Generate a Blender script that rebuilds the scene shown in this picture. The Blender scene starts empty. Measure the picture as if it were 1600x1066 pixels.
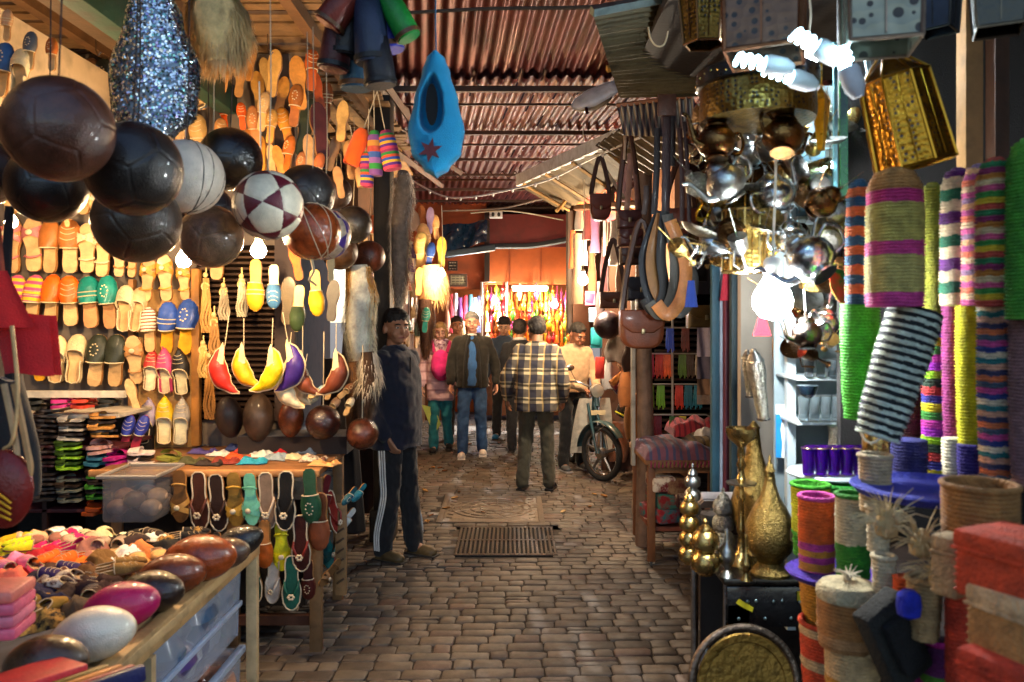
import bpy, bmesh, math, random
from mathutils import Vector as V, Matrix as M4, Euler, Quaternion, noise as NZ
random.seed(7)
R = math.radians
PI = math.pi
SC = bpy.context.scene
COL = SC.collection
# ---------------------------------------------------------------- camera, sky, sun, exposure
FPX, HZ, CX, CZ = 1244.0, 497.0, 800.0, 1.7
cam_d = bpy.data.cameras.new('camera'); cam = bpy.data.objects.new('camera', cam_d); COL.objects.link(cam)
cam.location = (0, 0, CZ); cam.rotation_euler = (R(90), 0, 0)
cam_d.sensor_width = 36; cam_d.lens = FPX / 1600 * 36; cam_d.shift_y = -36 / 1600
cam_d.clip_end = 500; cam_d.clip_start = 0.05
cam_d.dof.use_dof = True; cam_d.dof.focus_distance = 7.0; cam_d.dof.aperture_fstop = 4.0
SC.camera = cam
W = bpy.data.worlds.new('World'); SC.world = W; W.use_nodes = True
nt = W.node_tree; sky = nt.nodes.new('ShaderNodeTexSky'); sky.sky_type = 'NISHITA'
sky.sun_disc = False; sky.sun_elevation = R(50); sky.sun_rotation = R(4)
nt.links.new(sky.outputs[0], nt.nodes['Background'].inputs[0]); nt.nodes['Background'].inputs[1].default_value = 0.15
sun_d = bpy.data.lights.new('sun', 'SUN'); sun_d.energy = 3.0; sun_d.angle = R(1.0); sun_d.color = (1, .94, .86)
sun = bpy.data.objects.new('sun', sun_d); COL.objects.link(sun)
sun.rotation_euler = (R(-40), 0, R(4)); sun.location = (0, 5, 20)
SC.view_settings.view_transform = 'Standard'; SC.view_settings.look = 'None'
SC.view_settings.gamma = 1; SC.view_settings.use_curve_mapping = False
SC.view_settings.exposure = 1.2
SC.cycles.max_bounces = 8; SC.cycles.diffuse_bounces = 4; SC.cycles.glossy_bounces = 3
SC.cycles.transmission_bounces = 5; SC.cycles.transparent_max_bounces = 8
SC.cycles.sample_clamp_indirect = 6; SC.cycles.use_denoising = True
LAMP = 1.0
# ---------------------------------------------------------------- helpers
def P(px, py, d): return V(((px - CX) / FPX * d, d, CZ - (py - HZ) / FPX * d))
def S(p, d): return p / FPX * d
def lin(c):
    if isinstance(c, str):
        c = c.lstrip('#'); c = [int(c[i:i+2], 16) / 255 for i in (0, 2, 4)]
        c = [x / 12.92 if x <= .04045 else ((x + .055) / 1.055) ** 2.4 for x in c]
    return (c[0], c[1], c[2], 1)
MATS = {}
def mat(col, rough=.6, metal=0, var=.25, vs=6, bump=.15, bs=60, coat=0, sheen=0, emis=0, trans=0, alpha=1, col2=None, name=None, wave=None, spec=None, dirt=0):
    """principled surface with noise-driven colour variation and bump"""
    key = (str(col), rough, metal, var, vs, bump, bs, coat, sheen, emis, trans, alpha, str(col2), name, str(wave), spec, dirt)
    if key in MATS: return MATS[key]
    m = bpy.data.materials.new(name or 'surface'); m.use_nodes = True; MATS[key] = m
    n = m.node_tree.nodes; L = m.node_tree.links; b = n['Principled BSDF']
    c = lin(col); b.inputs['Roughness'].default_value = rough; b.inputs['Metallic'].default_value = metal
    b.inputs['Coat Weight'].default_value = coat; b.inputs['Coat Roughness'].default_value = .12
    b.inputs['Sheen Weight'].default_value = sheen; b.inputs['Transmission Weight'].default_value = trans
    b.inputs['Alpha'].default_value = alpha
    if spec is not None: b.inputs['Specular IOR Level'].default_value = spec
    if emis:
        b.inputs['Emission Color'].default_value = c; b.inputs['Emission Strength'].default_value = emis
        b.inputs['Base Color'].default_value = c; return m
    tc = n.new('ShaderNodeTexCoord')
    oi = n.new('ShaderNodeObjectInfo')
    add = n.new('ShaderNodeVectorMath'); add.operation = 'ADD'
    L.new(tc.outputs['Object'], add.inputs[0])
    sc_ = n.new('ShaderNodeVectorMath'); sc_.operation = 'SCALE'; sc_.inputs[3].default_value = 37
    cmb = n.new('ShaderNodeCombineXYZ'); L.new(oi.outputs['Random'], cmb.inputs[0]); L.new(oi.outputs['Random'], cmb.inputs[1])
    L.new(cmb.outputs[0], sc_.inputs[0]); L.new(sc_.outputs[0], add.inputs[1])
    nz = n.new('ShaderNodeTexNoise'); nz.inputs['Scale'].default_value = vs; nz.inputs['Detail'].default_value = 6
    nz.inputs['Roughness'].default_value = .65
    L.new(add.outputs[0], nz.inputs['Vector'])
    rp = n.new('ShaderNodeValToRGB'); L.new(nz.outputs[0], rp.inputs[0])
    if col2 is not None:
        rp.color_ramp.elements[0].position = .42; rp.color_ramp.elements[1].position = .58
        rp.color_ramp.elements[0].color = c; rp.color_ramp.elements[1].color = lin(col2)
    else:
        rp.color_ramp.elements[0].position = .3; rp.color_ramp.elements[1].position = .72
        rp.color_ramp.elements[0].color = [x * (1 - var) for x in c[:3]] + [1]
        rp.color_ramp.elements[1].color = [min(1, x * (1 + var * .8) + var * .01) for x in c[:3]] + [1]
    out = rp.outputs[0]
    if wave:   # (axis, scale, colour, width, distortion): bands of a second colour
        ax, wsc, wc, wd, wdis = wave
        wv = n.new('ShaderNodeTexWave'); wv.bands_direction = ax; wv.inputs['Scale'].default_value = wsc
        wv.inputs['Distortion'].default_value = wdis; L.new(tc.outputs['Object'], wv.inputs['Vector'])
        st = n.new('ShaderNodeMath'); st.operation = 'LESS_THAN'; st.inputs[1].default_value = wd
        L.new(wv.outputs[1], st.inputs[0])
        mx = n.new('ShaderNodeMix'); mx.data_type = 'RGBA'; L.new(st.outputs[0], mx.inputs[0])
        L.new(out, mx.inputs[6]); mx.inputs[7].default_value = lin(wc); out = mx.outputs[2]
    if dirt:
        n3 = n.new('ShaderNodeTexNoise'); n3.inputs['Scale'].default_value = vs * 2.7; n3.inputs['Detail'].default_value = 8
        L.new(add.outputs[0], n3.inputs['Vector'])
        r3 = n.new('ShaderNodeValToRGB'); r3.color_ramp.elements[0].position = .5; r3.color_ramp.elements[1].position = .7
        L.new(n3.outputs[0], r3.inputs[0])
        mlt = n.new('ShaderNodeMath'); mlt.operation = 'MULTIPLY'; mlt.inputs[1].default_value = dirt; L.new(r3.outputs[0], mlt.inputs[0])
        m3 = n.new('ShaderNodeMix'); m3.data_type = 'RGBA'; L.new(mlt.outputs[0], m3.inputs[0])
        L.new(out, m3.inputs[6]); m3.inputs[7].default_value = (.02, .014, .01, 1); out = m3.outputs[2]
    L.new(out, b.inputs['Base Color'])
    if bump:
        n2 = n.new('ShaderNodeTexNoise'); n2.inputs['Scale'].default_value = bs; n2.inputs['Detail'].default_value = 5
        L.new(add.outputs[0], n2.inputs['Vector'])
        bp = n.new('ShaderNodeBump'); bp.inputs['Strength'].default_value = bump; bp.inputs['Distance'].default_value = .01
        L.new(n2.outputs[0], bp.inputs['Height']); L.new(bp.outputs[0], b.inputs['Normal'])
        mr = n.new('ShaderNodeMapRange'); mr.inputs[3].default_value = max(.03, rough - .12); mr.inputs[4].default_value = min(1, rough + .15)
        L.new(nz.outputs[0], mr.inputs[0]); L.new(mr.outputs[0], b.inputs['Roughness'])
    return m
def leather(c, rough=.46, **k): return mat(c, rough=rough, var=.38, vs=11, bump=.22, bs=120, coat=.06, spec=.35, name='leather', **k)
def cloth(c, **k):
    a = dict(rough=.92, var=.22, vs=14, bump=.35, bs=220, sheen=.15, name='cloth'); a.update(k); return mat(c, **a)
def wood(c, **k):
    a = dict(rough=.6, var=.35, vs=5, bump=.25, bs=45, name='wood', dirt=.35); a.update(k); return mat(c, **a)
def metal_(c, rough=.28, **k):
    a = dict(metal=1, var=.25, vs=20, bump=.12, bs=90, name='metal'); a.update(k); return mat(c, rough=rough, **a)
def wall_(c, **k):
    a = dict(rough=.9, var=.18, vs=2.2, bump=.2, bs=25, name='plaster', dirt=.25); a.update(k); return mat(c, **a)
def pierced(c, sc=60, rough=.3, hole='#0c0806', th=.3, rep=None):
    """sheet metal with punched holes and embossed dots"""
    key = ('pierced', c, sc, rough, hole, th)
    if key in MATS: return MATS[key]
    m = bpy.data.materials.new('pierced_metal'); m.use_nodes = True; MATS[key] = m; n = m.node_tree.nodes; L = m.node_tree.links; b = n['Principled BSDF']
    tc = n.new('ShaderNodeTexCoord'); vo = n.new('ShaderNodeTexVoronoi'); vo.inputs['Scale'].default_value = sc; vo.inputs['Randomness'].default_value = .55; L.new(tc.outputs['Object'], vo.inputs['Vector'])
    nz = n.new('ShaderNodeTexNoise'); nz.inputs['Scale'].default_value = 14; L.new(tc.outputs['Object'], nz.inputs[0])
    lt = n.new('ShaderNodeMath'); lt.operation = 'LESS_THAN'; lt.inputs[1].default_value = th; L.new(vo.outputs['Distance'], lt.inputs[0])
    rp = n.new('ShaderNodeValToRGB'); rp.color_ramp.elements[0].position = .3; rp.color_ramp.elements[1].position = .7; cc = lin(c); rp.color_ramp.elements[0].color = [x * .5 for x in cc[:3]] + [1]; rp.color_ramp.elements[1].color = cc; L.new(nz.outputs[0], rp.inputs[0])
    mx = n.new('ShaderNodeMix'); mx.data_type = 'RGBA'; L.new(lt.outputs[0], mx.inputs[0]); L.new(rp.outputs[0], mx.inputs[6]); mx.inputs[7].default_value = lin(hole); L.new(mx.outputs[2], b.inputs['Base Color'])
    iv = n.new('ShaderNodeMath'); iv.operation = 'SUBTRACT'; iv.inputs[0].default_value = 1; L.new(lt.outputs[0], iv.inputs[1]); L.new(iv.outputs[0], b.inputs['Metallic'])
    mr = n.new('ShaderNodeMapRange'); mr.inputs[3].default_value = rough - .08; mr.inputs[4].default_value = rough + .2; L.new(nz.outputs[0], mr.inputs[0]); L.new(mr.outputs[0], b.inputs['Roughness'])
    bp = n.new('ShaderNodeBump'); bp.inputs['Strength'].default_value = .6; bp.inputs['Distance'].default_value = .004; L.new(vo.outputs['Distance'], bp.inputs['Height']); L.new(bp.outputs[0], b.inputs['Normal'])
    return m
def straw(c): return mat(c, rough=.85, var=.42, vs=38, bump=.9, bs=150, name='raffia', dirt=.12)

class MB:
    """collects geometry; build() links it as ONE mesh object"""
    def __init__(s): s.v = []; s.f = []; s.mi = []
    def add(s, vs, fs, m=0, X=None):
        o = len(s.v)
        s.v += [tuple(X @ V(v)) if X is not None else tuple(v) for v in vs]
        s.f += [tuple(i + o for i in f) for f in fs]; s.mi += ([m] * len(fs) if isinstance(m, int) else list(m))
        return s
    def box(s, c, d, rot=(0, 0, 0), m=0, X=None, b=0):
        x, y, z = d[0] / 2, d[1] / 2, d[2] / 2
        T = M4.Translation(V(c)) @ Euler([R(a) for a in rot]).to_matrix().to_4x4()
        if X is not None: T = X @ T
        if not b:
            vs = [(i * x, j * y, k * z) for i in (-1, 1) for j in (-1, 1) for k in (-1, 1)]
            return s.add(vs, [(0, 1, 3, 2), (4, 6, 7, 5), (0, 4, 5, 1), (2, 3, 7, 6), (0, 2, 6, 4), (1, 5, 7, 3)], m, T)
        b = min(b, x * .9, y * .9, z * .9); bm = bmesh.new(); bmesh.ops.create_cube(bm, size=1)
        for v in bm.verts: v.co = V((v.co.x * 2 * x, v.co.y * 2 * y, v.co.z * 2 * z))
        bmesh.ops.bevel(bm, geom=bm.edges[:], offset=b, segments=2, affect='EDGES', profile=.5)
        vs = [tuple(v.co) for v in bm.verts]; fs = [tuple(v.index for v in f.verts) for f in bm.faces]; bm.free()
        return s.add(vs, fs, m, T)
    def grid(s, fn, nu, nv, m=0, cu=False, cv=False, X=None, capu=False):
        vs = [fn(i / (nu if cu else nu - 1), j / (nv if cv else nv - 1)) for j in range(nv) for i in range(nu)]
        fs = []
        for j in range(nv if cv else nv - 1):
            for i in range(nu if cu else nu - 1):
                a = j * nu + i; b_ = j * nu + (i + 1) % nu; j2 = ((j + 1) % nv) * nu
                fs.append((a, b_, j2 + (i + 1) % nu, j2 + i))
        if capu: fs += [tuple(range(nu - 1, -1, -1)), tuple((nv - 1) * nu + i for i in range(nu))]
        return s.add(vs, fs, m, X)
    def lathe(s, prof, n=24, m=0, X=None, mats=None):
        vs = []; fs = []; ms = []
        for r, z in prof:
            for i in range(n): a = 2 * PI * i / n; vs.append((r * math.cos(a), r * math.sin(a), z))
        for j in range(len(prof) - 1):
            for i in range(n):
                k = (i + 1) % n; fs.append((j * n + i, j * n + k, (j + 1) * n + k, (j + 1) * n + i)); ms.append(mats[j] if mats else m)
        if prof[0][0] > 1e-4: fs.append(tuple(range(n - 1, -1, -1))); ms.append(mats[0] if mats else m)
        if prof[-1][0] > 1e-4: fs.append(tuple((len(prof) - 1) * n + i for i in range(n))); ms.append(mats[-1] if mats else m)
        return s.add(vs, fs, ms, X)
    def ell(s, c, r, rot=(0, 0, 0), m=0, n=16, k=10, X=None):
        T = M4.Translation(V(c)) @ Euler([R(a) for a in rot]).to_matrix().to_4x4()
        if X is not None: T = X @ T
        rx, ry, rz = (r, r, r) if isinstance(r, (int, float)) else r
        return s.lathe([(max(1e-5, math.sin(PI * i / k)), -math.cos(PI * i / k)) for i in range(k + 1)], n, m, T @ M4.Diagonal((rx, ry, rz, 1)))
    def tube(s, pts, r, n=8, m=0, flat=1, X=None, closed=False, up=None):
        pts = [V(p) for p in pts]; N = len(pts)
        rs = [r] * N if isinstance(r, (int, float)) else list(r)
        vs = []; fs = []; prev = None
        for i, p in enumerate(pts):
            a = pts[(i - 1) % N] if (i or closed) else p; b_ = pts[(i + 1) % N] if (i < N - 1 or closed) else p
            t = (b_ - a); t = t.normalized() if t.length > 1e-9 else V((0, 0, 1))
            if prev is None:
                u = V(up) if up else (V((0, 0, 1)) if abs(t.z) < .9 else V((1, 0, 0)))
            else: u = prev
            u = (u - t * u.dot(t)); u = u.normalized() if u.length > 1e-6 else t.orthogonal().normalized()
            prev = u; w = t.cross(u)
            for k in range(n):
                A = 2 * PI * k / n; vs.append(tuple(p + (u * math.cos(A) * flat + w * math.sin(A)) * rs[i]))
        for i in range(N if closed else N - 1):
            for k in range(n):
                k2 = (k + 1) % n; i2 = (i + 1) % N
                fs.append((i * n + k, i * n + k2, i2 * n + k2, i2 * n + k))
        if not closed: fs += [tuple(range(n - 1, -1, -1)), tuple((N - 1) * n + k for k in range(n))]
        return s.add(vs, fs, m, X)
    def prism(s, out, t, m=0, X=None, inset=0, h=0):
        """outline in XZ extruded along Y by t; optional pillowed front"""
        n = len(out); cx = sum(p[0] for p in out) / n; cz = sum(p[1] for p in out) / n
        rings = [[(x, t / 2, z) for x, z in out], [(x, -t / 2, z) for x, z in out]]
        if inset:
            for q in (.35, .7, 1):
                k = 1 - inset * q
                rings.append([(cx + (x - cx) * k, -t / 2 - h * math.sin(q * PI / 2), cz + (z - cz) * k) for x, z in out])
        vs = [v for r_ in rings for v in r_]; fs = []
        for j in range(len(rings) - 1):
            for i in range(n): k = (i + 1) % n; fs.append((j * n + i, (j + 1) * n + i, (j + 1) * n + k, j * n + k))
        fs += [tuple(range(n)), tuple((len(rings) - 1) * n + i for i in range(n - 1, -1, -1))]
        return s.add(vs, fs, m, X)
    def mesh(s, name, sharp=38, recalc=True):
        me = bpy.data.meshes.new(name); me.from_pydata(s.v, [], s.f); me.polygons.foreach_set('material_index', s.mi)
        if recalc:
            bm = bmesh.new(); bm.from_mesh(me); bmesh.ops.recalc_face_normals(bm, faces=bm.faces); bm.to_mesh(me); bm.free()
        me.polygons.foreach_set('use_smooth', [True] * len(me.polygons))
        if sharp: me.set_sharp_from_angle(angle=R(sharp))
        return me
    def build(s, name, mats, parent=None, loc=(0, 0, 0), rot=(0, 0, 0), sharp=38, **k):
        me = s.mesh(name, sharp)
        return place(name, me, mats, parent, loc, rot, **k)
def place(name, me, mats, parent=None, loc=(0, 0, 0), rot=(0, 0, 0), scale=1, X=None, **tags):
    """an object on shared mesh data, with its own materials"""
    o = bpy.data.objects.new(name, me); COL.objects.link(o)
    if not isinstance(mats, (list, tuple)): mats = [mats]
    nsl = max(len(mats), 1)
    while len(me.materials) < nsl: me.materials.append(None)
    for i, m in enumerate(mats):
        o.material_slots[i].link = 'OBJECT'; o.material_slots[i].material = m
    if parent: o.parent = parent
    if X is not None: o.matrix_basis = X
    else:
        o.location = loc; o.rotation_euler = [R(a) for a in rot]
        o.scale = (scale,) * 3 if isinstance(scale, (int, float)) else scale
    if tags: tag(o, **tags)
    return o
LABELS = {}
def tag(o, label=None, cat=None, group=None, kind=None):
    if label:
        if label in LABELS and not group: print('DUP LABEL', label)
        LABELS[label] = 1; o['label'] = label
    if cat: o['category'] = cat
    if group: o['group'] = group
    if kind: o['kind'] = kind
    return o
def thing(name, label, cat, loc=(0, 0, 0), rot=(0, 0, 0), group=None, scale=1):
    o = bpy.data.objects.new(name, None); COL.objects.link(o); o.empty_display_size = .1
    o.location = loc; o.rotation_euler = [R(a) for a in rot]; o.scale = (scale,) * 3 if isinstance(scale, (int, float)) else scale
    return tag(o, label, cat, group)
def arc(c, r, a0, a1, n, plane='xz'):
    o = []
    for i in range(n):
        a = R(a0 + (a1 - a0) * i / (n - 1)); o.append((c[0] + r * math.cos(a), c[1], c[2] + r * math.sin(a)) if plane == 'xz' else (c[0] + r * math.cos(a), c[1] + r * math.sin(a), c[2]))
    return o
def lerp(a, b, t): return a + (b - a) * t
def interp(tab, t):
    for (a, x), (b, y) in zip(tab, tab[1:]):
        if t <= b:
            q = (t - a) / (b - a) if b > a else 0; q = q * q * (3 - 2 * q); return x + (y - x) * q
    return tab[-1][1]
def smooth_path(pts, k=6):
    """Catmull-Rom through points"""
    pts = [V(p) for p in pts]; o = []
    for i in range(len(pts) - 1):
        p0 = pts[max(i - 1, 0)]; p1 = pts[i]; p2 = pts[i + 1]; p3 = pts[min(i + 2, len(pts) - 1)]
        for j in range(k):
            t = j / k; o.append(.5 * ((2 * p1) + (p2 - p0) * t + (2 * p0 - 5 * p1 + 4 * p2 - p3) * t * t + (3 * p1 - p0 - 3 * p2 + p3) * t ** 3))
    return o + [pts[-1]]
BLACK = cloth('#101012'); GOLD = metal_('#b89a5e', .26, bump=.25); BRASS = metal_('#a08448', .3, bump=.3); SILVER = metal_('#a9aaa6', .3, bump=.25, bs=60, dirt=.4); CHROME = metal_('#b4b8ba', .22, bump=.15, bs=40, dirt=.3)
ROPE = mat('#b9a98c', rough=.9, name='string'); DARKW = wood('#2b1a12'); TANW = wood('#a9743f'); BROWNW = wood('#6b3f22')
# ---------------------------------------------------------------- ground and paving
def tint_mat(name, base, rough=.7, bump=.35, bs=30):
    m = bpy.data.materials.new(name); m.use_nodes = True; n = m.node_tree.nodes; L = m.node_tree.links; b = n['Principled BSDF']
    at = n.new('ShaderNodeAttribute'); at.attribute_name = 'tint'
    tc = n.new('ShaderNodeTexCoord'); nz = n.new('ShaderNodeTexNoise'); nz.inputs['Scale'].default_value = 9; nz.inputs['Detail'].default_value = 8
    nz.inputs['Roughness'].default_value = .7
    L.new(tc.outputs['Object'], nz.inputs[0]); mr = n.new('ShaderNodeMapRange'); mr.inputs[1].default_value = .3; mr.inputs[2].default_value = .7
    mr.inputs[3].default_value = .68; mr.inputs[4].default_value = 1.35; L.new(nz.outputs[0], mr.inputs[0])
    n5 = n.new('ShaderNodeTexNoise'); n5.inputs['Scale'].default_value = .9; n5.inputs['Detail'].default_value = 3; L.new(tc.outputs['Object'], n5.inputs[0])
    m5 = n.new('ShaderNodeMapRange'); m5.inputs[1].default_value = .3; m5.inputs[2].default_value = .7; m5.inputs[3].default_value = .72; m5.inputs[4].default_value = 1.3; L.new(n5.outputs[0], m5.inputs[0])
    mm = n.new('ShaderNodeMath'); mm.operation = 'MULTIPLY'; L.new(mr.outputs[0], mm.inputs[0]); L.new(m5.outputs[0], mm.inputs[1])
    mx = n.new('ShaderNodeVectorMath'); mx.operation = 'SCALE'; L.new(at.outputs['Color'], mx.inputs[0]); L.new(mm.outputs[0], mx.inputs[3])
    L.new(mx.outputs[0], b.inputs['Base Color'])
    r2 = n.new('ShaderNodeMapRange'); r2.inputs[3].default_value = rough + .15; r2.inputs[4].default_value = rough - .25; L.new(nz.outputs[0], r2.inputs[0]); L.new(r2.outputs[0], b.inputs['Roughness'])
    n2 = n.new('ShaderNodeTexNoise'); n2.inputs['Scale'].default_value = bs; n2.inputs['Detail'].default_value = 6; L.new(tc.outputs['Object'], n2.inputs[0])
    bp = n.new('ShaderNodeBump'); bp.inputs['Strength'].default_value = bump; bp.inputs['Distance'].default_value = .006; L.new(n2.outputs[0], bp.inputs['Height']); L.new(bp.outputs[0], b.inputs['Normal'])
    return m
g = MB(); g.box((0, 100, -.049), (400, 400, .08)); o = g.build('ground', mat('#30251d', rough=.95, var=.4, vs=3, bump=.6, bs=50, name='dirt')); tag(o, kind='structure')
rnd = random.Random(3)
pv = MB(); tints = []
COVERS = [(-.62, .26, 6.63, 7.55), (-.42, .33, 5.66, 6.48)]
y = 2.2
while y < 14:
    h = rnd.uniform(.086, .108) * (1 + .02 * max(0, 8 - y) / 8); x = -3.2 + rnd.uniform(0, .2)
    while x < 2.3:
        w = rnd.choice([.1, .15, .17, .18, .16, .19, .2, .14]) * rnd.uniform(.92, 1.06)
        cx, cy = x + w / 2, y + h / 2 + .012 * math.sin(x * 2.1) + .03 * x
        x += w
        if any(a - .05 < cx < b and c - .02 < cy < d + .02 for a, b, c, d in COVERS): continue
        parts = [(cx, cy, w, h)]
        if rnd.random() < .07: parts = [(cx, cy - h / 4, w, h / 2), (cx, cy + h / 4, w, h / 2)]
        for px_, py_, pw, ph in parts:
            g_ = .0045; a, b_ = pw / 2 - g_, ph / 2 - g_; c = min(.009, b_ * .4); dz = rnd.gauss(0, .0018); tx, ty = rnd.gauss(0, .007), rnd.gauss(0, .009)
            base = [(-a + c, -b_), (a - c, -b_), (a, -b_ + c), (a, b_ - c), (a - c, b_), (-a + c, b_), (-a, b_ - c), (-a, -b_ + c)]
            base = [(u + rnd.gauss(0, .0022), v + rnd.gauss(0, .0022)) for u, v in base]
            vs = []
            for k, zz in ((1, -.02), (1, -.0015), (.86, .0025)):
                for u, v in base:
                    uu = u * k if k == 1 else u - math.copysign(min(.005, abs(u)), u); vv = v if k == 1 else v - math.copysign(min(.004, abs(v)), v)
                    vs.append((px_ + uu, py_ + vv, zz + dz + (tx * uu + ty * vv if zz > -.01 else 0)))
            fs = [(j * 8 + i, j * 8 + (i + 1) % 8, (j + 1) * 8 + (i + 1) % 8, (j + 1) * 8 + i) for j in (0, 1) for i in range(8)] + [tuple(range(16, 24))]
            pv.add(vs, fs)
            t = rnd.random(); br = rnd.uniform(.72, 1.22)
            base_c = (.092, .07, .053) if t < .6 else (.105, .086, .068) if t < .82 else (.098, .064, .05) if t < .92 else (.065, .047, .038)
            tints += [tuple(q * br for q in base_c)] * len(fs)
    y += h
me = pv.mesh('paving', sharp=50, recalc=False)
ca = me.color_attributes.new('tint', 'FLOAT_COLOR', 'CORNER'); buf = []
for p, t in zip(me.polygons, tints): buf += [t[0], t[1], t[2], 1] * len(p.vertices)
ca.data.foreach_set('color', buf)
tag(place('paving', me, tint_mat('brick_paver', None)), kind='structure')
# manhole plate and drain grate
cast = metal_('#574e48', .55, bump=.6, name='cast_iron', dirt=.4)
x0, x1, y0, y1 = COVERS[0]; c = MB(); cx, cy = (x0 + x1) / 2, (y0 + y1) / 2; w, h = x1 - x0 - .06, y1 - y0 - .04
t = thing('manhole_cover', 'pale rectangular manhole cover with a worn round relief in the paving', 'manhole cover', (cx, cy, 0))
f = MB()
for sx in (-1, 1): f.box((sx * (w / 2 + .02), 0, -.002), (.05, h + .09, .018), b=.004)
for sy in (-1, 1): f.box((0, sy * (h / 2 + .02), -.002), (w - .01, .05, .018), b=.004)
f.build('frame', mat('#64574a', rough=.75, bump=.6, name='concrete'), t)
c.box((0, 0, -.006), (w - .012, h - .012, .02), b=.004)
for r_ in (.1, .19, .28, .35): c.tube(arc((0, 0, .004), r_, 0, 352, 40, 'xy'), .008, n=5, closed=True)
for k in range(12):
    a = 2 * PI * k / 12; c.tube([(.1 * math.cos(a), .1 * math.sin(a), .004), (.35 * math.cos(a + .4), .35 * math.sin(a + .4), .004)], .007, n=5)
for sx in (-1, 1):
    for i in range(7): c.tube([(sx * w * .4, -h * .4 + i * h * .13, .004), (sx * w * .46, -h * .36 + i * h * .13, .004)], .007, n=5)
c.build('plate', mat('#6e6154', rough=.5, metal=.3, bump=.8, bs=30, dirt=.4, name='worn_iron'), t)
x0, x1, y0, y1 = COVERS[1]; cx, cy = (x0 + x1) / 2, (y0 + y1) / 2; w, h = x1 - x0, y1 - y0 - .04; c = MB()
t = thing('drain_grate', 'iron drain grate of parallel slots in the paving nearest the camera', 'drain grate', (cx, cy, 0))
for i in range(3): c.box((0, -h / 2 + .02 + i * (h - .04) / 2, .002), (w, .035, .016), b=.004)
for i in range(23): c.box((-w / 2 + .015 + i * (w - .03) / 22, 0, .003), (.018, h - .01, .014), b=.003)
c.build('bars', cast, t)
f = MB(); f.box((0, 0, -.012), (w + .22, h + .2, .012)); f.box((0, .94, -.012), (w + .34, h + .42, .012)); f.build('concrete_surround', mat('#3d342c', rough=.9, bump=.7, bs=30, dirt=.3, name='concrete'), t)
f = MB(); f.box((0, 0, -.004), (w, h, .006)); f.build('pit', mat('#0c0907', rough=1, name='dirt'), t)
# ---------------------------------------------------------------- corrugated roof on purlins
ROOFM = mat('#5f2521', rough=.42, metal=.4, var=.45, vs=3, bump=.2, bs=30, dirt=.45, name='painted_sheet')
rt = thing('corrugated_roof', 'rusty red corrugated sheet roof spanning the alley with daylight slits', 'roof', (0, 8, 3.6))
def roof(y0, y1, zf, x0, x1, ny, name, holes, seed):
    rr = random.Random(seed); pitch = .092; ns = 6; nx = int((x1 - x0) / pitch * ns)
    vs = []; fs = []
    for j in range(ny + 1):
        yy = y0 + (y1 - y0) * j / ny
        for i in range(nx + 1):
            xx = x0 + i * pitch / ns - .1125 * (yy - 6.4)
            vs.append((xx, yy - 8, zf(yy) - 3.6 + .016 * math.sin(2 * PI * i / ns) + .006 * math.sin(xx * 3 + yy)))
    gone = set()
    for _ in range(holes):
        i = rr.randrange(nx); j = rr.randrange(ny)
        i -= i % ns
        for q in range(rr.choice([1, 1, 2, 3])): gone.add((i + 1, min(ny - 1, j + q)))
    for j in range(ny):
        for i in range(nx):
            if (i, j) in gone: continue
            a = j * (nx + 1) + i; fs.append((a, a + 1, a + nx + 2, a + nx + 1))
    m = MB(); m.add(vs, fs); o = m.build(name, ROOFM, rt, sharp=0)
    return o
roof(1.5, 6.5, lambda y: 3.62 + .18 * (6.44 - y), -4.2, 4, 36, 'roof_sheet', 14, 4)  # unseen near stretch added to cut sky light on the front stalls
roof(6.3, 14.6, lambda y: 3.6, -4.2, 4, 60, 'roof_sheet', 420, 5)
for yy, th, zz in ((6.44, .045, 3.56), (7.96, .04, 3.56), (6.9, .018, 3.56), (8.5, .02, 3.56), (9.3, .03, 3.56), (10.3, .03, 3.56), (11.4, .035, 3.55), (12.5, .03, 3.55), (13.3, .03, 3.55), (4.75, .03, 3.9)):
    b_ = MB(); b_.box((-.2, yy - 8, zz - 3.6 - .01), (7.6, th, th)); b_.build('purlin', wood('#40261d'), rt)
b_ = MB()
for i in range(36):   # lattice of the truss web
    x = -3 + i * .16; b_.tube([(x, 2.0 - .04, -.06), (x + .08, 2.0 - .04, -.16), (x + .16, 2.0 - .04, -.06)], .006, n=4)
b_.tube([(-3, 1.96, -.17), (2.8, 1.96, -.17)], .012, n=6); b_.build('truss', metal_('#4a332a', .6), rt)
# ---------------------------------------------------------------- enclosing walls of the souk
def wall(name, label, c, d, m, cat='wall'):
    b_ = MB(); b_.box((0, 0, d[2] / 2), d); return b_.build(name, m, loc=(c[0], c[1], c[2] - d[2] / 2), label=label, cat=cat)
wall('side_wall', 'dark plaster side wall behind the left stalls', (-3.5, 6.5, 2.05), (.15, 17, 4.1), wall_('#5d4636'))
wall('side_wall', 'dark side wall behind the right hand stalls', (2.75, 7, 2.05), (.15, 15, 4.1), wall_('#4a3629'))
t = thing('left_arcade_wall', 'ochre lit wall running back behind the left stalls beyond the pillar', 'wall', (-1.5, 10.45, 0))
b_ = MB(); b_.box((0, 0, 1.65), (.12, 6.0, 3.3)); b_.build('wall', wall_('#6a4a34'), t)
t = thing('right_arcade_wall', 'brown wall of the shops on the right beyond the leather stall', 'wall', (1.55, 10.4, 0))
b_ = MB(); b_.box((0, 0, 1.65), (.12, 6.2, 3.3)); b_.build('wall', wall_('#7a5238'), t)
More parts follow.
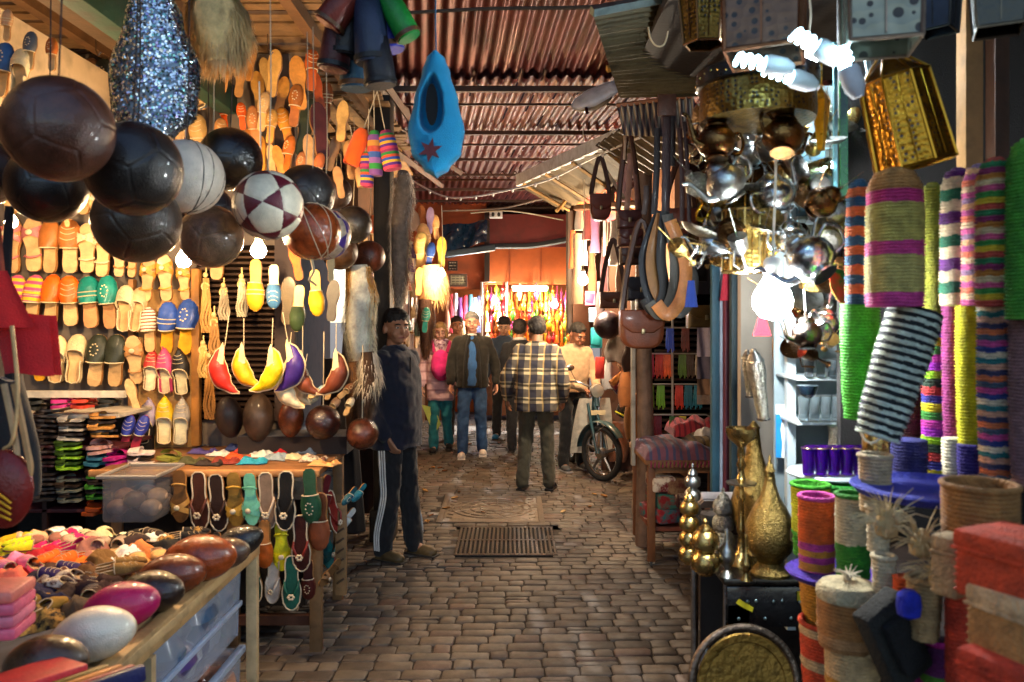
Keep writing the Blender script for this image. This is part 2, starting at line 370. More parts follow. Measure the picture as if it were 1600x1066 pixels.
# left stall: back wall with grey rendering, slatted ceiling, fascia, beam
wall('stall_back_wall', 'grey rendered back wall the slipper pairs hang on', (-2.4, 4.86, 1.65), (2.1, .08, 3.3), wall_('#6b6056'))
t = thing('slatted_ceiling', 'ceiling of old wooden slats above the left slipper stall', 'ceiling', (-2.2, 5.6, 3.32))
for i in range(34):
    b_ = MB() if i == 0 else b_
    b_.box((rnd.uniform(-.04, .04), -2.1 + i * .125, rnd.uniform(-.01, .01)), (2.5, .09, .02), rot=(rnd.uniform(-3, 3), 0, rnd.uniform(-1, 1)))
b_.build('slats', wood('#8a6a45'), t)
for x in (-.9, -.2, .5, 1.1): q = MB(); q.box((x, 0, -.05), (.06, 4.4, .07)); q.build('rafter', wood('#6a4a2c'), t)
for k in range(12):
    q = MB(); q.tube([(0, 0, 0), (0, 0, -.09), (.015, 0, -.12), (.03, 0, -.1)], .004, n=5)
    q.build('hook', CHROME, t, loc=(-.1 + .19 * (k % 6), -1.2 + .5 * (k // 6), -.05))
b_ = MB(); b_.box((0, 0, 0), (.04, 3.4, .42)); b_.build('fascia_board', wall_('#d9bd93', dirt=.4), loc=(-2.28, 2.9, 2.86), label='cream painted fascia board along the top of the slipper stall', cat='board')
b_ = MB(); b_.box((0, 0, 0), (.1, 3.2, .16), b=.006); b_.build('green_beam', wood('#0e3b2c', dirt=.6), loc=(-1.67, 3.1, 2.98), label='dark green painted beam above the cream fascia', cat='beam')
b_ = MB(); b_.box((0, 0, 0), (.12, 3.4, .12), b=.01); b_.build('roof_beam', wood('#4a3622'), loc=(-1.95, 2.95, 3.1), label='rough brown timber beam over the cream fascia board', cat='beam')
# black pillar at the corner of the left stall
t = thing('pillar', 'black painted pillar behind the man in the navy jacket', 'pillar', (-.99, 6.15, 0))
b_ = MB(); b_.box((0, 0, 1.7), (.13, .2, 3.4), b=.015); b_.box((0, 0, .12), (.18, .26, .24), b=.01); b_.build('shaft', wood('#120d0b', dirt=.2), t)
# rafters over the left walkway beyond the pillar
for i, (a, b2) in enumerate([((585, 135, 6), (640, 175, 7.4)), ((600, 128, 6), (650, 200, 7.6)), ((560, 160, 6.3), (640, 240, 8.2)), ((590, 215, 6.8), (690, 290, 9.5)), ((620, 200, 6.9), (720, 270, 9.5))]):
    p, q = P(*a), P(*b2); m = MB(); m.tube([(0, 0, 0), q - p], .035, n=4); m.build('rafter', wood('#5a3a24'), loc=p, label='rough %s rafter slanting over the left walkway by the hanging cones' % ['first', 'second', 'third', 'fourth', 'fifth'][i], cat='rafter', group='rafters over the left walkway')
for i in range(3):
    y_ = [6.2, 7.2, 8.3][i]; m = MB()
    for k in range(7): m.box((-.55 + k * .13, 0, 0), (.09, .9, .015), rot=(0, 0, rnd.uniform(-3, 3)))
    m.build('awning_slats', wood('#b58d5a'), loc=(-1.35, y_, 3.28 - .02 * i), rot=(0, -8, 0), label=['pale', 'middle', 'farthest'][i] + ' patch of wooden awning slats over the left walkway', cat='awning', group='slatted awnings on the left')
# right near stall shell
wall('stall_side_wall', 'dark wall at the back of the basket stall', (1.72, 2.6, 1.5), (.08, 2.9, 3), wall_('#1c1512'))
wall('partition', 'pale grey partition behind the hanging powder flasks', (1.086, 3.42, 1.3), (.22, .05, 2.6), wall_('#b3a898', dirt=.1))
b_ = MB(); b_.box((0, 0, 0), (1.3, 3.2, .05)); b_.build('stall_ceiling', wood('#17110e'), loc=(1.25, 2.5, 2.95), label='dark board ceiling above the lantern stall', cat='ceiling')
# ---------------------------------------------------------------- slippers
def wfun(kind):
    if kind == 'pointed': tab = [(0, .016), (.06, .03), (.3, .029), (.62, .04), (.82, .03), (.94, .012), (1, .002)]
    else: tab = [(0, .014), (.05, .027), (.15, .031), (.38, .028), (.66, .043), (.85, .038), (.95, .025), (1, .008)]
    return lambda t: interp(tab, t)
LN = .27
def outline(kind, k=1.0, n=22):
    w = wfun(kind); a = [(w(i / n) * k, LN * (i / n)) for i in range(n + 1)]
    return a + [(-x, z) for x, z in reversed(a)]
SH = {}
def shoe_meshes(kind, var=0):
    key = (kind, var)
    if key in SH: return SH[key][:2]
    w = wfun('pointed' if kind in ('pointed',) else 'round'); kk = 'pointed' if kind == 'pointed' else 'round'
    s = MB(); s.prism(outline(kk), .012); s.prism(outline(kk, .93), .004, m=1, X=M4.Translation((0, -.009, 0)))
    def hgt(t): return interp([(0, .03), (.4, .058), (.75, .042), (.95, .022), (1, .006)], t)
    u = MB()
    if kind in ('mule', 'pointed', 'loafer', 'ballet'):
        t0 = {'mule': .47, 'pointed': .5, 'loafer': .42, 'ballet': .62}[kind]; dip = {'mule': .03, 'pointed': .12, 'loafer': .02, 'ballet': .1}[kind]
        def up(a, b):
            ss = a * 2 - 1; ts = t0 + dip * (math.cos(ss * PI / 2) if kind != 'mule' else -math.cos(ss * PI / 2)) * .6 - (.18 if kind in ('ballet', 'pointed') else 0) * abs(ss) ** 3
            t = ts + (1.0 - ts) * b; wd = w(t) * 1.04 + .002
            return (wd * math.sin(ss * PI / 2), -.006 - hgt(t) * math.cos(ss * PI / 2) ** .75 * (1 if b < .98 else .6), t * LN)
        u.grid(up, 13, 12)
        rim = [up(i / 16, 0) for i in range(17)]; u.tube([V(p) + V((0, -.001, 0)) for p in rim], .0032, n=5, m=1)
        if kind == 'pointed':
            u.tube([(0, -.012, .262), (0, -.022, .275), (0, -.036, .28)], [.006, .004, .001], n=6)
        if kind in ('loafer', 'ballet', 'pointed'):
            te = t0 - (.16 if kind != 'loafer' else 0)
            def heel(a, b):
                q = a * 2 - 1; t = te * (1 - math.cos(q * PI / 2)) * 1.0 if 0 else te * abs(q) ** 1.4
                x = (w(t) * 1.05) * (1 if q > 0 else -1) if abs(q) > .04 else 0
                x = math.copysign(w(max(t, .0)) * 1.05 * min(1, abs(q) * 6), q)
                return (x * (1 - .06 * b), .0 - b * .034, t * LN - .002 + b * .004)
            u.grid(heel, 25, 4); u.tube([heel(i / 24, 1) for i in range(25)], .003, n=5, m=1)
        if var == 2:
            for q in range(9): u.ell(V(up(.5 + .11 * math.cos(q * .7), .45 + .2 * math.sin(q * .7))), (.0042, .003, .0042), m=1, n=8, k=5)
        if var == 3:
            for q in (.25, .4): u.tube([V(up(i / 10, q)) + V((0, -.0012, 0)) for i in range(11)], .0028, n=4, m=1)
        if var == 0 and kind in ('mule', 'loafer', 'pointed'):   # stitched ornament on the vamp
            for q in (.35, .55, .72): u.tube([V(up(.28 + .44 * i / 8, q - .08 * math.sin(PI * i / 8))) + V((0, -.001, 0)) for i in range(9)], .0016, n=4, m=1)
    x_ = None
    if kind == 'strap':
        for ta, tb in ((.58, .8),):
            def cr(sg):
                def f(a, b):
                    ss = a * 2 - 1; t = lerp(ta, tb, (a if sg > 0 else 1 - a)) + (b - .5) * .1; return (w(t) * 1.05 * math.sin(ss * PI / 2), -.006 - .042 * math.cos(ss * PI / 2) ** .8, t * LN)
                return f
            u.grid(cr(1), 9, 3); u.grid(cr(-1), 9, 3)
        u.ell((0, -.052, .69 * LN), (.014, .006, .014), m=1, n=10, k=6)
        x_ = MB(); x_.tube([(-.03, -.008, .3 * LN), (-.026, -.03, .26 * LN), (0, -.038, .24 * LN), (.026, -.03, .26 * LN), (.03, -.008, .3 * LN)], .005, n=6)
    elif kind == 'thong':
        for sg in (-1, 1): u.tube([(0, -.01, .8 * LN), (sg * .012, -.036, .72 * LN), (sg * .03, -.03, .55 * LN), (sg * .032, -.006, .45 * LN)], [.004, .006, .006, .005], n=6)
        for k in range(6): u.ell((.011 * math.cos(k * 1.05), -.042, .73 * LN + .011 * math.sin(k * 1.05)), (.007, .005, .007), m=1, n=8, k=5)
        u.tube([(x, -.012, z) for x, z in outline('round', .97)], .0035, n=5, m=1, closed=True)
    SH[key] = (s.mesh('slipper_sole', 45), u.mesh('slipper_upper', 60) if kind != 'sole' else None, x_.mesh('heel_strap', 60) if x_ else None)
    return SH[key][:2]
CREAM_IN = leather('#d9b98a')
def shoe(label, loc, kind, upper, trim='#e6cfa2', inner=None, solec='#a4713c', length=.27, rot=(0, 0, 0), toe_down=False, group=None, cat='slipper', up_m=None, wid=1):
    vr = (int(V(loc).x * 97) + int(V(loc).z * 61)) % 4 if kind in ('mule', 'loafer', 'ballet') else 0; sm, um = shoe_meshes(kind, vr); k = length / LN
    e = Euler([R(a) for a in rot]).to_matrix()
    if toe_down: e = e @ Euler((0, R(180), 0)).to_matrix()
    off = e @ V((0, 0, -length / 2))
    if inner is None and um is None: inner = upper
    t = thing('slipper', label, cat, V(loc) + off, group=group); t.rotation_euler = e.to_euler(); t.scale = (k * wid, k, k)
    place('sole', sm, [leather(solec), leather(inner or '#d2ab74')], t)
    if SH[(kind, vr)][2]: place('heel_strap', SH[(kind, vr)][2], [leather(upper)], t)
    if um: place('upper', um, [up_m or leather(upper), leather(trim)], t)
    return t
ORD = ['first', 'second', 'third', 'fourth', 'fifth', 'sixth', 'seventh', 'eighth', 'ninth', 'tenth', 'eleventh', 'twelfth', '13th', '14th', '15th', '16th', '17th', '18th', '19th', '20th', '21st', '22nd', '23rd', '24th'] + ['%dth' % k for k in range(25, 60)]
def stripes(c1, c2, sc=9, w=.5): return mat(c1, rough=.85, wave=('Z', sc, c2, w, .5), bump=.3, bs=200, name='striped_cloth')
D1 = 4.72
def hang_shoe(px, py, h, d, desc, kind, up, **k):
    L_ = S(h, d) * (.93 + .13 * ((px * 7 + py * 3) % 10) / 10); return shoe(desc, P(px, py, d), kind, up, length=L_, **k)
def cname(c):
    r_, g_, b2 = [int(c[i:i + 2], 16) for i in (1, 3, 5)]
    if r_ > 215 and g_ < 110 and b2 < 60: return 'vivid orange'
    if max(r_, g_, b2) < 75: return 'blackish'
    if g_ > r_: return 'dark green'
    if r_ > 205 and g_ > 140: return 'honey tan'
    if r_ > 190 and g_ > 110: return 'tan'
    if g_ < 110: return 'rust orange'
    return 'brown'
# ---- rows on the back wall: (px, py, height, colour words, kind, upper, trim, inner, toe_down)
ROWS = [
 ('top row', [(20, 383, 84, 'pink striped', 'strap', '#c2706a', 0), (53, 382, 84, 'pink striped', 'strap', '#c2706a', 0), (80, 385, 84, 'brown', 'mule', '#b06a2f', 0), (110, 385, 84, 'brown', 'mule', '#b06a2f', 0), (137, 388, 80, 'cream strapped', 'strap', '#e3cda0', 0), (163, 392, 80, 'cream strapped', 'strap', '#e3cda0', 0), (187, 405, 56, 'short orange strapped', 'strap', '#d08a4a', 0), (208, 406, 56, 'short orange strapped', 'strap', '#d08a4a', 0)]),
 ('second row', [(26, 470, 84, 'rainbow banded', 'mule', 'rb', 0), (53, 470, 86, 'rainbow banded', 'mule', 'rb', 0), (82, 470, 84, 'bright orange', 'mule', '#e8620c', 0), (110, 470, 84, 'bright orange', 'mule', '#e8620c', 0), (141, 472, 84, 'teal', 'mule', '#0c7f72', 0), (171, 472, 86, 'teal', 'mule', '#0c7f72', 0), (198, 482, 76, 'cream', 'ballet', '#d8c096', 0), (217, 484, 74, 'beige', 'ballet', '#c9a878', 0)]),
 ('third row', [(60, 558, 76, 'royal blue embroidered', 'mule', '#27379a', 0), (91, 561, 80, 'plain cream', 'ballet', '#ddc593', 0), (120, 561, 80, 'plain cream', 'ballet', '#ddc593', 0), (152, 563, 84, 'dark green felt', 'mule', '#2c3226', 0), (182, 563, 84, 'dark green felt', 'mule', '#2c3226', 0), (211, 562, 78, 'tan striped', 'strap', '#c08a52', 0)]),
 ('panel of yellow sandals', [(232, 436, 74, 'honey coloured knotted', 'strap', '#d69a3c', 0), (259, 434, 74, 'honey coloured knotted', 'strap', '#d69a3c', 0), (288, 438, 66, 'honey coloured knotted', 'strap', '#d69a3c', 0), (234, 515, 72, 'white and brown striped', 'mule', 'st', 0), (263, 512, 80, 'royal blue', 'mule', '#2a4fa3', 0), (294, 510, 84, 'royal blue', 'mule', '#2a4fa3', 0)]),
 ('pointed row', [(237, 578, 68, 'red pointed', 'pointed', '#b8342e', 1), (260, 579, 70, 'pink pointed', 'pointed', '#cf4a78', 1), (284, 580, 70, 'black and white pointed', 'pointed', '#23211f', 1)]),
 ('lowest pointed row', [(231, 658, 74, 'lilac grey pointed', 'pointed', '#a99cb4', 1), (258, 656, 76, 'yellow pointed', 'pointed', '#e0b81c', 1), (284, 658, 76, 'silver grey pointed', 'pointed', '#a29c93', 1)]),
]
for fi in range(40):
    fx = 22 + (fi % 11) * 29 + rnd.uniform(-4, 4); fy = [132, 215, 298, 232][fi // 11]; c = rnd.choice(['#c98c46', '#b0622a', '#e0c28a', '#8a5a34', '#d8842c', '#5a6a7a', '#a83a2c', '#d9b98a', '#3c4030', '#c8a060'])
    if fi // 11 == 3: fx = 334 + (fi % 11) * 4; fy = 330 + 34 * (fi % 11)
    if fy > 420 and fi // 11 == 3: continue
    hang_shoe(fx, fy, 76, D1, '%s slipper behind the hanging balls, %s from the left in the %s row' % (cname(c), ORD[fi % 11], ['highest', 'second', 'third', 'side'][fi // 11]), rnd.choice(['mule', 'loafer', 'strap', 'ballet']), c, group='slippers behind the hanging balls', rot=(rnd.uniform(-4, 4), rnd.uniform(-8, 8), rnd.uniform(-6, 6)), wid=1.15)
for rn, row in ROWS:
    for i, (px, py, h, desc, kind, up, td) in enumerate(row):
        um = None; trim = '#e6cfa2'; inner = None
        if up == 'rb': um = stripes('#c94f76', '#e0b52a', 9, .5); up = '#c94f76'
        if up == 'st': um = stripes('#e7ddc8', '#8a4a2a', 16, .35); up = '#e7ddc8'
        if 'royal' in desc: inner = '#e0a01c'
        if 'pointed' in desc: inner = '#e8d9ae'
        if 'teal' in desc: inner = '#c98e5c'
        same = [j for j, q in enumerate(row) if q[3] == desc]
        side = (['left', 'right'] if len(same) == 2 else ['left', 'middle', 'right'])[same.index(i)] + ' ' if len(same) > 1 else ''
        hang_shoe(px, py, h, D1, ('%s%s slipper on the grey wall, %s' % (side, desc, rn)).replace('leather slipper', 'slipper'), kind, up, trim=trim, inner=inner, up_m=um, group='slippers on the grey wall', rot=(rnd.uniform(-6, 6), rnd.uniform(-6, 6), rnd.uniform(-12, 12)), toe_down=False, wid=rnd.uniform(1.08, 1.24))
b_ = MB(); b_.box((0, 0, 0), (.03, .05, .95)); b_.build('wall_post', TANW, loc=P(207, 560, 4.8), label='thin tan batten between the dark green slippers and the pointed ones', cat='batten')
b_ = MB(); b_.box((0, 0, 0), (.34, .03, 1.02), b=.004); b_.build('display_board', wood('#c79a5a'), loc=P(262, 585, 4.79), label='tan board behind the pointed slippers', cat='board')
# extra pair tilted
hang_shoe(208, 618, 58, 4.6, 'plain cream slipper sole hanging tilted above the blue and red pair', 'sole', '#dcbd84', rot=(0, -18, 0), inner='#dcbd84', group=None)
for i, px in enumerate((199, 219)):
    hang_shoe(px, 676, 60, 4.45 - .02 * i, 'blue and red striped slipper hanging in front of the shelf, %s of the pair' % ('left', 'right')[i], 'mule', '#27379a', rot=(0, 12 + 8 * i, 8), inner='#b02a3c', solec='#b0263a')
# ---- slippers with blue soles at the very top left by the fascia
for i, (px, py, h, c, k, up) in enumerate([(6, 110, 90, 'blue and cream slipper at the left edge under the fascia', 'mule', '#2e5d9a'), (34, 118, 86, 'cream slipper with pale trim beside the blue one under the fascia', 'ballet', '#e2d0a2'), (48, 80, 60, 'grey slipper tucked behind the cream one under the fascia', 'mule', '#565a60'), (82, 85, 50, 'orange brown slipper under the cream fascia', 'mule', '#b5601f'), (12, 40, 50, 'red trimmed slipper hanging at the top left corner', 'mule', '#d3a173'), (183, 180, 44, 'orange slipper above the big leather balls', 'mule', '#e8690f'), (207, 182, 44, 'small orange and cream slipper above the big leather balls', 'mule', '#e2781f'),
    (150, 130, 60, 'blue slipper half behind the sequinned bag', 'mule', '#2b4a86'), (146, 320, 50, 'silver strapped sandal between the big dark balls', 'strap', '#c9bda6'), (130, 300, 50, 'pale strapped sandal between the big dark balls', 'strap', '#d9b98a'), (104, 338, 36, 'small orange slipper under the black ball', 'mule', '#d9772a'), (120, 215, 60, 'tan slipper glimpsed between the balls', 'mule', '#b77b3f')]):
    hang_shoe(px, py, h, 3.4 if py < 130 else 4.6, c, k, up, rot=(0, rnd.uniform(-8, 8), 0))
# ---- cluster hanging under the slatted ceiling (front of stall)
CL = [(352, 118, 62, '#d08a3c', 'sole'), (375, 125, 62, '#c98c46', 'sole'), (404, 145, 70, '#d8a04c', 'sole'), (428, 115, 78, '#dba553', 'sole'), (440, 150, 66, '#cf9440', 'sole'), (467, 130, 80, '#d98f35', 'sole'), (418, 120, 60, '#caa05a', 'sole'), (350, 180, 46, '#e4560f', 'mule'), (378, 182, 46, '#ef5a10', 'mule'), (398, 200, 66, '#c9824a', 'mule'), (424, 198, 58, '#d79a45', 'mule'), (447, 200, 62, '#d98d2c', 'mule'), (410, 240, 60, '#d9973a', 'sole'), (452, 240, 58, '#c8681f', 'mule'), (425, 250, 50, '#dcb377', 'sole'), (487, 110, 64, '#cf5f1e', 'mule'), (496, 142, 60, '#a84818', 'sole'), (478, 200, 90, '#2f3a26', 'sole'), (500, 205, 92, '#4a1a14', 'sole'), (470, 262, 50, '#d08a5a', 'mule'), (497, 262, 48, '#c4693a', 'mule'), (535, 190, 66, '#d2a45c', 'sole'), (360, 250, 50, '#b9763a', 'sole'), (388, 262, 40, '#cfa15a', 'sole'), (520, 240, 60, '#8f6a3f', 'sole'), (366, 96, 50, '#9a6a35', 'sole'), (343, 215, 60, '#c98a4a', 'mule'), (386, 230, 62, '#b5702f', 'sole'), (412, 175, 58, '#e0b070', 'mule'), (437, 255, 56, '#d8903a', 'sole'), (462, 165, 64, '#b86a2a', 'mule'), (484, 240, 60, '#caa070', 'sole'), (510, 160, 66, '#8a4a24', 'mule'), (392, 95, 60, '#c8843a', 'sole'), (548, 250, 60, '#c2935a', 'mule'), (530, 285, 50, '#a87a48', 'sole')]
wordc = {'e4': 'vivid orange', 'ef': 'flame orange'}
for i, (px, py, h, c, k) in enumerate(CL):
    nm = ('sole of a ' if k == 'sole' else '') + cname(c) + (' slipper' if k == 'sole' else ' slipper')
    hang_shoe(px, py, h, 4.5 + .25 * ((i * 7) % 5) / 5, '%s, %s from the left in the cluster under the slats' % (nm, ORD[sorted(q[0] for q in CL).index(px)]), k, c, inner=c, group='slippers under the slatted ceiling', rot=(rnd.uniform(-8, 8), rnd.uniform(-14, 14), rnd.uniform(-30, 30)))
# ---- ovals at mid height
for px, py, h, desc, k, c, inn, a in [(400, 446, 78, 'amber yellow slipper beneath the right hand bulb', 'mule', '#e39a1c', '#e8b04c', 0), (428, 448, 74, 'denim blue slipper with a cream lining beside the amber one', 'mule', '#3f6f9a', '#ead7a8', 0), (463, 408, 62, 'orange slipper with white edging under the netted ball', 'sole', '#dd5a12', '#dd5a12', -12), (466, 482, 70, 'dark green slipper with a cream lining', 'mule', '#2f4024', '#e2c77f', 4), (494, 458, 76, 'yellow embroidered slipper left of the fur pelt', 'mule', '#e0a31c', '#ecc257', -4), (520, 470, 70, 'dark grey oval slipper beside the yellow embroidered one', 'sole', '#3c3833', '#3c3833', 5), (517, 420, 40, 'small dark slipper behind the brown balls', 'sole', '#2e322c', '#2e322c', 0), (450, 470, 80, 'olive brown slipper at the dark post', 'sole', '#4b3d22', '#4b3d22', 3)]:
    hang_shoe(px, py, h, 4.35, desc, k, c, inner=inn, rot=(0, a, rnd.uniform(-15, 15)), toe_down=(k == 'mule'))
# ---- crescent babouches hung in pairs on strings
def crescent(label, px, py, h, d, col, rot, flip=1):
    t = thing('pointed_slipper', label, 'slipper', P(px, py, d), (0, rot, 0)); L_ = S(h, d) * .88
    def f(a, b):
        # body: hollow boat curving from heel (top) to upturned toe (bottom)
        ang = lerp(150, 262, b); rr = L_ * .58; cx = flip * rr * .55
        c = V((cx - flip * rr * math.cos(R(ang - 180)) , 0, -rr * math.sin(R(ang - 180)) * .98))
        wv = interp([(0, .004), (.15, .034), (.4, .066), (.62, .064), (.82, .03), (1, .003)], b) * L_ / .3
        th = a * 2 * PI; n_ = V((flip * math.cos(R(ang - 180)), 0, math.sin(R(ang - 180))))
        return tuple(c + n_ * (wv * .8 * math.cos(th)) + V((0, wv * .75 * math.sin(th), 0)))
    m = MB(); m.grid(f, 16, 22, cu=True, capu=True); m.build('upper', leather(col, coat=.3) if 0 else leather(col), t, sharp=60)
    e = MB(); e.tube([V(f(.5, i / 30)) * 1.012 for i in range(31)], .0045 * L_ / .26, n=5); e.tube([V(f(.0, i / 30)) for i in range(5, 31)], .003, n=5); e.build('edging', leather('#e6c9a0'), t)
    l = MB(); p0 = f(.25, .1); l.prism([(-.018, -.06), (.02, -.055), (.012, .03), (0, .06), (-.01, .03)], .006); l.build('lining', leather('#e8cf9c'), t, loc=(p0[0] + flip * .012, -.03, p0[2] - .01))
    s = MB(); s.tube([(f(0, 0)[0], 0, f(0, 0)[2]), (f(0, 0)[0] * 1.02, .0, f(0, 0)[2] + L_ * .6)], .0022, n=5); s.build('string', ROPE, t)
    return t
crescent('red leather slipper with a curled toe hanging on a string', 362, 566, 92, 4.25, '#c3271d', 8, 1)
crescent('left of the two bright yellow curled slippers on a string', 394, 562, 84, 4.27, '#e5a010', 0, 1)
crescent('right of the two bright yellow curled slippers on a string', 410, 566, 90, 4.2, '#ecc40f', 2, -1)
crescent('purple slipper with a curled toe hanging on a string', 440, 562, 94, 4.25, '#39207a', -10, -1)
crescent('cream slipper hanging beside the brown pair', 462, 590, 90, 4.3, '#d7c9a8', 6, 1)
crescent('left of the brown leather slippers hung on pale laces', 486, 574, 84, 4.3, '#7a3c22', 0, 1)
crescent('right of the brown leather slippers hung on pale laces', 512, 572, 86, 4.28, '#6d321c', 0, -1)
crescent('second cream slipper, low beside the brown pair', 480, 600, 60, 4.42, '#cdbd98', 12, 1)
# ---- slippers hanging off the front of the second table
FR = [(282, 775, 78, 'tan', 'strap', '#b88a45', '#6f4a22', 'upper'), (313, 782, 88, 'brown', 'thong', '#5b2c1b', '#4a2416', 'upper'), (341, 785, 92, 'dark brown', 'thong', '#3c2114', '#2c170e', 'upper'), (368, 780, 84, 'mustard', 'strap', '#c89a3a', '#8a6a2a', 'upper'), (393, 780, 86, 'mint green', 'strap', '#6fc0a4', '#74c4a8', 'upper'), (418, 782, 92, 'taupe', 'thong', '#c9b49c', '#8a7360', 'upper'), (447, 782, 92, 'black', 'thong', '#17130f', '#14100c', 'upper'), (486, 775, 84, 'bottle green', 'mule', '#2c5a3c', '#285238', 'upper'),
 (414, 850, 72, 'orange', 'mule', '#c9601e', '#d08a4a', 'middle'), (440, 852, 78, 'lemon yellow', 'strap', '#d9cf16', '#e0d61a', 'middle'), (471, 848, 92, 'maroon', 'thong', '#7a2218', '#3c120c', 'middle'), (500, 815, 90, 'rust', 'mule', '#8f4a2c', '#6a3a20', 'middle'),
 (398, 905, 78, 'dark green spotted', 'thong', '#0f4a3a', '#0e4a3a', 'bottom'), (428, 905, 78, 'white floral', 'thong', '#ddd2c2', '#e0d4c6', 'bottom'), (456, 910, 88, 'dark green beaded', 'thong', '#0f5242', '#0f5040', 'bottom'), (482, 905, 60, 'oxblood', 'mule', '#4a120e', '#3c100c', 'bottom'),
 (300, 860, 66, 'plum', 'strap', '#5a2440', '#3a1a2a', 'middle'), (340, 862, 60, 'grey', 'mule', '#6a6660', '#4a4640', 'middle'), (372, 862, 66, 'moss green', 'strap', '#4a5a2a', '#34401f', 'middle')]
for px, py, h, cn, k, up, inn, rown in FR:
    hang_shoe(px, py, h, 3.93 + .02 * (px % 3), '%s slipper in the %s row hanging off the front of the second table' % (cn, rown), k, up, inner=inn, trim='#d6c3a4', toe_down=True, rot=(0, rnd.uniform(-5, 5), rnd.uniform(-12, 12)), group='slippers hanging off the front of the second table', wid=1.1)
SD = [(505, 775, 70, 'burgundy', 'mule', '#5a1420'), (520, 800, 78, 'brick red', 'thong', '#8a2a24'), (508, 850, 80, 'teal beaded', 'strap', '#1c6a70'), (530, 850, 60, 'rose patterned', 'mule', '#a04a4a'), (545, 775, 40, 'deep teal', 'mule', '#17505c'), (560, 770, 40, 'light teal', 'mule', '#1f6f80'), (540, 812, 46, 'white and blue patterned', 'mule', '#b9c4cc'), (500, 885, 60, 'petrol blue', 'thong', '#1c4a5a'), (515, 895, 56, 'olive brown', 'strap', '#6a4a2a')]
for i, (px, py, h, cn, k, up) in enumerate(SD):
    hang_shoe(px, py, h, 4.1 + .22 * (i % 4), '%s slipper hanging on the alley side of the second table' % cn, k, up, inner=up, trim='#cfc0a8', toe_down=True, rot=(0, rnd.uniform(-20, 20) if i < 4 else 55, 55), group='slippers on the alley side of the second table')
# ---------------------------------------------------------------- footballs
PHI = (1 + 5 ** .5) / 2
def _norm(a): return [V(p).normalized() for p in a]
ICO = _norm([(0, s1, s2 * PHI) for s1 in (-1, 1) for s2 in (-1, 1)] + [(s1, s2 * PHI, 0) for s1 in (-1, 1) for s2 in (-1, 1)] + [(s2 * PHI, 0, s1) for s1 in (-1, 1) for s2 in (-1, 1)])
DOD = _norm([(a, b, c) for a in (-1, 1) for b in (-1, 1) for c in (-1, 1)] + [(s1 / PHI, 0, s2 * PHI) for s1 in (-1, 1) for s2 in (-1, 1)] + [(s2 * PHI, s1 / PHI, 0) for s1 in (-1, 1) for s2 in (-1, 1)] + [(0, s2 * PHI, s1 / PHI) for s1 in (-1, 1) for s2 in (-1, 1)])
BALLS = {}
def ball_mesh(kind):
    if kind in BALLS: return BALLS[kind]
    fc = {'12': [(n, 1, 0) for n in ICO], '32': [(n, .9393, 0) for n in ICO] + [(n, .9149, 0) for n in DOD], 'star': [(n, .8507, 0) for n in ICO] + [(n, .93, 1) for n in DOD]}[kind]
    bm = bmesh.new(); bmesh.ops.create_icosphere(bm, subdivisions=6 if kind in ('12', 'star') else 5, radius=1)
    def q(p):
        d = sorted(((p.dot(n) / h, i) for n, h, i in fc), reverse=True); return d[0][0] - d[1][0], d[0][1]
    for f in bm.faces: f.material_index = q(f.calc_center_median().normalized())[1]; f.smooth = True
    for v in bm.verts:
        p = v.co.normalized(); g_, _ = q(p); v.co = p * (1 - .02 * math.exp(-(g_ / .02) ** 2) + .004 * NZ.noise(p * 2.3))
    me = bpy.data.meshes.new('ball_panels'); bm.to_mesh(me); bm.free(); BALLS[kind] = me; return me
def bleather(c, **k):
    a = dict(rough=.38, var=.6, vs=3, bump=.3, bs=30, coat=.2, name='ball_leather', dirt=.12); a.update(k); return mat(c, **a)
BL = [ # px, py, radius px, real radius, kind, colours, label
 (92, 202, 81, .118, '12', ['#4f2a1a'], 'largest dark brown stitched leather ball, upper left of the hanging row', 1),
 (74, 288, 60, .12, '12', ['#0d0a0a'], 'black leather ball hanging behind and below the biggest brown one', 1),
 (-24, 268, 52, .11, '12', ['#241215'], 'dark ball cut off by the left edge under the biggest one', 1),
 (-14, 420, 24, .06, '12', ['#4a48b8'], 'small violet blue ball at the left edge above the red felt bag', 0),
 (209, 264, 73, .12, '12', ['#1f1915'], 'black leather ball with faint seams between the brown and the white ones', 1),
 (214, 345, 66, .125, '12', ['#3c2c1e'], 'dark olive brown ball hanging lowest of the three large ones', 1),
 (291, 277, 58, .12, '32', ['#cfc0ac'], 'off white leather ball with dark seams', 1),
 (360, 249, 49, .115, '12', ['#0c0807'], 'glossy black ball with bright glints beside the white one', 1),
 (322, 334, 45, .115, '12', ['#141a26'], 'blue black ball tucked behind the white one', 1),
 (330, 370, 49, .115, '12', ['#6a5540'], 'dusty greyish brown ball above the left bulb', 1),
 (419, 321, 54, .12, 'star', ['#d8ceb4', '#5a1020'], 'cream and maroon patchwork ball in the hanging row', 1),
 (478, 303, 45, .12, '12', ['#27221f'], 'charcoal ball behind the patchwork one', 1),
 (487, 361, 45, .118, '32', ['#8a3d14'], 'orange brown glossy ball in a white string net', 1),
 (508, 366, 40, .115, 'star', ['#b9a68f', '#3a2378'], 'purple and white ball behind the netted orange one', 1),
 (524, 301, 26, .1, '12', ['#3a2a22'], 'small dull brown ball behind the charcoal one', 1),
 (552, 351, 29, .11, '12', ['#26221c'], 'dark ball hanging high near the end of the row', 1),
 (531, 394, 28, .11, '12', ['#4a3018'], 'brown ball low in front of the fur pelt', 1),
 (577, 401, 25, .105, '12', ['#5a2a16'], 'last reddish brown ball at the right end of the hanging row', 1)]
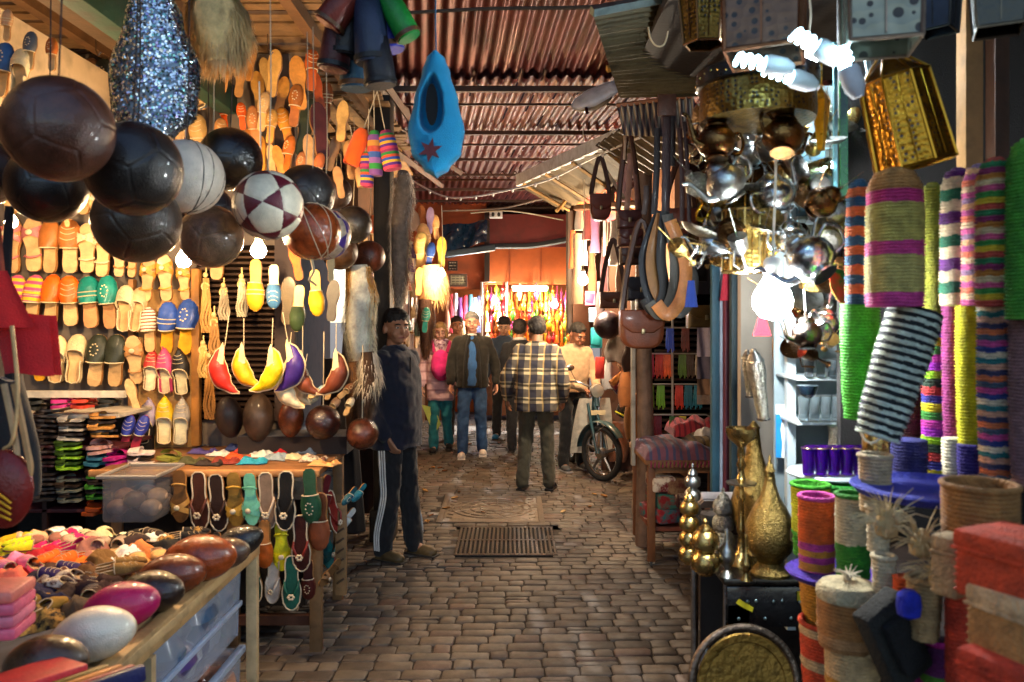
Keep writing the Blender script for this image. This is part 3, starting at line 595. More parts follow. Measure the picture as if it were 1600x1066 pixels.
for i, (px, py, rp, rr, kind, cs, lb, st) in enumerate(BL):
    d = rr * FPX / rp; c = P(px, py, d); r3 = random.Random(i)
    t = thing('leather_ball', lb, 'ball', c, group='leather balls hanging in a row')
    place('panels', ball_mesh(kind), [bleather(x, coat=.3 if i not in (6, 10) else .05, dirt=.15 if i not in (6, 10) else 0, var=.6 if i not in (6, 10) else .18, rough=.34 if i not in (7, 12) else .16) for x in cs], t, rot=(r3.uniform(0, 360), r3.uniform(0, 360), r3.uniform(0, 360)) if kind == '12' or i == 13 else (12, 8 * i, 20), scale=rr)
    if st:
        s = MB(); top = 2.9 - c.z; s.tube([(0, 0, rr), (.01, 0, top * .5), (0, .02, top)], .0022, n=5); s.build('string', ROPE if i > 8 else DARKW, t)
    if i in (12, 6, 10, 13):
        n_ = MB()
        for k in range(5 if i == 12 else 3):
            ax = V((r3.uniform(-1, 1), r3.uniform(-1, 1), r3.uniform(-.4, .4))).normalized(); u = ax.orthogonal().normalized(); w = ax.cross(u)
            n_.tube([(u * math.cos(a * .262) + w * math.sin(a * .262)) * rr * 1.005 for a in range(24)], .0022 if i == 12 else .0012, n=5, closed=True)
        if i == 12: n_.tube([(0, 0, -rr), (.01, 0, -rr * 1.4), (-.01, 0, -rr * 1.7), (.02, 0, -rr * 1.9)], .006, n=6)
        n_.build('net', ROPE if i == 12 else DARKW, t)
# ---------------------------------------------------------------- rugby balls along the edge of the front table
def rugby_mesh():
    m = MB()
    def f(a, b):
        th = a * 2 * PI; z = -1 + 2 * b; r_ = (1 - abs(z) ** 2.0) ** .5 * .62 * (1 - .12 * z * z); d = abs(((a * 4 + .5) % 1) - .5)
        r_ *= 1 - .02 * math.exp(-(d / .035) ** 2); return (r_ * math.cos(th), r_ * math.sin(th), z * 1.0)
    m.grid(f, 64, 33, cu=True); return m.mesh('rugby', 0)
RUG = rugby_mesh()
def rugby(label, loc, half, col, rot, group='rugby balls along the front table', **k):
    t = thing('rugby_ball', label, 'rugby ball', loc, rot, group); place('panels', RUG, bleather(col, **{**dict(dirt=0 if col in ('#efe2c8', '#b3175a') else .15, var=.12 if col in ('#efe2c8', '#b3175a') else .6), **k}), t, scale=half)
    return t
TT = .755
for px, py, ext, col, lb, rx, d in [(72, 1000, 134, '#4a3622', 'dull dark brown rugby ball nearest the camera', 84, 2.03), (146, 983, 134, '#efe2c8', 'cream white rugby ball on the table edge', 78, 2.2), (190, 945, 118, '#b3175a', 'shiny magenta rugby ball', 80, 2.42), (236, 912, 108, '#2a1a12', 'very dark brown rugby ball right behind the magenta one', 84, 2.55), (270, 886, 104, '#7a3512', 'chestnut rugby ball with a glossy highlight', 86, 2.72), (312, 857, 118, '#98400f', 'orange brown seamed rugby ball, the biggest of the far ones', 84, 2.86), (352, 838, 78, '#5a4030', 'greyish brown rugby ball behind the big orange brown one', 80, 3.0), (374, 824, 78, '#14120f', 'black rugby ball at the far corner of the table', 70, 3.15)]:
    half = S(ext, d) / 2; p = P(px, py, d); p.z = TT + half * .6
    rugby(lb, p, half, col, (rnd.uniform(-10, 10), rx, rnd.uniform(-4, 4)), rough=.22, coat=.5)
# ---------------------------------------------------------------- front table with plastic drawers below
t = thing('front_table', 'pale wooden table in the near left corner with clear drawers below', 'table', (-1.75, 2.4, 0))
b_ = MB(); b_.box((0, 0, .735), (1.36, 1.96, .03), b=.003); b_.build('table_top', wood('#bfa070'), t)
b_ = MB(); b_.box((.655, 0, .73), (.045, 1.98, .07), b=.004); b_.box((0, .985, .73), (1.3, .03, .07), b=.004); b_.build('edge_board', wood('#b99562', dirt=.5), t)
for x in (.655, -.64):
    for y_ in (.96, -.94): q = MB(); q.box((x, y_, .35), (.045, .035, .7), b=.003); q.build('leg', wood('#cdb083'), t)
q = MB()
q.box((.655, 0, .05), (.03, 1.86, .03))
q.box((.655, 0, .35), (.03, .03, .66)); q.build('rail', wood('#c9ad80'), t)
PLAST = mat('#b4c2d8', rough=.16, alpha=.34, var=.1, bump=.1, bs=12, coat=.3, name='cloudy_plastic')
junk = ['#6a4ba0', '#c9ccd6', '#8a4a3a', '#3a5a7a', '#b0b4c4', '#4a3a7a', '#c08a70', '#222a3a']
for k, (y_, z) in enumerate([(1.92, .39), (1.92, .03), (2.86, .39), (2.86, .03)]):
    t = thing('plastic_bin', 'cloudy clear plastic bin, %s %s under the front table' % (('upper', 'lower')[k % 2], ('near', 'far')[k // 2]), 'bin', (-1.43, y_, z), group='plastic bins under the front table')
    b_ = MB(); X_, Y_, Z_ = .6, .86, .3
    b_.box((0, 0, .006), (X_ - .04, Y_ - .04, .008))
    for sx in (-1, 1): b_.box((sx * X_ / 2, 0, Z_ / 2), (.006, Y_, Z_), rot=(0, sx * 3, 0)); b_.box((0, sx * Y_ / 2, Z_ / 2), (X_, .006, Z_), rot=(-sx * 3, 0, 0))
    b_.build('shell', PLAST, t)
    b_ = MB(); b_.box((.31, 0, Z_), (.03, Y_ + .04, .03), b=.006); b_.box((.31, 0, Z_ * .45), (.015, Y_, .02), b=.004); b_.build('rim', mat('#9fb2cf', rough=.3, name='plastic'), t)
for k in range(56):
    q = MB(); r3 = random.Random(k + 50); sz = r3.uniform(.06, .11)
    q.grid(lambda a, b: tuple((V((math.sin(PI * b) * math.cos(2 * PI * a), math.sin(PI * b) * math.sin(2 * PI * a), math.cos(PI * b))) * sz * (1 + .5 * NZ.noise(V((a * 3 if a < .5 else 3 - a * 3, b * 4, k)))))), 18, 10, cu=True)
    cc = junk[k % 8]; y_ = 1.55 + 1.68 * ((k * 37) % 56) / 56; z = (.39 if k % 2 else .03) + .08 + .1 * ((k // 2) % 2)
    q.build('wrapped_bundle', mat(cc, rough=.3, bump=.6, bs=25, coat=.4, name='plastic_wrap'), loc=(-1.22 - .11 * (k % 3), y_, z), label='crumpled %s wrapped bundle, %s in the clear bins under the front table' % (['violet', 'silver', 'rust', 'slate blue', 'pale grey', 'indigo', 'peach', 'dark navy'][k % 8], ORD[k // 8]), cat='bundle', group='wrapped bundles in the clear bins')
# ---------------------------------------------------------------- heap of little cloth slippers on the front table
CR = []
for k in range(6):
    r3 = random.Random(k); m = MB()
    def f(a, b, k=k):
        x = (a - .5) * 2; y_ = (b - .5) * 2; n1 = NZ.noise(V((x * 1.5, y_ * 1.5, k * 7.1))); n2 = NZ.noise(V((x * 3.6, y_ * 3.6, k * 3.3)))
        rr = 1 + .35 * NZ.noise(V((x * 1.2 + 9, y_ * 1.2, k))); e = max(0, 1 - max(abs(x), abs(y_)) ** 4)
        return (x * .075 * rr, y_ * .055 * rr, (.014 + .02 * n1 + .012 * n2 + .009 * math.cos(x * 5 + 3 * n1 + k)) * e + .004)
    m.grid(f, 15, 15); bm = None
    m.grid(lambda a, b, f=f: (f(a, b)[0] * .97, f(a, b)[1] * .97, 0), 8, 8)
    CR.append(m.mesh('bundle', 70))
CP = [ # px, py, colour, words
 (90, 790, '#e6d8cc', 'off white'), (66, 796, '#e9dcd0', 'ivory'), (55, 815, '#c9a27a', 'beige'), (75, 828, '#8a5a4a', 'brown'), (130, 805, '#20303a', 'dark slate'), (100, 818, '#d8c4a8', 'sand'), (155, 815, '#e5cf9a', 'pale yellow'), (175, 822, '#ead7a4', 'cream'), (140, 830, '#d9b98e', 'buff'), (215, 800, '#2a1f1a', 'black brown'), (238, 803, '#dfd0bc', 'cream white'), (205, 815, '#1c1814', 'black'), (228, 832, '#15130f', 'jet black'), (260, 812, 'leo', 'leopard print'), (283, 818, 'leo', 'leopard spotted'), (285, 800, '#121012', 'glossy black'), (250, 842, '#1a1816', 'black'),
 (30, 835, '#c9b01a', 'mustard yellow'), (52, 842, '#cfd01c', 'lime yellow'), (10, 830, '#d9a81a', 'amber'), (90, 836, '#c21a5a', 'fuchsia'), (105, 843, '#c2225e', 'hot pink'), (62, 855, '#b01a2c', 'crimson'), (45, 865, '#a81f26', 'red'), (100, 862, '#ef5a10', 'orange'), (118, 868, '#f0641a', 'bright orange'), (140, 850, '#8a5a4e', 'dusty rose'), (168, 846, '#a08a76', 'grey beige'), (190, 855, '#e2cfc0', 'cream pink'), (215, 850, '#b8703a', 'copper'), (228, 858, '#cf9a5c', 'caramel'), (195, 865, '#e6dccc', 'white'), (170, 868, '#6a4a22', 'olive brown'),
 (35, 878, '#e0708c', 'rose pink'), (15, 892, '#d9604a', 'coral'), (30, 868, '#e07a9c', 'candy pink'), (78, 885, '#2a1a4a', 'dark violet'), (58, 892, '#1a1428', 'dark indigo'), (105, 885, '#3a2018', 'dark brown'), (125, 898, 'leo2', 'brown and white patterned'), (100, 893, 'leo2', 'brown and white speckled'), (150, 885, '#5a3a1c', 'bronze'), (180, 880, '#7a5a2c', 'khaki'), (68, 915, '#171534', 'navy'), (95, 922, '#14122a', 'midnight blue'), (45, 918, '#15121e', 'black violet'), (120, 915, '#2a1a16', 'dark chocolate'), (60, 940, 'leo', 'leopard print'), (45, 945, '#7a5a1c', 'gold brown'), (84, 945, 'leo', 'leopard spotted'), (150, 905, '#2a1412', 'dark maroon'), (20, 915, '#e0502a', 'orange red'), (8, 870, '#b05a2a', 'rust'), (130, 935, '#4a3a2a', 'taupe'), (160, 925, '#3a2418', 'dark tan'), (5, 945, '#d9502a', 'vermilion'), (200, 835, '#3a2a24', 'dark umber'), (120, 822, '#c49a7a', 'tan'), (45, 800, '#caa88a', 'light tan')]
LEO = mat('#b88a3c', rough=.85, col2='#17100a', vs=55, bump=.3, name='leopard_cloth'); LEO2 = mat('#5a2a1c', rough=.85, col2='#d8c8b0', vs=30, bump=.3, name='patterned_cloth')
for i, (px, py, c, w_) in enumerate(CP):
    m_ = LEO if c == 'leo' else LEO2 if c == 'leo2' else mat([min(1, x * 1.5 + .004) for x in lin(c)[:3]], rough=.8, var=.25, vs=20, bump=.4, bs=120, spec=.2, name='soft_leather')
    d = (CZ - .79) * FPX / (py - HZ + 10); d = max(1.75, min(d, 3.3)); p = P(px, py, d)
    t = thing('cloth_slipper', '%s soft slipper lying crumpled on the front table, %s' % (w_, ['far side', 'middle', 'near side'][0 if py < 845 else 1 if py < 900 else 2] + ', %s column' % ['left', 'second', 'third', 'right'][min(3, px // 75)]), 'slipper', (p.x, p.y, TT), (0, 0, (i * 67) % 360), 'soft slippers heaped on the front table', scale=(1.35, 1.35, 1.2 + .5 * (i % 3)))
    place('upper', CR[i % 6], m_, t)
    if i % 3 == 0:   # the pair's flat shoe showing out of the crumpled one
        sm_, um_ = shoe_meshes(['mule', 'ballet', 'loafer'][(i // 3) % 3]); k_ = .5
        for e in (0, 1):
            X = M4.Translation((-.03 + .055 * e, -.055, .016 + .008 * (i % 3))) @ M4.Rotation(R(-90 + 8), 4, 'X') @ M4.Scale(k_, 4)
            place('sole', sm_, [leather('#8a5a34'), leather('#c9a06c')], t, X=X); place('vamp', um_, [m_, leather('#c9b088')], t, X=X)
# underlay so that the heap has depth
h = MB(); h.grid(lambda a, b: (-2.42 + a * 1.12, 1.6 + b * 1.6, TT + .004 + .035 * max(0, NZ.noise(V((a * 9, b * 11, 2)))) * (1 if 0 < a < 1 and 0 < b < 1 else 0)), 40, 50); h.build('table_cloth', cloth('#2a1d1a'), label='dark cloth spread under the heap of soft slippers', cat='cloth')
# notebooks and boxes at the near left corner
def stack(name, label, cat, loc, rot, dims, cols, part, group=None, jit=.004):
    t = thing(name, label, cat, loc, rot, group); z = 0
    for i, c in enumerate(cols):
        q = MB(); q.box((rnd.uniform(-jit, jit), rnd.uniform(-jit, jit), z + dims[2] / 2), dims, rot=(0, 0, rnd.uniform(-2, 2)), b=dims[2] * .3); q.build(part, leather(c), t); z += dims[2] * 1.02
    return t
stack('box_stack', 'stack of pink edged flat boxes at the left edge of the front table', 'boxes', P(8, 988, 2.0) * 1, (0, 0, 8), (.1, .13, .03), ['#d8607a', '#e0788c', '#d8607a', '#e07a6a'], 'box')
for i, (px, c, w_) in enumerate([(30, '#c3202a', 'red'), (112, '#8a6a1c', 'olive yellow'), (134, '#c9741a', 'amber orange'), (154, '#9a2a2a', 'dark red'), (170, '#1c2050', 'navy blue')]):
    q = MB(); wd = .17 if i == 0 else .022; ln_ = .24 if i == 0 else .17; q.box((0, 0, .0), (wd, ln_, .04), b=.006); t = thing('notebook', '%s leather notebook lying at the near corner of the front table' % w_, 'notebook', P(px, 1070, 1.86), (0, -8, -38)); q.build('cover', leather(c), t); q = MB(); q.box((0, -.004, 0), (wd - .01, ln_ + .002, .028)); q.build('pages', mat('#d8ccb0', rough=.9, name='paper'), t)
# ---------------------------------------------------------------- things hanging at the very left edge
t = thing('felt_bag', 'red felt bag hanging at the left edge with folded flaps', 'bag', P(30, 585, 2.3)); t.scale = (1.35,) * 3
def fb(a, b, z0, z1): x = lerp(-.05, .055, a) * (1 + .15 * b); return (x + .02 * (1 - b), -.02 * math.sin(PI * a), lerp(z0, z1, b) + .004 * math.sin(a * 5))
q = MB(); q.grid(lambda a, b: fb(a, b, 0, .13), 12, 8); q.grid(lambda a, b: V(fb(a, b, 0, .13)) + V((0, .03, 0)), 12, 8); q.build('body', cloth('#c4151a'), t)
q = MB(); q.grid(lambda a, b: (lerp(-.055, -.01 + .06 * (1 - b), a), -.035 - .01 * math.sin(a * 5), lerp(.1, .22, b)), 12, 8); q.build('flap', cloth('#d01c1c'), t)
q = MB(); q.tube([(-.04, 0, .2), (-.06, 0, .4), (-.07, 0, .7)], .006, flat=2); q.build('strap', leather('#8a3a1c'), t)
for i, (px, a, c, w_) in enumerate([(6, (0, 600, 2.0), '#c9a070', 'tan'), (22, (24, 700, 2.0), '#b98a58', 'light brown')]):
    p0 = P(px, 600, 2.0); q = MB(); q.tube(smooth_path([(0, 0, 0), (.03, 0, -.15), (.03 + .01 * i, 0, -.22), (.015, 0, -.28)]), .0045, n=6, flat=2, up=(1, 0, 0)); q.build('leather_strap', leather(c), loc=p0, label='%s leather strap dangling at the left edge beside the dark bag' % w_, cat='strap')
t = thing('oval_bag', 'maroon oval leather bag at the left edge with yellow lacing', 'bag', P(6, 820, 2.0))
q = MB(); q.ell((0, 0, .09), (.075, .03, .1)); q.build('body', leather('#7a201a', rough=.3), t)
q = MB()
for k in range(4): q.tube(smooth_path([(-.05, -.028, .03 + k * .016), (0, -.04, .038 + k * .018), (.04, -.035, .02 + k * .014)]), .003, n=5)
q.build('lacing', leather('#e0a01c'), t)
q = MB(); q.tube(smooth_path([(.0, 0, .19), (.03, -.01, .22), (.035, 0, .34), (.02, 0, .5)]), .005, n=6); q.build('handle', leather('#caa06a'), t)
t = thing('dark_bag', 'black cloth bag hanging in the shade at the left edge', 'bag', P(40, 770, 2.5))
q = MB(); q.grid(lambda a, b: ((.09 + .03 * math.sin(b * PI)) * math.cos(a * 2 * PI) * (1.05 - b * .75), .05 * math.sin(a * 2 * PI), b * .36 + .01 * math.sin(a * 12)), 24, 12, cu=True, capu=True); q.build('body', cloth('#17181a'), t, loc=(-.05, 0, 0))
q = MB(); q.tube([(-.05, 0, .35), (-.06, 0, .7), (-.05, 0, .9)], .008, flat=2); q.build('strap', cloth('#121212'), t)
# ---------------------------------------------------------------- shelf with stacked slippers under the wall display
t = thing('slipper_shelf', 'dark red shelf unit stacked with flat slippers under the wall display', 'shelf', (-2.72, 4.5, 0))
for z in (.42, .66, .83, 1.0, 1.17): q = MB(); q.box((0, 0, z), (1.2, .42, .02), b=.003); q.build('board', wood('#4a1418') if z < 1.1 else wood('#b9b0a0'), t)
for x in (-.59, -.2, .2, .59): q = MB(); hh = 1.18 if x < .5 else .66; q.box((x, 0, hh / 2 + .01), (.025, .42, hh)); q.build('upright', wood('#2a1210'), t)
wall('edge_strip', 'white painted edge strip under the lowest wall slippers', P(115, 616, 4.25) + V((0, 0, 0)), (.55, .03, .035), wood('#d8cfba', dirt=.3), cat='strip')
q = MB()
ST = [(62, 636, 2, '#2a2a24', 'dark grey'), (97, 634, 2, '#d83a8a', 'pink'), (133, 634, 2, '#d8452c', 'red'), (168, 634, 2, '#22231e', 'black'),
      (75, 680, 6, '#2c2422', 'dark brown'), (112, 686, 5, '#b9b2a4', 'white edged'), (160, 682, 5, '#c48a44', 'tan edged'), (72, 728, 6, '#3a1a1c', 'dark maroon'), (108, 730, 6, '#8fc42a', 'lime green'), (157, 706, 2, '#b9908a', 'dusty pink'), (150, 722, 2, '#2f6a80', 'teal blue'), (183, 722, 2, '#b01c7a', 'magenta'), (220, 722, 3, '#e6d2ca', 'pale pink'), (262, 723, 2, '#8a8a3a', 'olive'),
      (70, 778, 6, '#26262a', 'charcoal'), (110, 780, 5, '#6a7066', 'grey edged'), (155, 776, 6, '#3f8a2a', 'grass green'), (150, 800, 2, '#d8642a', 'orange')]
slim = MB(); slim.prism(outline('round', 1.0), .01, X=M4.Rotation(R(-90), 4, 'X') @ M4.Translation((0, 0, -.135))); slim.grid(lambda a, b: (.042 * math.sin((a - .5) * PI) * (1 - .3 * b), -.0 + lerp(0, .12, b), .008 + .022 * math.cos((a - .5) * PI) * (1 - .5 * b)), 10, 6); SLIM = slim.mesh('flat_slipper', 50)
for px, py, n_, c, w_ in ST:
    d = 4.28; p = P(px, py, d); zb = p.z
    for k in range(n_):
        t = thing('flat_slipper', '%s flat slipper, %s from the bottom of its pile by the shelf' % (w_, ORD[k]), 'slipper', (p.x + rnd.uniform(-.008, .008), p.y + rnd.uniform(-.01, .01), zb + k * .026), (rnd.uniform(-3, 3), rnd.uniform(-9, 9), 90 + rnd.uniform(-12, 12) if n_ > 2 else rnd.uniform(-15, 15)), 'piles of flat slippers by the shelf', scale=(1.1, .5, 1.1) if n_ > 2 else (1.3, .5, 1.6))
        place('body', SLIM, leather(c if (k % 2 == 0 or n_ < 3) else '#2a201a' if w_ != 'lime green' else '#2f4a14'), t)
q = MB(); q.box((0, 0, .0), (1.2, .04, .9)); q.build('backing_board', wood('#140d0b'), loc=(-2.72, 4.7, .68), label='dark backing board behind the stacked flat slippers', cat='board')
# ---------------------------------------------------------------- second table (slippers), shutter, balls, tote
TZ = .93
t = thing('slipper_table', 'wooden table whose front and side are hung with slippers', 'table', (-1.55, 4.45, 0))
q = MB(); q.box((0, 0, TZ - .02), (1.14, .86, .03), b=.004); q.build('table_top', wood('#8a5c34'), t)
q = MB(); q.box((0, -.44, TZ - .012), (1.16, .025, .035), b=.005); q.build('edge_strip', wood('#c98f55'), t)
for x, y_ in ((.1, -.3), (.5, .36), (-.5, -.3), (-.5, .36), (.55, -.38)): q = MB(); q.box((x, y_, .44), (.06, .05, .9), b=.005); q.build('leg', wood('#7a5a38'), t)
q = MB(); q.box((.0, -.3, .13), (1.0, .04, .05)); q.tube([(-.3, -.3, .05), (.1, -.3, .28)], .022, n=4); q.build('brace', wood('#4a2a1c'), t)
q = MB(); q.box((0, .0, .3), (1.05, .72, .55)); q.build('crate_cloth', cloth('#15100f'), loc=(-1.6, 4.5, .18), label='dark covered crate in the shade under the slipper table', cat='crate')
q = MB()
for k in range(3): q.box((.52, -.41 + 0 * k, 0), (.01, .01, .01))
t = thing('carved_board', 'narrow carved wooden board leaning at the table corner near the alley', 'board', P(533, 915, 4.35))
q = MB(); q.box((0, 0, .2), (.06, .03, .5), b=.004); q.build('plank', wood('#8a6a44'), t)
q = MB()
for k in range(6): q.box((0, -.018, .03 + .055 * k), (.05, .008, .012), rot=(0, -35, 0), b=.003)
q.build('carving', wood('#4a3320'), t)
# goods on its top
GD = [(345, 710, '#d8d2c8', 'white'), (372, 700, '#3a4a80', 'denim blue'), (395, 722, '#1f9ab8', 'turquoise'), (388, 704, '#d8402a', 'red'), (408, 712, '#e0e0d0', 'cream'), (424, 700, '#e8a818', 'yellow'), (440, 706, '#d01c20', 'scarlet'), (372, 716, '#e8501c', 'orange'), (352, 722, '#8a2a1c', 'rust red'), (330, 724, '#2a1a16', 'dark brown'), (432, 716, '#8fa0aa', 'grey blue'), (455, 715, '#d8c49a', 'cream straw'), (470, 700, '#7a98b4', 'pale blue'), (490, 718, 'leo2', 'dark and white dotted'), (300, 722, '#4a4a2a', 'dark olive'), (318, 706, '#5a4a8a', 'violet'), (482, 706, '#5a6a80', 'slate'), (498, 702, '#c8c0b0', 'ivory'), (335, 690, '#5a5660', 'grey'), (358, 690, '#3a3a40', 'charcoal'), (460, 690, '#3a5a8a', 'blue'), (508, 725, '#d8a060', 'peach'), (415, 690, '#4a3a3a', 'umber'), (500, 690, '#4a2a1a', 'brown')]
for i, (px, py, c, w_) in enumerate(GD):
    d = 4.12 + (728 - py) * .02; p = P(px, py + 6, d)
    t = thing('cloth_slipper', '%s soft slipper folded flat on top of the second table' % w_, 'slipper', (p.x, p.y, max(TZ - .003, p.z - .01)), (0, 0, (i * 41) % 50 - 25), 'soft slippers on the second table', scale=(.95, .9, 1.1))
    place('upper', CR[i % 6], LEO2 if c == 'leo2' else mat(c, rough=.7, var=.3, vs=20, bump=.4, bs=120, name='soft_leather'), t)
q = MB(); q.box((0, 0, 0), (.62, .3, .1)); q.build('display_riser', cloth('#2a1d18'), loc=(-1.25, 4.68, TZ + .045), label='dark cloth covered riser at the back of the second table', cat='riser')
rugby('left of the two upright dark woven rugby balls', P(358, 652, 4.6), .125, '#2a1a12', (8, -8, 20), 'upright rugby balls on the second table', rough=.5)
rugby('right of the two upright dark woven rugby balls', P(404, 652, 4.55), .14, '#3a2616', (-4, 4, 60), 'upright rugby balls on the second table', rough=.55)
rugby('glossy chestnut rugby ball standing upright on the second table', P(455, 653, 4.5), .115, '#6a2f10', (5, 4, 10), None, rough=.2)
for px, py, rp, c, lb, d, st in [(505, 660, 27, '#2a0d08', 'very dark red brown ball resting beside the upright rugby ball', 4.4, 0), (566, 678, 25, '#5a2a16', 'brown ball hanging under the long fur tail', 4.5, 1)]:
    t = thing('leather_ball', lb, 'ball', P(px, py, d)); place('panels', ball_mesh('32'), bleather(c, rough=.15), t, scale=S(rp, d), rot=(30, 20, 5))
    q = MB(); q.tube([(0, 0, S(rp, d)), (0, .02, .5)], .003, n=5); q.build('string', ROPE, t)
t = thing('storage_tub', 'cloudy clear plastic tub of wrapped goods beside the second table', 'tub', P(222, 806, 3.9))
q = MB(); q.box((0, 0, .11), (.25, .3, .22), b=.02); q.build('shell', mat('#8a8484', rough=.2, alpha=.5, bump=.3, bs=14, name='cloudy_plastic'), t)
for k in range(9): q = MB(); q.ell((-.08 + .08 * (k % 3), -.08 + .07 * (k // 3), .06 + .04 * (k % 2)), (.05, .045, .04)); q.build('content', mat(['#7a5a4a', '#4a3a3a', '#a08a7a'][k % 3], rough=.4, bump=.6, bs=30, name='plastic_wrap'), t)
q = MB(); q.tube([(-.135, -.16, .22), (.135, -.16, .22), (.135, .16, .22), (-.135, .16, .22)], .01, n=6, closed=True); q.build('rim', mat('#8a847f', rough=.35, name='plastic'), t)
# ribbed shutter panel and dark post behind
t = thing('shutter', 'dark ribbed roller shutter behind the curled slippers', 'shutter', P(385, 650, 4.78))
q = MB()
for k in range(30): q.tube([(-.3, 0, k * .034), (.3, 0, k * .034)], .013, n=6)
q.build('slats', metal_('#4a3a30', .5), t)
q = MB(); q.box((0, .02, .5), (.6, .02, 1.05)); q.build('backing', metal_('#17110e', .7), t)
t = thing('post', 'dark brown post to the right of the ribbed shutter', 'post', P(447, 650, 4.74)); q = MB(); q.box((0, 0, .9), (.12, .06, 1.85)); q.build('shaft', wood('#2a1410'), t)
t = thing('post', 'golden brown post left of the ribbed shutter', 'post', P(307, 690, 4.72)); q = MB(); q.box((0, 0, .5), (.05, .05, 1.05), b=.01); q.build('shaft', wood('#a8702c'), t)
# braided tassels
for i, (px, py, h_, c, w_) in enumerate([(322, 470, 100, '#c09050', 'upper golden'), (335, 520, 70, '#b0824a', 'middle golden'), (327, 600, 110, '#9a6a34', 'long braided brown'), (350, 470, 60, '#a89a80', 'grey cream'), (378, 460, 70, '#b8ac90', 'pale cream'), (318, 560, 60, '#d0a860', 'light straw')]):
    L_ = S(h_, 4.55); t = thing('tassel', '%s leather tassel hanging beside the shutter' % w_, 'tassel', P(px, py, 4.55), group=None)
    q = MB()
    for k in range(9):
        a = k * .7; q.tube(smooth_path([(.012 * math.cos(a), .012 * math.sin(a), L_ * .35), (.02 * math.cos(a + 1), .02 * math.sin(a + 1), 0), (.03 * math.cos(a), .02 * math.sin(a), -L_ * .3), (.03 * math.cos(a + 1) , .02 * math.sin(a), -L_ * .5)]), .006, n=5)
    q.build('fringe', leather(c), t)
    q = MB(); q.ell((0, -.01, L_ * .4), (.014, .012, .016)); q.tube(arc((0, -.012, L_ * .22), .02, 0, 330, 12), .006, n=5); q.tube([(0, 0, L_ * .4), (0, 0, L_ * .6)], .004, n=5); q.build('knot', leather('#d8b878'), t)
# beaded slippers and trinkets piled at the far corner
for i, (px, py, c, w_) in enumerate([(500, 612, '#8fb4c0', 'blue and white round'), (515, 612, '#c0d0d8', 'silver blue'), (545, 636, '#d8c8a8', 'cream'), (520, 636, '#a08068', 'brown beaded'), (540, 612, '#8a5a3a', 'brown'), (480, 628, '#b0a890', 'grey cream')]):
    hang_shoe(px, py, 40, 4.7, '%s slipper stacked behind the dark ball' % w_, 'mule', c, rot=(-50, rnd.uniform(-60, 60), rnd.uniform(-30, 30)))
# ---------------------------------------------------------------- fur
def fur(name, label, cat, path, radii, cols, n=2600, ln=.05, d=5, core=None, seed=0, flat=.45, droop=1.0, part='hair'):
    """pelt: a core tube with many tapered hair blades over it"""
    r3 = random.Random(seed); pts = [V(p) for p in path]; base = pts[-1]; t = thing(name, label, cat, base)
    q = MB(); q.tube([p - base for p in pts], [r_ * .8 for r_ in radii], n=12, flat=1, up=(0, 1, 0)); q.build('skin', mat(core or cols[len(cols) // 2], rough=1, var=.4, vs=18, bump=.8, bs=60, name='fur'), t)
    hs = [MB() for _ in cols]
    for _ in range(n):
        u = r3.random() * (len(pts) - 1.001); i = int(u); f_ = u - i; c = pts[i].lerp(pts[i + 1], f_) - base; rr = lerp(radii[i], radii[i + 1], f_); a = r3.uniform(0, 2 * PI)
        nrm = V((math.cos(a), math.sin(a) * flat - .1, 0)); p = c + V((nrm.x * rr, nrm.y * rr, 0)); dn = (pts[i + 1] - pts[i]).normalized()
        L_ = ln * r3.uniform(.6, 1.3); dirv = (dn * droop * 1.3 + nrm * r3.uniform(.15, .5) + V((r3.gauss(0, .25), r3.gauss(0, .25), r3.gauss(0, .2)))).normalized()
        side = dirv.cross(nrm).normalized() * L_ * .045; tip = p + dirv * L_ + V((0, 0, -L_ * .35)); mid = p + dirv * L_ * .55
        k = min(len(cols) - 1, int(max(0, min(.999, (u / (len(pts) - 1)) + r3.gauss(0, .06))) * len(cols)))
        hs[k].add([p - side, p + side, mid + side * .8, mid - side * .8, tip], [(0, 1, 2, 3), (3, 2, 4)])
    for k, c in enumerate(cols):
        if hs[k].v:
            o = hs[k].build(part, mat(c, rough=.75, var=.35, vs=25, bump=0, name='fur'), t, sharp=0)
    return t
fur('fur_pelt', 'long cream and yellow goat pelt hanging at the end of the ball row', 'fur', [P(560, 415, 5.1), P(565, 460, 5.1), P(560, 510, 5.1), P(566, 560, 5.1), P(568, 600, 5.1)], [.07, .1, .1, .08, .05], ['#d9a95a', '#e9ddc0', '#ede3cd', '#d99f4a'], 5200, .045, seed=1)
fur('fur_tail', 'brown and white fur tail below the cream pelt', 'fur', [P(574, 550, 4.9), P(578, 590, 4.9), P(570, 620, 4.9), P(564, 660, 4.9)], [.05, .07, .06, .04], ['#e0d6c6', '#d8cbb4', '#3a2414', '#4a2c14'], 2200, .06, seed=2)
fur('fur_tail', 'dark brown fur tail beside the white tuft', 'fur', [P(552, 565, 4.95), P(555, 590, 4.95), P(562, 640, 4.95), P(565, 665, 4.95)], [.04, .05, .05, .03], ['#3a2416', '#6a4420', '#4a2c16'], 1500, .06, seed=3)
fur('fur_strip', 'grey and white fur strip hanging on the pillar above the man', 'fur', [P(630, 270, 5.75), P(630, 310, 5.9), P(625, 350, 5.9), P(625, 400, 5.9), P(625, 440, 5.9), P(622, 480, 5.9)], [.05, .09, .08, .08, .07, .03], ['#e0d4c6', '#a89c94', '#8a7868', '#7a5a42', '#d9c0a0'], 4200, .04, seed=4)
fur('fur_pelt', 'dark brown fur hanging beyond the pillar over the tourists', 'fur', [P(664, 468, 9.5), P(664, 500, 9.5), P(666, 530, 9.5), P(665, 556, 9.5)], [.1, .12, .08, .03], ['#4a2c18', '#3a2114', '#5a3418'], 2200, .06, seed=5)
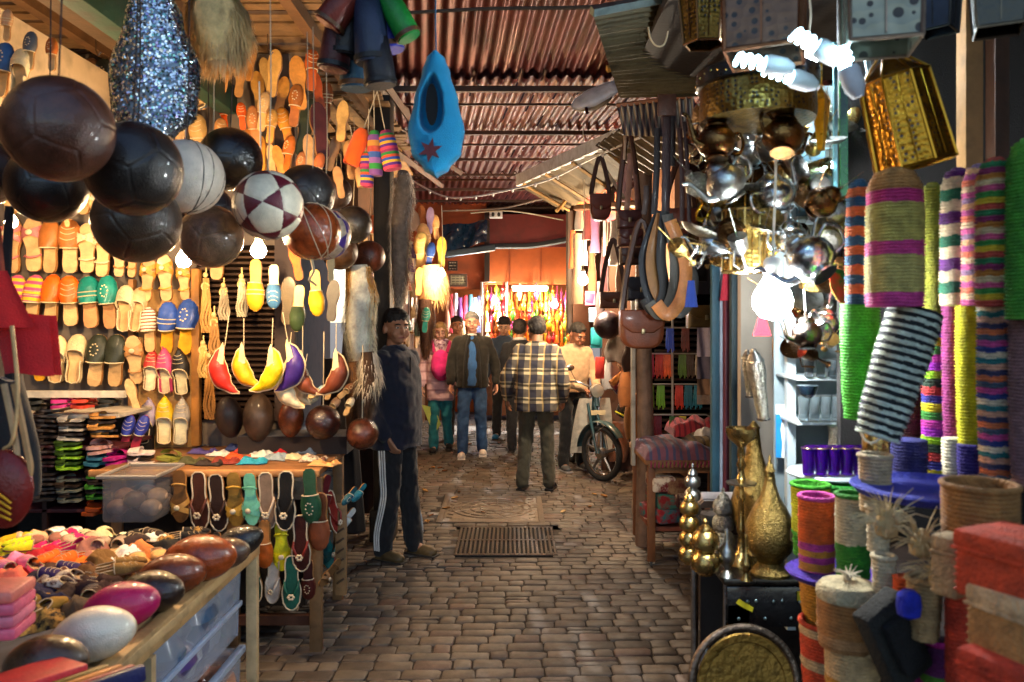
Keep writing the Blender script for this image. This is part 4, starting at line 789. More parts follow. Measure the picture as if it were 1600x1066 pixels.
fur('fur_pelt', 'pale fluffy fleece hanging beside the far bulb', 'fur', [P(672, 415, 9.7), P(674, 440, 9.7), P(676, 470, 9.7)], [.16, .2, .16], ['#d8b890', '#c9a070'], 1800, .1, seed=6)
fur('fur_bag', 'shaggy grey brown fur bag hanging at the top above the slippers', 'fur bag', [P(330, -30, 2.9), P(340, 20, 2.9), P(345, 60, 2.9), P(345, 100, 2.9)], [.06, .11, .11, .07], ['#c8a468', '#d8b87c', '#cfae78'], 5200, .05, seed=7)
# sequinned bag
t = thing('sequinned_bag', 'silver blue sequinned pouch hanging behind the balls', 'bag', P(240, 205, 2.7))
def sq(a, b):
    w_ = interp([(0, .06), (.15, .14), (.45, .15), (.8, .09), (1, .05)], b); th = a * 2 * PI
    return (w_ * math.cos(th) * (1 + .04 * math.sin(5 * th)), .07 * math.sin(th), lerp(-.02, .48, b))
q = MB(); q.grid(sq, 36, 20, cu=True, capu=True); q.build('lining', mat('#7a8a9a', rough=.35, metal=.6, bump=.5, name='foil_cloth'), t)
q = MB(); r3 = random.Random(11)
for _ in range(7500):
    a, b = r3.random(), r3.random(); p = V(sq(a, b)); n_ = V((math.cos(a * 2 * PI), 1.5 * math.sin(a * 2 * PI), .1)).normalized(); n_ = (n_ + V((r3.gauss(0, .22), r3.gauss(0, .22), r3.gauss(0, .22)))).normalized()
    u = n_.orthogonal().normalized() * .0045; w_ = n_.cross(u); p = p + n_ * .003
    q.add([p + u, p + (u + w_) * .7, p + w_, p + (w_ - u) * .7, p - u, p - (u + w_) * .7, p - w_, p + (u - w_) * .7], [tuple(range(8))], m=r3.choice([0, 0, 0, 0, 1, 2]))
q.build('sequins', [metal_('#dfe6ea', .22, bump=0), metal_('#8a84b0', .2, bump=0), metal_('#7ab0a8', .2, bump=0)], t, sharp=0)
q = MB(); q.tube([(0, 0, .47), (-.03, 0, .62), (-.02, 0, .9)], .006); q.build('cord', DARKW, t)
# slippers-shaped rolled leather bundles hung top centre
RB = [(512, 40, 560, -30, 90, '#6a2418', 'dark red brown', .055), (540, 90, 548, -10, 110, '#131016', 'black', .06), (565, 75, 562, -20, 90, '#6a3020', 'striped brown', .05), (582, 100, 575, -10, 120, '#1c2840', 'blue black', .06), (610, 80, 592, -20, 100, '#2a38b0', 'royal blue', .055), (622, 60, 598, -30, 100, '#6a2468', 'plum', .05), (640, 60, 598, -20, 90, '#147a2c', 'bottle green', .045), (520, 110, 535, 10, 100, '#4a1414', 'oxblood', .055), (556, 140, 556, 40, 100, '#143a50', 'dark petrol', .06), (595, 135, 585, 50, 90, '#15141c', 'charcoal', .055)]
for i, (x1, y1, x0, y0, L_, c, w_, r_) in enumerate(RB):
    d = 2.75 + .08 * (i % 3); p1 = P(x1, y1, d); p0 = P(x0, y0, d); t = thing('leather_case', '%s leather bottle case in the bunch hung top centre' % w_, 'case', p1, group='leather cases bunched at the top centre')
    q = MB(); v = p0 - p1; q.tube([(0, 0, 0), v * .06, v * .5, v * .9, v], [r_ * .9, r_, r_ * .95, r_ * .8, r_ * .5], n=18); q.build('tube', leather(c, wave=('Z', 6, '#d8a060', .12, 1)) if 'striped' in w_ else leather(c), t, sharp=50)
    q = MB(); q.tube([v * .03 * 1 + V((0, 0, 0)), v * .1], r_ * 1.06, n=18); q.build('rim', leather('#0e0c0c' if i % 2 else '#5a3a20'), t)
    q = MB(); q.tube([v, v + V((0, 0, .3))], .004, n=5); q.build('string', DARKW, t)
# cones and kilim tubes below them
def kilim(cs, sc=9):
    m = bpy.data.materials.new('woven_stripes'); m.use_nodes = True; n = m.node_tree.nodes; L = m.node_tree.links; b = n['Principled BSDF']; b.inputs['Roughness'].default_value = .9
    tc = n.new('ShaderNodeTexCoord'); sp = n.new('ShaderNodeSeparateXYZ'); L.new(tc.outputs['Object'], sp.inputs[0])
    ml = n.new('ShaderNodeMath'); ml.operation = 'MULTIPLY'; ml.inputs[1].default_value = sc; L.new(sp.outputs[2], ml.inputs[0])
    fr = n.new('ShaderNodeMath'); fr.operation = 'FRACT'; L.new(ml.outputs[0], fr.inputs[0]); rp = n.new('ShaderNodeValToRGB'); rp.color_ramp.interpolation = 'CONSTANT'
    for k, c in enumerate(cs):
        e = rp.color_ramp.elements[k] if k < 2 else rp.color_ramp.elements.new(k / len(cs)); e.position = k / len(cs); e.color = lin(c)
    L.new(fr.outputs[0], rp.inputs[0]); L.new(rp.outputs[0], b.inputs['Base Color']); return m
KI = kilim(['#c23a5a', '#5a2a7a', '#d8a02c', '#2a4a9a', '#c24a2a', '#2f7a3a', '#8a2a5a']); KI2 = kilim(['#7a4a8a', '#2f8a3a', '#8a5a9a', '#3a5a9a', '#b84a3a', '#c98a3a'], 5)
for i, (x0, y0, x1, y1, r_, m_, w_) in enumerate([(568, 202, 548, 258, .05, cloth('#f05a0a'), 'plain bright orange'), (574, 238, 572, 292, .042, KI, 'multicoloured striped, the narrow one'), (585, 205, 586, 275, .045, KI2, 'green and purple striped'), (602, 205, 614, 265, .055, KI, 'pink and blue striped'), (560, 262, 566, 292, .03, leather('#b98a58'), 'short tan')]):
    d = 4.6; p0, p1 = P(x0, y0, d), P(x1, y1, d); t = thing('cloth_tube', '%s rolled pouch hanging left of the big blue slipper' % w_, 'pouch', p1, group=None); v = p0 - p1
    t.rotation_euler = v.to_track_quat('Z', 'Y').to_euler(); L_ = v.length
    q = MB(); q.lathe([(r_ * .92, 0), (r_, .01), (r_ * .97, L_ * .5), (r_ * .9, L_ * .85), (r_ * .5, L_)], 20); q.build('roll', m_, t)
    q = MB(); q.tube([(0, 0, L_), (0, 0, L_ + .25)], .003, n=5); q.build('string', ROPE, t)
# big turquoise felt slipper with a red star
D_ = 3.0; t = thing('felt_slipper', 'big turquoise felt slipper with a dark red star hanging over the alley', 'slipper', P(682, 278, D_))
H_ = S(190, D_); WM = S(44, D_)
def hw(b): return interp([(0, .02), (.06, .45), (.2, .88), (.38, 1), (.62, .78), (.85, .5), (.96, .34), (1, .12)], b) * WM
def fs(a, b):
    ss = a * 2 - 1; w_ = hw(b); dp = .07 * math.cos(ss * PI / 2) ** .6 if abs(ss) < 1 else 0
    hole = max(0, 1 - ((ss + .12) / .36) ** 2 - ((b - .58) / .24) ** 2)
    return (w_ * math.sin(ss * PI / 2), -dp * (1 if hole <= 0 else max(-.2, 1 - 3.2 * hole)), b * H_)
q = MB(); q.grid(fs, 41, 61); q.build('upper', cloth('#128fc0', bump=.6, bs=300, var=.12), t, sharp=0)
q = MB(); q.grid(lambda a, b: (hw(b) * math.sin((a * 2 - 1) * PI / 2), .02 * math.cos((a - .5) * PI), b * H_), 21, 31); q.build('sole', cloth('#0a6f9c'), t, sharp=0)
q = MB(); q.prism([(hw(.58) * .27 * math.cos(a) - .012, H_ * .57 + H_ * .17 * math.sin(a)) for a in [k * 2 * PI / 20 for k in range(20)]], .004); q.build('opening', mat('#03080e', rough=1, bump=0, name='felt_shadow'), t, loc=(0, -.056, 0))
q = MB(); sp_ = [((.046 if k % 2 == 0 else .02) * math.sin(k * PI / 6 + .2), .0 + (.046 if k % 2 == 0 else .02) * math.cos(k * PI / 6 + .2)) for k in range(12)]; q.prism(sp_, .004); q.build('star', leather('#5a1018'), t, loc=(-.015, -.08, H_ * .19), rot=(0, 0, -6))
q = MB(); q.tube([(0, -.01, H_ * .97), (-.004, 0, H_ + .12), (0, 0, H_ + .55)], .003, n=5); q.build('string', cloth('#1f5f80'), t)

# goods in the shade between the second table and the pillar
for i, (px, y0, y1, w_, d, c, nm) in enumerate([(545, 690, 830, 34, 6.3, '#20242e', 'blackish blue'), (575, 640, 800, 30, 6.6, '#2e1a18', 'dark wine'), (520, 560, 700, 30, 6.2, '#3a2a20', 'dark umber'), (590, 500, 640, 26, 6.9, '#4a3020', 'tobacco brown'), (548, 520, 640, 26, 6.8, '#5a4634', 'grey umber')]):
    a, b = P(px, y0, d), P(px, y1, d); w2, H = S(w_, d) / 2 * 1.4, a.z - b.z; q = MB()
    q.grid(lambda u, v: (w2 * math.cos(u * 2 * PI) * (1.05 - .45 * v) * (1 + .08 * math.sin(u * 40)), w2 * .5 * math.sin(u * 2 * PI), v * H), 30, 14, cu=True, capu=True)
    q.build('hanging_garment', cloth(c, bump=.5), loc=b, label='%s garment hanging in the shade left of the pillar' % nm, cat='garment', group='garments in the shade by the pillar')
# ---------------------------------------------------------------- bulbs that are lit in the photograph
def bulb(label, loc, r, power, col=(1, .72, .42), cord=.6, vis=None, shape='bulb'):
    t = thing('light_bulb', label, 'bulb', loc)
    em = bpy.data.materials.new('lit_glass'); em.use_nodes = True; b = em.node_tree.nodes['Principled BSDF']; b.inputs['Base Color'].default_value = (1, 1, 1, 1)
    b.inputs['Emission Color'].default_value = (*col, 1); b.inputs['Emission Strength'].default_value = power * LAMP / (4 * PI * PI * r * r) / 1.0
    q = MB(); q.lathe([(1e-4, -1), (.6, -.82), (.95, -.35), (1, 0), (.9, .42), (.62, .85), (.42, 1.2), (.4, 1.35)], 14, X=M4.Scale(r, 4)); q.build('glass', em, t, sharp=0)
    q = MB(); q.lathe([(.42 * r, 1.3 * r), (.46 * r, 1.4 * r), (.46 * r, 2.0 * r), (.3 * r, 2.2 * r)], 14); q.build('socket', mat('#e8e4da' if shape != 'dark' else '#2a2622', rough=.4, name='plastic'), t)
    if cord: q = MB(); q.tube(smooth_path([(0, 0, 2.1 * r), (.01, 0, cord * .5), (0, .01, cord)]), .004, n=5); q.build('cord', mat('#d8d0c0', rough=.6, name='cable'), t)
    return t
WARM = (1, .66, .34)
bulb('warm bulb glowing at the left below the hanging balls', P(287, 407, 3.5), .032, 25, WARM, .8)
bulb('warm bulb glowing below the patchwork ball', P(404, 392, 3.75), .036, 27, WARM, .8)
bulb('warm bulb at the far left edge above the pink striped slippers', P(17, 347, 3.9), .03, 20, WARM, .8)
bulb('cool white bulb shining in front of the pale partition', P(1207, 470, 2.35), .058, 26, (.93, .98, 1), .9)
bulb('warm bulb hanging on a long cord over the moped', P(911, 438, 7.2), .045, 60, (1, .82, .6), 1.4)
bulb('warm bulb beside the pale fleece in the left distance', P(690, 428, 9.3), .04, 36, WARM, .8)
bulb('warm bulb in the shops to the right beyond the leather bags', P(948, 405, 8.2), .04, 80, WARM, .8)
bulb('lamp tucked among the teapots under the lanterns', P(1262, 92, 2.6), .03, 10, (.8, .93, 1), .3)
# ---------------------------------------------------------------- people
def limb(m, pts, rad, n=14, flat=1.0, up=(0, 1, 0)):
    """rounded tapering limb through joints"""
    pts = [V(p) for p in pts]; P_ = smooth_path(pts, 6) if len(pts) > 2 else [pts[0].lerp(pts[1], i / 6) for i in range(7)]
    N = len(P_); rs = []
    for i in range(N):
        u = i / (N - 1) * (len(rad) - 1); k = min(int(u), len(rad) - 2); rs.append(lerp(rad[k], rad[k + 1], u - k))
    a = (P_[0] - P_[1]).normalized(); b = (P_[-1] - P_[-2]).normalized()
    P2 = [P_[0] + a * rs[0] * .9, P_[0] + a * rs[0] * .6] + P_ + [P_[-1] + b * rs[-1] * .6, P_[-1] + b * rs[-1] * .9]
    R2 = [rs[0] * .3, rs[0] * .78] + rs + [rs[-1] * .78, rs[-1] * .3]
    m.tube(P2, R2, n=n, flat=flat, up=up)
def sections(m, secs, n=24, X=None, p=2.4):
    def f(a, b):
        u = b * (len(secs) - 1); k = min(int(u), len(secs) - 2); t = u - k; t = t * t * (3 - 2 * t); s = [lerp(x, y, t) for x, y in zip(secs[k], secs[k + 1])]
        th = a * 2 * PI; c, s_ = math.cos(th), math.sin(th)
        return (s[1] + s[3] * math.copysign(abs(c) ** (2 / p), c), s[2] + s[4] * math.copysign(abs(s_) ** (2 / p), s_), s[0])
    m.grid(f, n, len(secs) * 4, cu=True, capu=True, X=X)
def blob(name, m, mt, parent, vox=.01, sm=3, wr=0, wf=9, seed=0, ws=(1, 1, 1)):
    me = m.mesh('tmp', 0); o = bpy.data.objects.new('tmp', me); COL.objects.link(o)
    md = o.modifiers.new('r', 'REMESH'); md.mode = 'VOXEL'; md.voxel_size = vox
    if sm: ms = o.modifiers.new('s', 'SMOOTH'); ms.iterations = sm; ms.factor = .5
    dg = bpy.context.evaluated_depsgraph_get(); e = bpy.data.meshes.new_from_object(o.evaluated_get(dg)); bpy.data.objects.remove(o); bpy.data.meshes.remove(me)
    if wr:
        nm = [v.normal.copy() for v in e.vertices]
        for v, n_ in zip(e.vertices, nm):
            q = V((v.co.x * ws[0] * wf, v.co.y * ws[1] * wf, v.co.z * ws[2] * wf)) + V((seed, 0, seed))
            v.co += n_ * wr * (NZ.noise(q) + .5 * NZ.noise(q * 2.3))
    e.polygons.foreach_set('use_smooth', [True] * len(e.polygons)); e.name = name
    return place(name, e, mt, parent)
def hand(m, wrist, d, curl, side, s=1.0, palm_n=None):
    """five-fingered hand: d = direction of the hand, palm_n = palm normal"""
    w = V(wrist); d = V(d).normalized(); pn = V(palm_n if palm_n else (0, -1, 0)); pn = (pn - d * pn.dot(d)).normalized(); lat = d.cross(pn) * side
    c = w + d * .045 * s; R_ = M4.Identity(4)
    for i, (o_, L_, r_) in enumerate([(-.03, .062, .0085), (-.01, .075, .009), (.01, .07, .009), (.028, .055, .0078)]):
        a = w + d * .08 * s + lat * o_ * s * -1; a0 = w + d * .02 * s + lat * o_ * s * -.7
        c1, c2 = curl * 38, curl * 62
        d1 = (d * math.cos(R(c1)) + pn * math.sin(R(c1))); d2 = d * math.cos(R(c1 + c2)) + pn * math.sin(R(c1 + c2))
        k = a + d1 * L_ * .5 * s; t = k + d2 * L_ * .5 * s
        limb(m, [a0, a, k, t], [.014 * s, .0115 * s, r_ * s, r_ * .75 * s], 8)
    th0 = w + d * .02 * s + lat * .02 * s; th1 = w + d * .05 * s + lat * .045 * s + pn * .012 * s; th2 = w + d * .082 * s + lat * .05 * s + pn * .03 * s
    limb(m, [th0, th1, th2], [.015 * s, .012 * s, .009 * s], 8)
    m.box(tuple(w + d * .045 * s), (.001, .001, .001))
def person(label, loc, yaw, h=1.75, skin='#b98563', hair='#14100d', hair_k='short', head_yaw=0, head_pitch=0, head_tilt=0, vox=.01,
           top=None, top_m=None, top_hem=.82, top_w=1.0, inner=None, bot='#22262c', bot_m=None, shoe_c='#2a2420', arms=None, legs=None, lean=(0, 0), glasses=False, beard=False, sole_c='#2a2622', open_front=False, collar=None, bare_feet=False, extra=None, hood=False):
    t = thing('person', label, 'person', loc, (0, 0, yaw), scale=h / 1.75); K = h / 1.75
    lx, ly = lean
    def L(p):   # lean of the upper body with height
        z = max(0, p[2] - .9); return V((p[0] + lx * z, p[1] + ly * z, p[2] - .12 * abs(ly) * z))
    arms = arms or [((-.235, .03, 1.14), (-.25, -.02, .89)), ((.235, .03, 1.14), (.25, -.02, .89))]
    legs = legs or [((-.1, -.015, .5), (-.1, .02, .09)), ((.1, -.015, .5), (.1, .02, .09))]
    sm = mat(skin, rough=.5, var=.12, vs=18, bump=.1, bs=160, name='skin')
    HP = M4.Translation(L((0, 0, 1.49))) @ Euler((R(head_pitch), R(head_tilt), R(head_yaw))).to_matrix().to_4x4() @ M4.Scale(1.1, 4) @ M4.Translation((0, 0, -1.515))
    # ---- body: head, neck, arms, hands, legs in one surface
    b = MB(); hv = min(vox, .0075)
    b.ell((0, .012, 1.668), (.077, .094, .083), X=HP); b.ell((0, -.012, 1.612), (.064, .077, .075), X=HP); b.ell((0, -.04, 1.572), (.047, .05, .042), X=HP); b.ell((0, -.07, 1.556), (.024, .024, .02), X=HP)
    b.ell((0, -.078, 1.655), (.052, .018, .013), X=HP); b.ell((0, -.1, 1.612), (.0145, .02, .016), X=HP); b.ell((0, -.093, 1.63), (.009, .012, .028), X=HP)
    for s in (-1, 1):
        b.ell((s * .079, .012, 1.622), (.01, .02, .031), X=HP); b.ell((s * .038, -.07, 1.6), (.024, .022, .024), X=HP)
    b.ell((0, -.083, 1.574), (.024, .014, .01), X=HP)
    limb(b, [L((0, .03, 1.4)), L((0, .02, 1.47)), HP @ V((0, .012, 1.58))], [.075, .058, .056])
    for i, (s, (el, wr)) in enumerate(zip((-1, 1), arms)):
        el, wr = V(el), V(wr); limb(b, [L((s * .17, .01, 1.4)), el, wr], [.045, .036, .026]); dd = (wr - el).normalized()
        hand(b, wr + dd * .0, dd, .55 if abs(dd.z) > .6 else .9, s, 1.0, palm_n=(-s * .9, -.3, 0) if abs(dd.z) > .6 else (0, 0, -1))
    sections(b, [(.88, 0, 0, .14, .095), (1.05, 0, 0, .13, .085), (1.3, lx * .4, ly * .4, .16, .09), (1.43, lx * .5, ly * .5, .1, .06)])
    for s, (kn, an) in zip((-1, 1), legs): limb(b, [(s * .085, 0, .9), kn, an], [.08, .05, .035]); an = V(an); limb(b, [an, an + V((0, -.05, -.045)), an + V((s * .015, -.13, -.062))], [.036, .034, .022])
    blob('body', b, sm, t, vox=hv, sm=2)
    # ---- face
    ey = MB(); iris = MB()
    for s in (-1, 1): ey.ell((s * .029, -.082, 1.638), (.0125, .009, .0065), X=HP); iris.ell((s * .029, -.0895, 1.638), (.0055, .003, .0055), X=HP)
    ey.build('eyes', mat('#c9c0b4', rough=.3, bump=0, name='eye'), t); iris.build('irises', mat('#1a100a', rough=.2, bump=0, name='iris'), t)
    q = MB(); hm = mat(hair, rough=.7, var=.35, vs=40, bump=.5, bs=120, name='hair')
    for s in (-1, 1): q.tube([HP @ V((s * .012, -.094, 1.656)), HP @ V((s * .03, -.095, 1.661)), HP @ V((s * .05, -.082, 1.655))], [.004, .0055, .003], n=6)
    q.build('eyebrows', hm, t)
    q = MB(); q.tube([HP @ V((-.024, -.09, 1.5735)), HP @ V((-.008, -.0985, 1.5765)), HP @ V((.008, -.0985, 1.5765)), HP @ V((.024, -.09, 1.5735))], [.003, .006, .006, .003], n=6); q.build('mouth', mat('#8a4a40', rough=.45, bump=0, name='lips'), t)
    if beard: q = MB(); q.ell((0, -.05, 1.562), (.054, .052, .038), X=HP); q.ell((0, -.088, 1.588), (.028, .012, .007), X=HP); q.build('beard', mat('#2a1c16', rough=.9, name='stubble', alpha=1), t) if 0 else None
    if glasses:
        q = MB()
        for s in (-1, 1): q.tube([HP @ V((s * .032 + .023 * math.cos(a * .52), -.1, 1.636 + .017 * math.sin(a * .52))) for a in range(12)], .0025, n=4, closed=True); q.tube([HP @ V((s * .055, -.1, 1.64)), HP @ V((s * .08, .01, 1.64))], .002, n=4)
        q.build('glasses', mat('#4a2020', rough=.3, name='plastic'), t)
    q = MB()
    q.ell((0, .015, 1.692), (.083, .094, .073), X=HP); q.ell((0, .045, 1.645), (.081, .078, .07), X=HP); q.ell((.008, -.04, 1.718), (.056, .042, .022), X=HP)
    if hair_k == 'bob':
        for s in (-1, 1): q.ell((s * .074, .005, 1.61), (.024, .055, .075), X=HP); q.ell((s * .06, .03, 1.55), (.03, .045, .05), X=HP)
        q.ell((0, .05, 1.6), (.07, .05, .09), X=HP); q.ell((-.03, -.055, 1.715), (.04, .035, .028), X=HP)
    if hair_k == 'fringe': q.ell((.0, -.062, 1.708), (.06, .028, .03), X=HP); q.ell((0, .01, 1.73), (.08, .08, .05), X=HP)
    blob('hair', q, hm, t, vox=hv, sm=1, wr=.007, wf=45, ws=(1, 1, .5))
    # ---- trousers
    q = MB(); tw = 1.0
    sections(q, [(.84, 0, 0, .155, .11), (.95, 0, 0, .15, .11), (1.05, lx * .1, ly * .1, .14, .105)])
    for s, (kn, an) in zip((-1, 1), legs): limb(q, [(s * .082, 0, .9), V(kn) + V((0, 0, 0)), V(an) + V((0, .005, -.015))], [.098, .073, .066], 16)
    blob('trousers', q, bot_m or cloth(bot), t, vox=vox, sm=3, wr=.012, wf=14, seed=3, ws=(1, 1, .8))
    # ---- shoes
    for s, (kn, an) in zip((-1, 1), legs):
        an = V(an); q = MB(); z0 = an.z - .09
        if bare_feet:
            q.box((an.x + s * .01, an.y - .06, z0 + .012), (.095, .26, .022), b=.01); q.tube(arc((0, 0, 0), .046, 0, 180, 9), .012, flat=.6, X=M4.Translation((an.x + s * .01, an.y - .11, z0 + .02)))
            q.tube(arc((0, 0, 0), .045, 0, 180, 9), .01, X=M4.Translation((an.x + s * .01, an.y - .02, z0 + .03)))
            q.build('sandal', leather(shoe_c), t)
        else:
            q.ell((an.x, an.y + .01, z0 + .05), (.043, .052, .052)); q.ell((an.x + s * .008, an.y - .08, z0 + .038), (.047, .105, .036)); q.ell((an.x + s * .01, an.y - .12, z0 + .03), (.048, .065, .03)); q.box((an.x + s * .006, an.y - .055, z0 + .012), (.08, .22, .022), b=.01)
            o = blob('shoe', q, leather(shoe_c), t, vox=.008, sm=2)
            q = MB(); q.box((an.x + s * .006, an.y - .06, z0 + .004), (.092, .26, .02), b=.008); q.build('sole', mat(sole_c, rough=.7, name='rubber'), o)
    # ---- jacket / jumper
    W_ = top_w; tm = top_m or cloth(top); q = MB()
    sections(q, [(top_hem, 0, 0, .172 * W_, .128 * W_), (top_hem + .12, 0, 0, .168 * W_, .128 * W_), (1.12, lx * .22, ly * .22, .17 * W_, .125 * W_), (1.3, lx * .4, ly * .4, .185 * W_, .125), (1.41, lx * .5, ly * .5 + .005, .185, .105), (1.465, lx * .55, ly * .55 + .012, .12, .085), (1.495, lx * .58, ly * .58 + .018, .07, .066)])
    for s, (el, wr) in zip((-1, 1), arms):
        el, wr = V(el), V(wr); limb(q, [L((s * .165, .01, 1.395)), el, wr - (wr - el).normalized() * .03], [.068 * W_, .058 * W_, .046 * W_], 16)
    j = blob('jacket' if top_hem < .86 else 'jumper', q, tm, t, vox=vox, sm=3, wr=.010, wf=9, seed=9, ws=(1, 1, 1.3))
    if collar:
        q = MB(); c0 = L((0, .018, 1.488)); q.tube([c0 + V((.07 * math.cos(a * .4 + .3), .07 * math.sin(a * .4 + .3) , .012 * math.sin(a * .4))) for a in range(15)], .02, n=8, flat=1, closed=False); q.build('collar', cloth(collar), j)
    if inner:   # visible shirt between the open fronts
        q = MB(); sections(q, [(.86, 0, -.03, .085, .115 * W_), (1.12, lx * .2, ly * .2 - .03, .08, .115 * W_), (1.36, lx * .4, ly * .4 - .025, .07, .1), (1.47, lx * .5, ly * .5 - .015, .05, .06)]); blob('shirt', q, cloth(inner), t, vox=vox, sm=2, wr=.006)
    if hood: q = MB(); c0 = L((0, .05, 1.47)); q.ell(tuple(c0), (.1, .06, .05)); blob('hood', q, tm, j, vox=vox, sm=2, wr=.006)
    if extra: extra(t, j, L, HP)
    return t
def trackpants(c, s):   # three stripes down the outside of the legs
    def f(t, j, L, HP):
        for k, (kn, an) in ((-1, LEGS1[0]), (1, LEGS1[1])):
            for i in (-1, 0, 1):
                q = MB(); pts = [V((k * .18, i * .022, .92)), V(kn) + V((k * .083, i * .02, .1)), V(kn) + V((k * .077, i * .019, -.06)), V(an) + V((k * .072, i * .018, .12)), V(an) + V((k * .072, i * .017, -.01))]
                q.tube(smooth_path(pts), .0065, n=6, up=(0, 1, 0)); q.build('stripe', cloth('#d8d8d6'), t)
        q = MB(); q.tube([L((.0, -.122, z)) for z in (.8, 1.0, 1.2, 1.32, 1.42)], .005, n=5); q.build('zip', metal_('#8a8e94'), j)
        q = MB(); q.ell((-.13, -.1, .98), (.006, .004, .02)); q.build('zip_pull', metal_('#a0a4aa'), j)
        q = MB(); q.ell(tuple(L((0, .0, 1.47))), (.085, .08, .04)); blob('collar', q, cloth('#0d152b'), j, vox=.01)
    return f
LEGS1 = [((-.1, -.02, .5), (-.11, .03, .09)), ((.1, -.03, .5), (.11, -.08, .09))]
d1 = 5.68
person('man in a navy jacket and striped track pants standing at the slipper stall', (P(619, 870, d1).x, d1, 0), 62, 1.76, skin='#a8775a', hair='#0c0a09', head_yaw=-30, head_pitch=2, vox=.0085, top='#0d152b', top_hem=.78, top_w=1.2,
       bot='#14161c', shoe_c='#5a4a30', arms=[((-.235, .07, 1.12), (-.19, -.06, .87)), ((.24, .07, 1.13), (.23, .03, .88))], legs=LEGS1, extra=trackpants(0, 0))
def woman_x(t, j, L, HP):
    bp = thing('backpack', 'hot pink backpack worn on the front by the woman in the pale jacket', 'backpack', t.matrix_basis @ V((.01, -.17, 1.03)), group=None); bp.rotation_euler = t.rotation_euler
    q = MB(); q.ell((0, 0, .14), (.13, .08, .2)); q.ell((0, -.055, .08), (.09, .05, .09)); blob('bag_body', q, cloth('#d8237a'), bp, vox=.012, sm=2, wr=.006)
    for s in (-1, 1): q = MB(); q.tube(smooth_path([(s * .08, .02, .3), (s * .11, .06, .42), (s * .11, .14, .44)]), .015, n=6, flat=1.5); q.build('strap', cloth('#b01a60'), bp)
    sc = MB()
    for k in range(5): sc.tube([L((.085 * math.cos(a * .5 + k), .075 * math.sin(a * .5 + k) - .02, 1.43 + .018 * k + .01 * math.sin(a + k))) for a in range(13)], .026, n=8, closed=True)
    sc.tube([L((.02, -.1, 1.42)), L((.04, -.15, 1.3)), L((.0, -.16, 1.2))], .035, n=8); blob('scarf', sc, mat('#7a4a6a', rough=.95, col2='#d8c0c8', vs=30, name='scarf'), t, vox=.012, sm=1, wr=.012, wf=30)
d2 = 10.15
person('blonde woman in a pale pink quilted jacket and teal leggings', (P(688, 700, d2).x, d2, 0), 4, 1.64, skin='#d8a488', hair='#b08a52', hair_k='bob', glasses=True, vox=.012, top='#dcb8bc', top_m=mat('#d9b4ba', rough=.75, wave=('Z', 2.6, '#b88f98', .1, .6), bump=.3, name='quilted_fabric'), top_hem=.7, top_w=1.08, bot='#1f7f8a', shoe_c='#17171a',
       legs=[((-.085, -.05, .5), (-.09, -.06, .09)), ((.085, -.0, .5), (.11, .1, .12))], extra=woman_x)
q = MB(); p = P(669, 650, 10.05); q.prism([(-.08, .14), (.08, .1), (.16, -.1), (.1, -.2), (.04, -.16)], .01); q.build('carrier_bag', mat('#b8c860', rough=.5, name='plastic'), loc=p, label='pale green folded bag carried by the blonde woman', cat='bag')
d3 = 9.8
def man3(t, j, L, HP):
    for s in (-1, 1):
        q = MB(); q.tube(smooth_path([L((s * .03, -.085, 1.47)), L((s * .06, -.12, 1.38)), L((s * .085, -.143, 1.2)), L((s * .095, -.145, 1.0)), L((s * .1, -.14, .84))]), .018, n=6, flat=.6); q.build('lapel', cloth('#0f0f10'), j)
    q = MB(); q.ell(tuple(L((0, -.03, 1.475))), (.066, .05, .02)); q.build('shirt_collar', cloth('#d8d4d0'), t)
person('grey haired man in a dark open jacket, blue shirt and jeans walking', (P(738, 712, d3).x, d3, 0), 2, 1.77, skin='#c8927a', hair='#6f7072', vox=.011, top='#17150f', top_hem=.84, top_w=1.14, inner='#2a5a94', bot_m=mat('#2c4f7c', rough=.9, var=.5, vs=5, bump=.3, bs=200, name='denim'), shoe_c='#dcd6d0', sole_c='#e0dcd6',
       arms=[((-.25, .02, 1.14), (-.26, -.06, .88)), ((.27, .06, 1.14), (.29, .0, .88))], legs=[((-.11, -.07, .5), (-.12, -.1, .09)), ((.1, -.06, .5), (.12, .06, .1))], extra=man3)
d4 = 11.3
person('dark haired youth in a slate blue hoodie and charcoal trousers', (P(788, 680, d4).x, d4, 0), -4, 1.7, skin='#d0a084', hair='#17110d', hair_k='fringe', head_pitch=12, vox=.012, top='#3f5068', top_hem=.9, top_w=1.05, bot='#23272e', shoe_c='#1f78b0', legs=[((-.1, -.05, .5), (-.11, -.06, .09)), ((.09, -.0, .5), (.08, .12, .12))], hood=True)
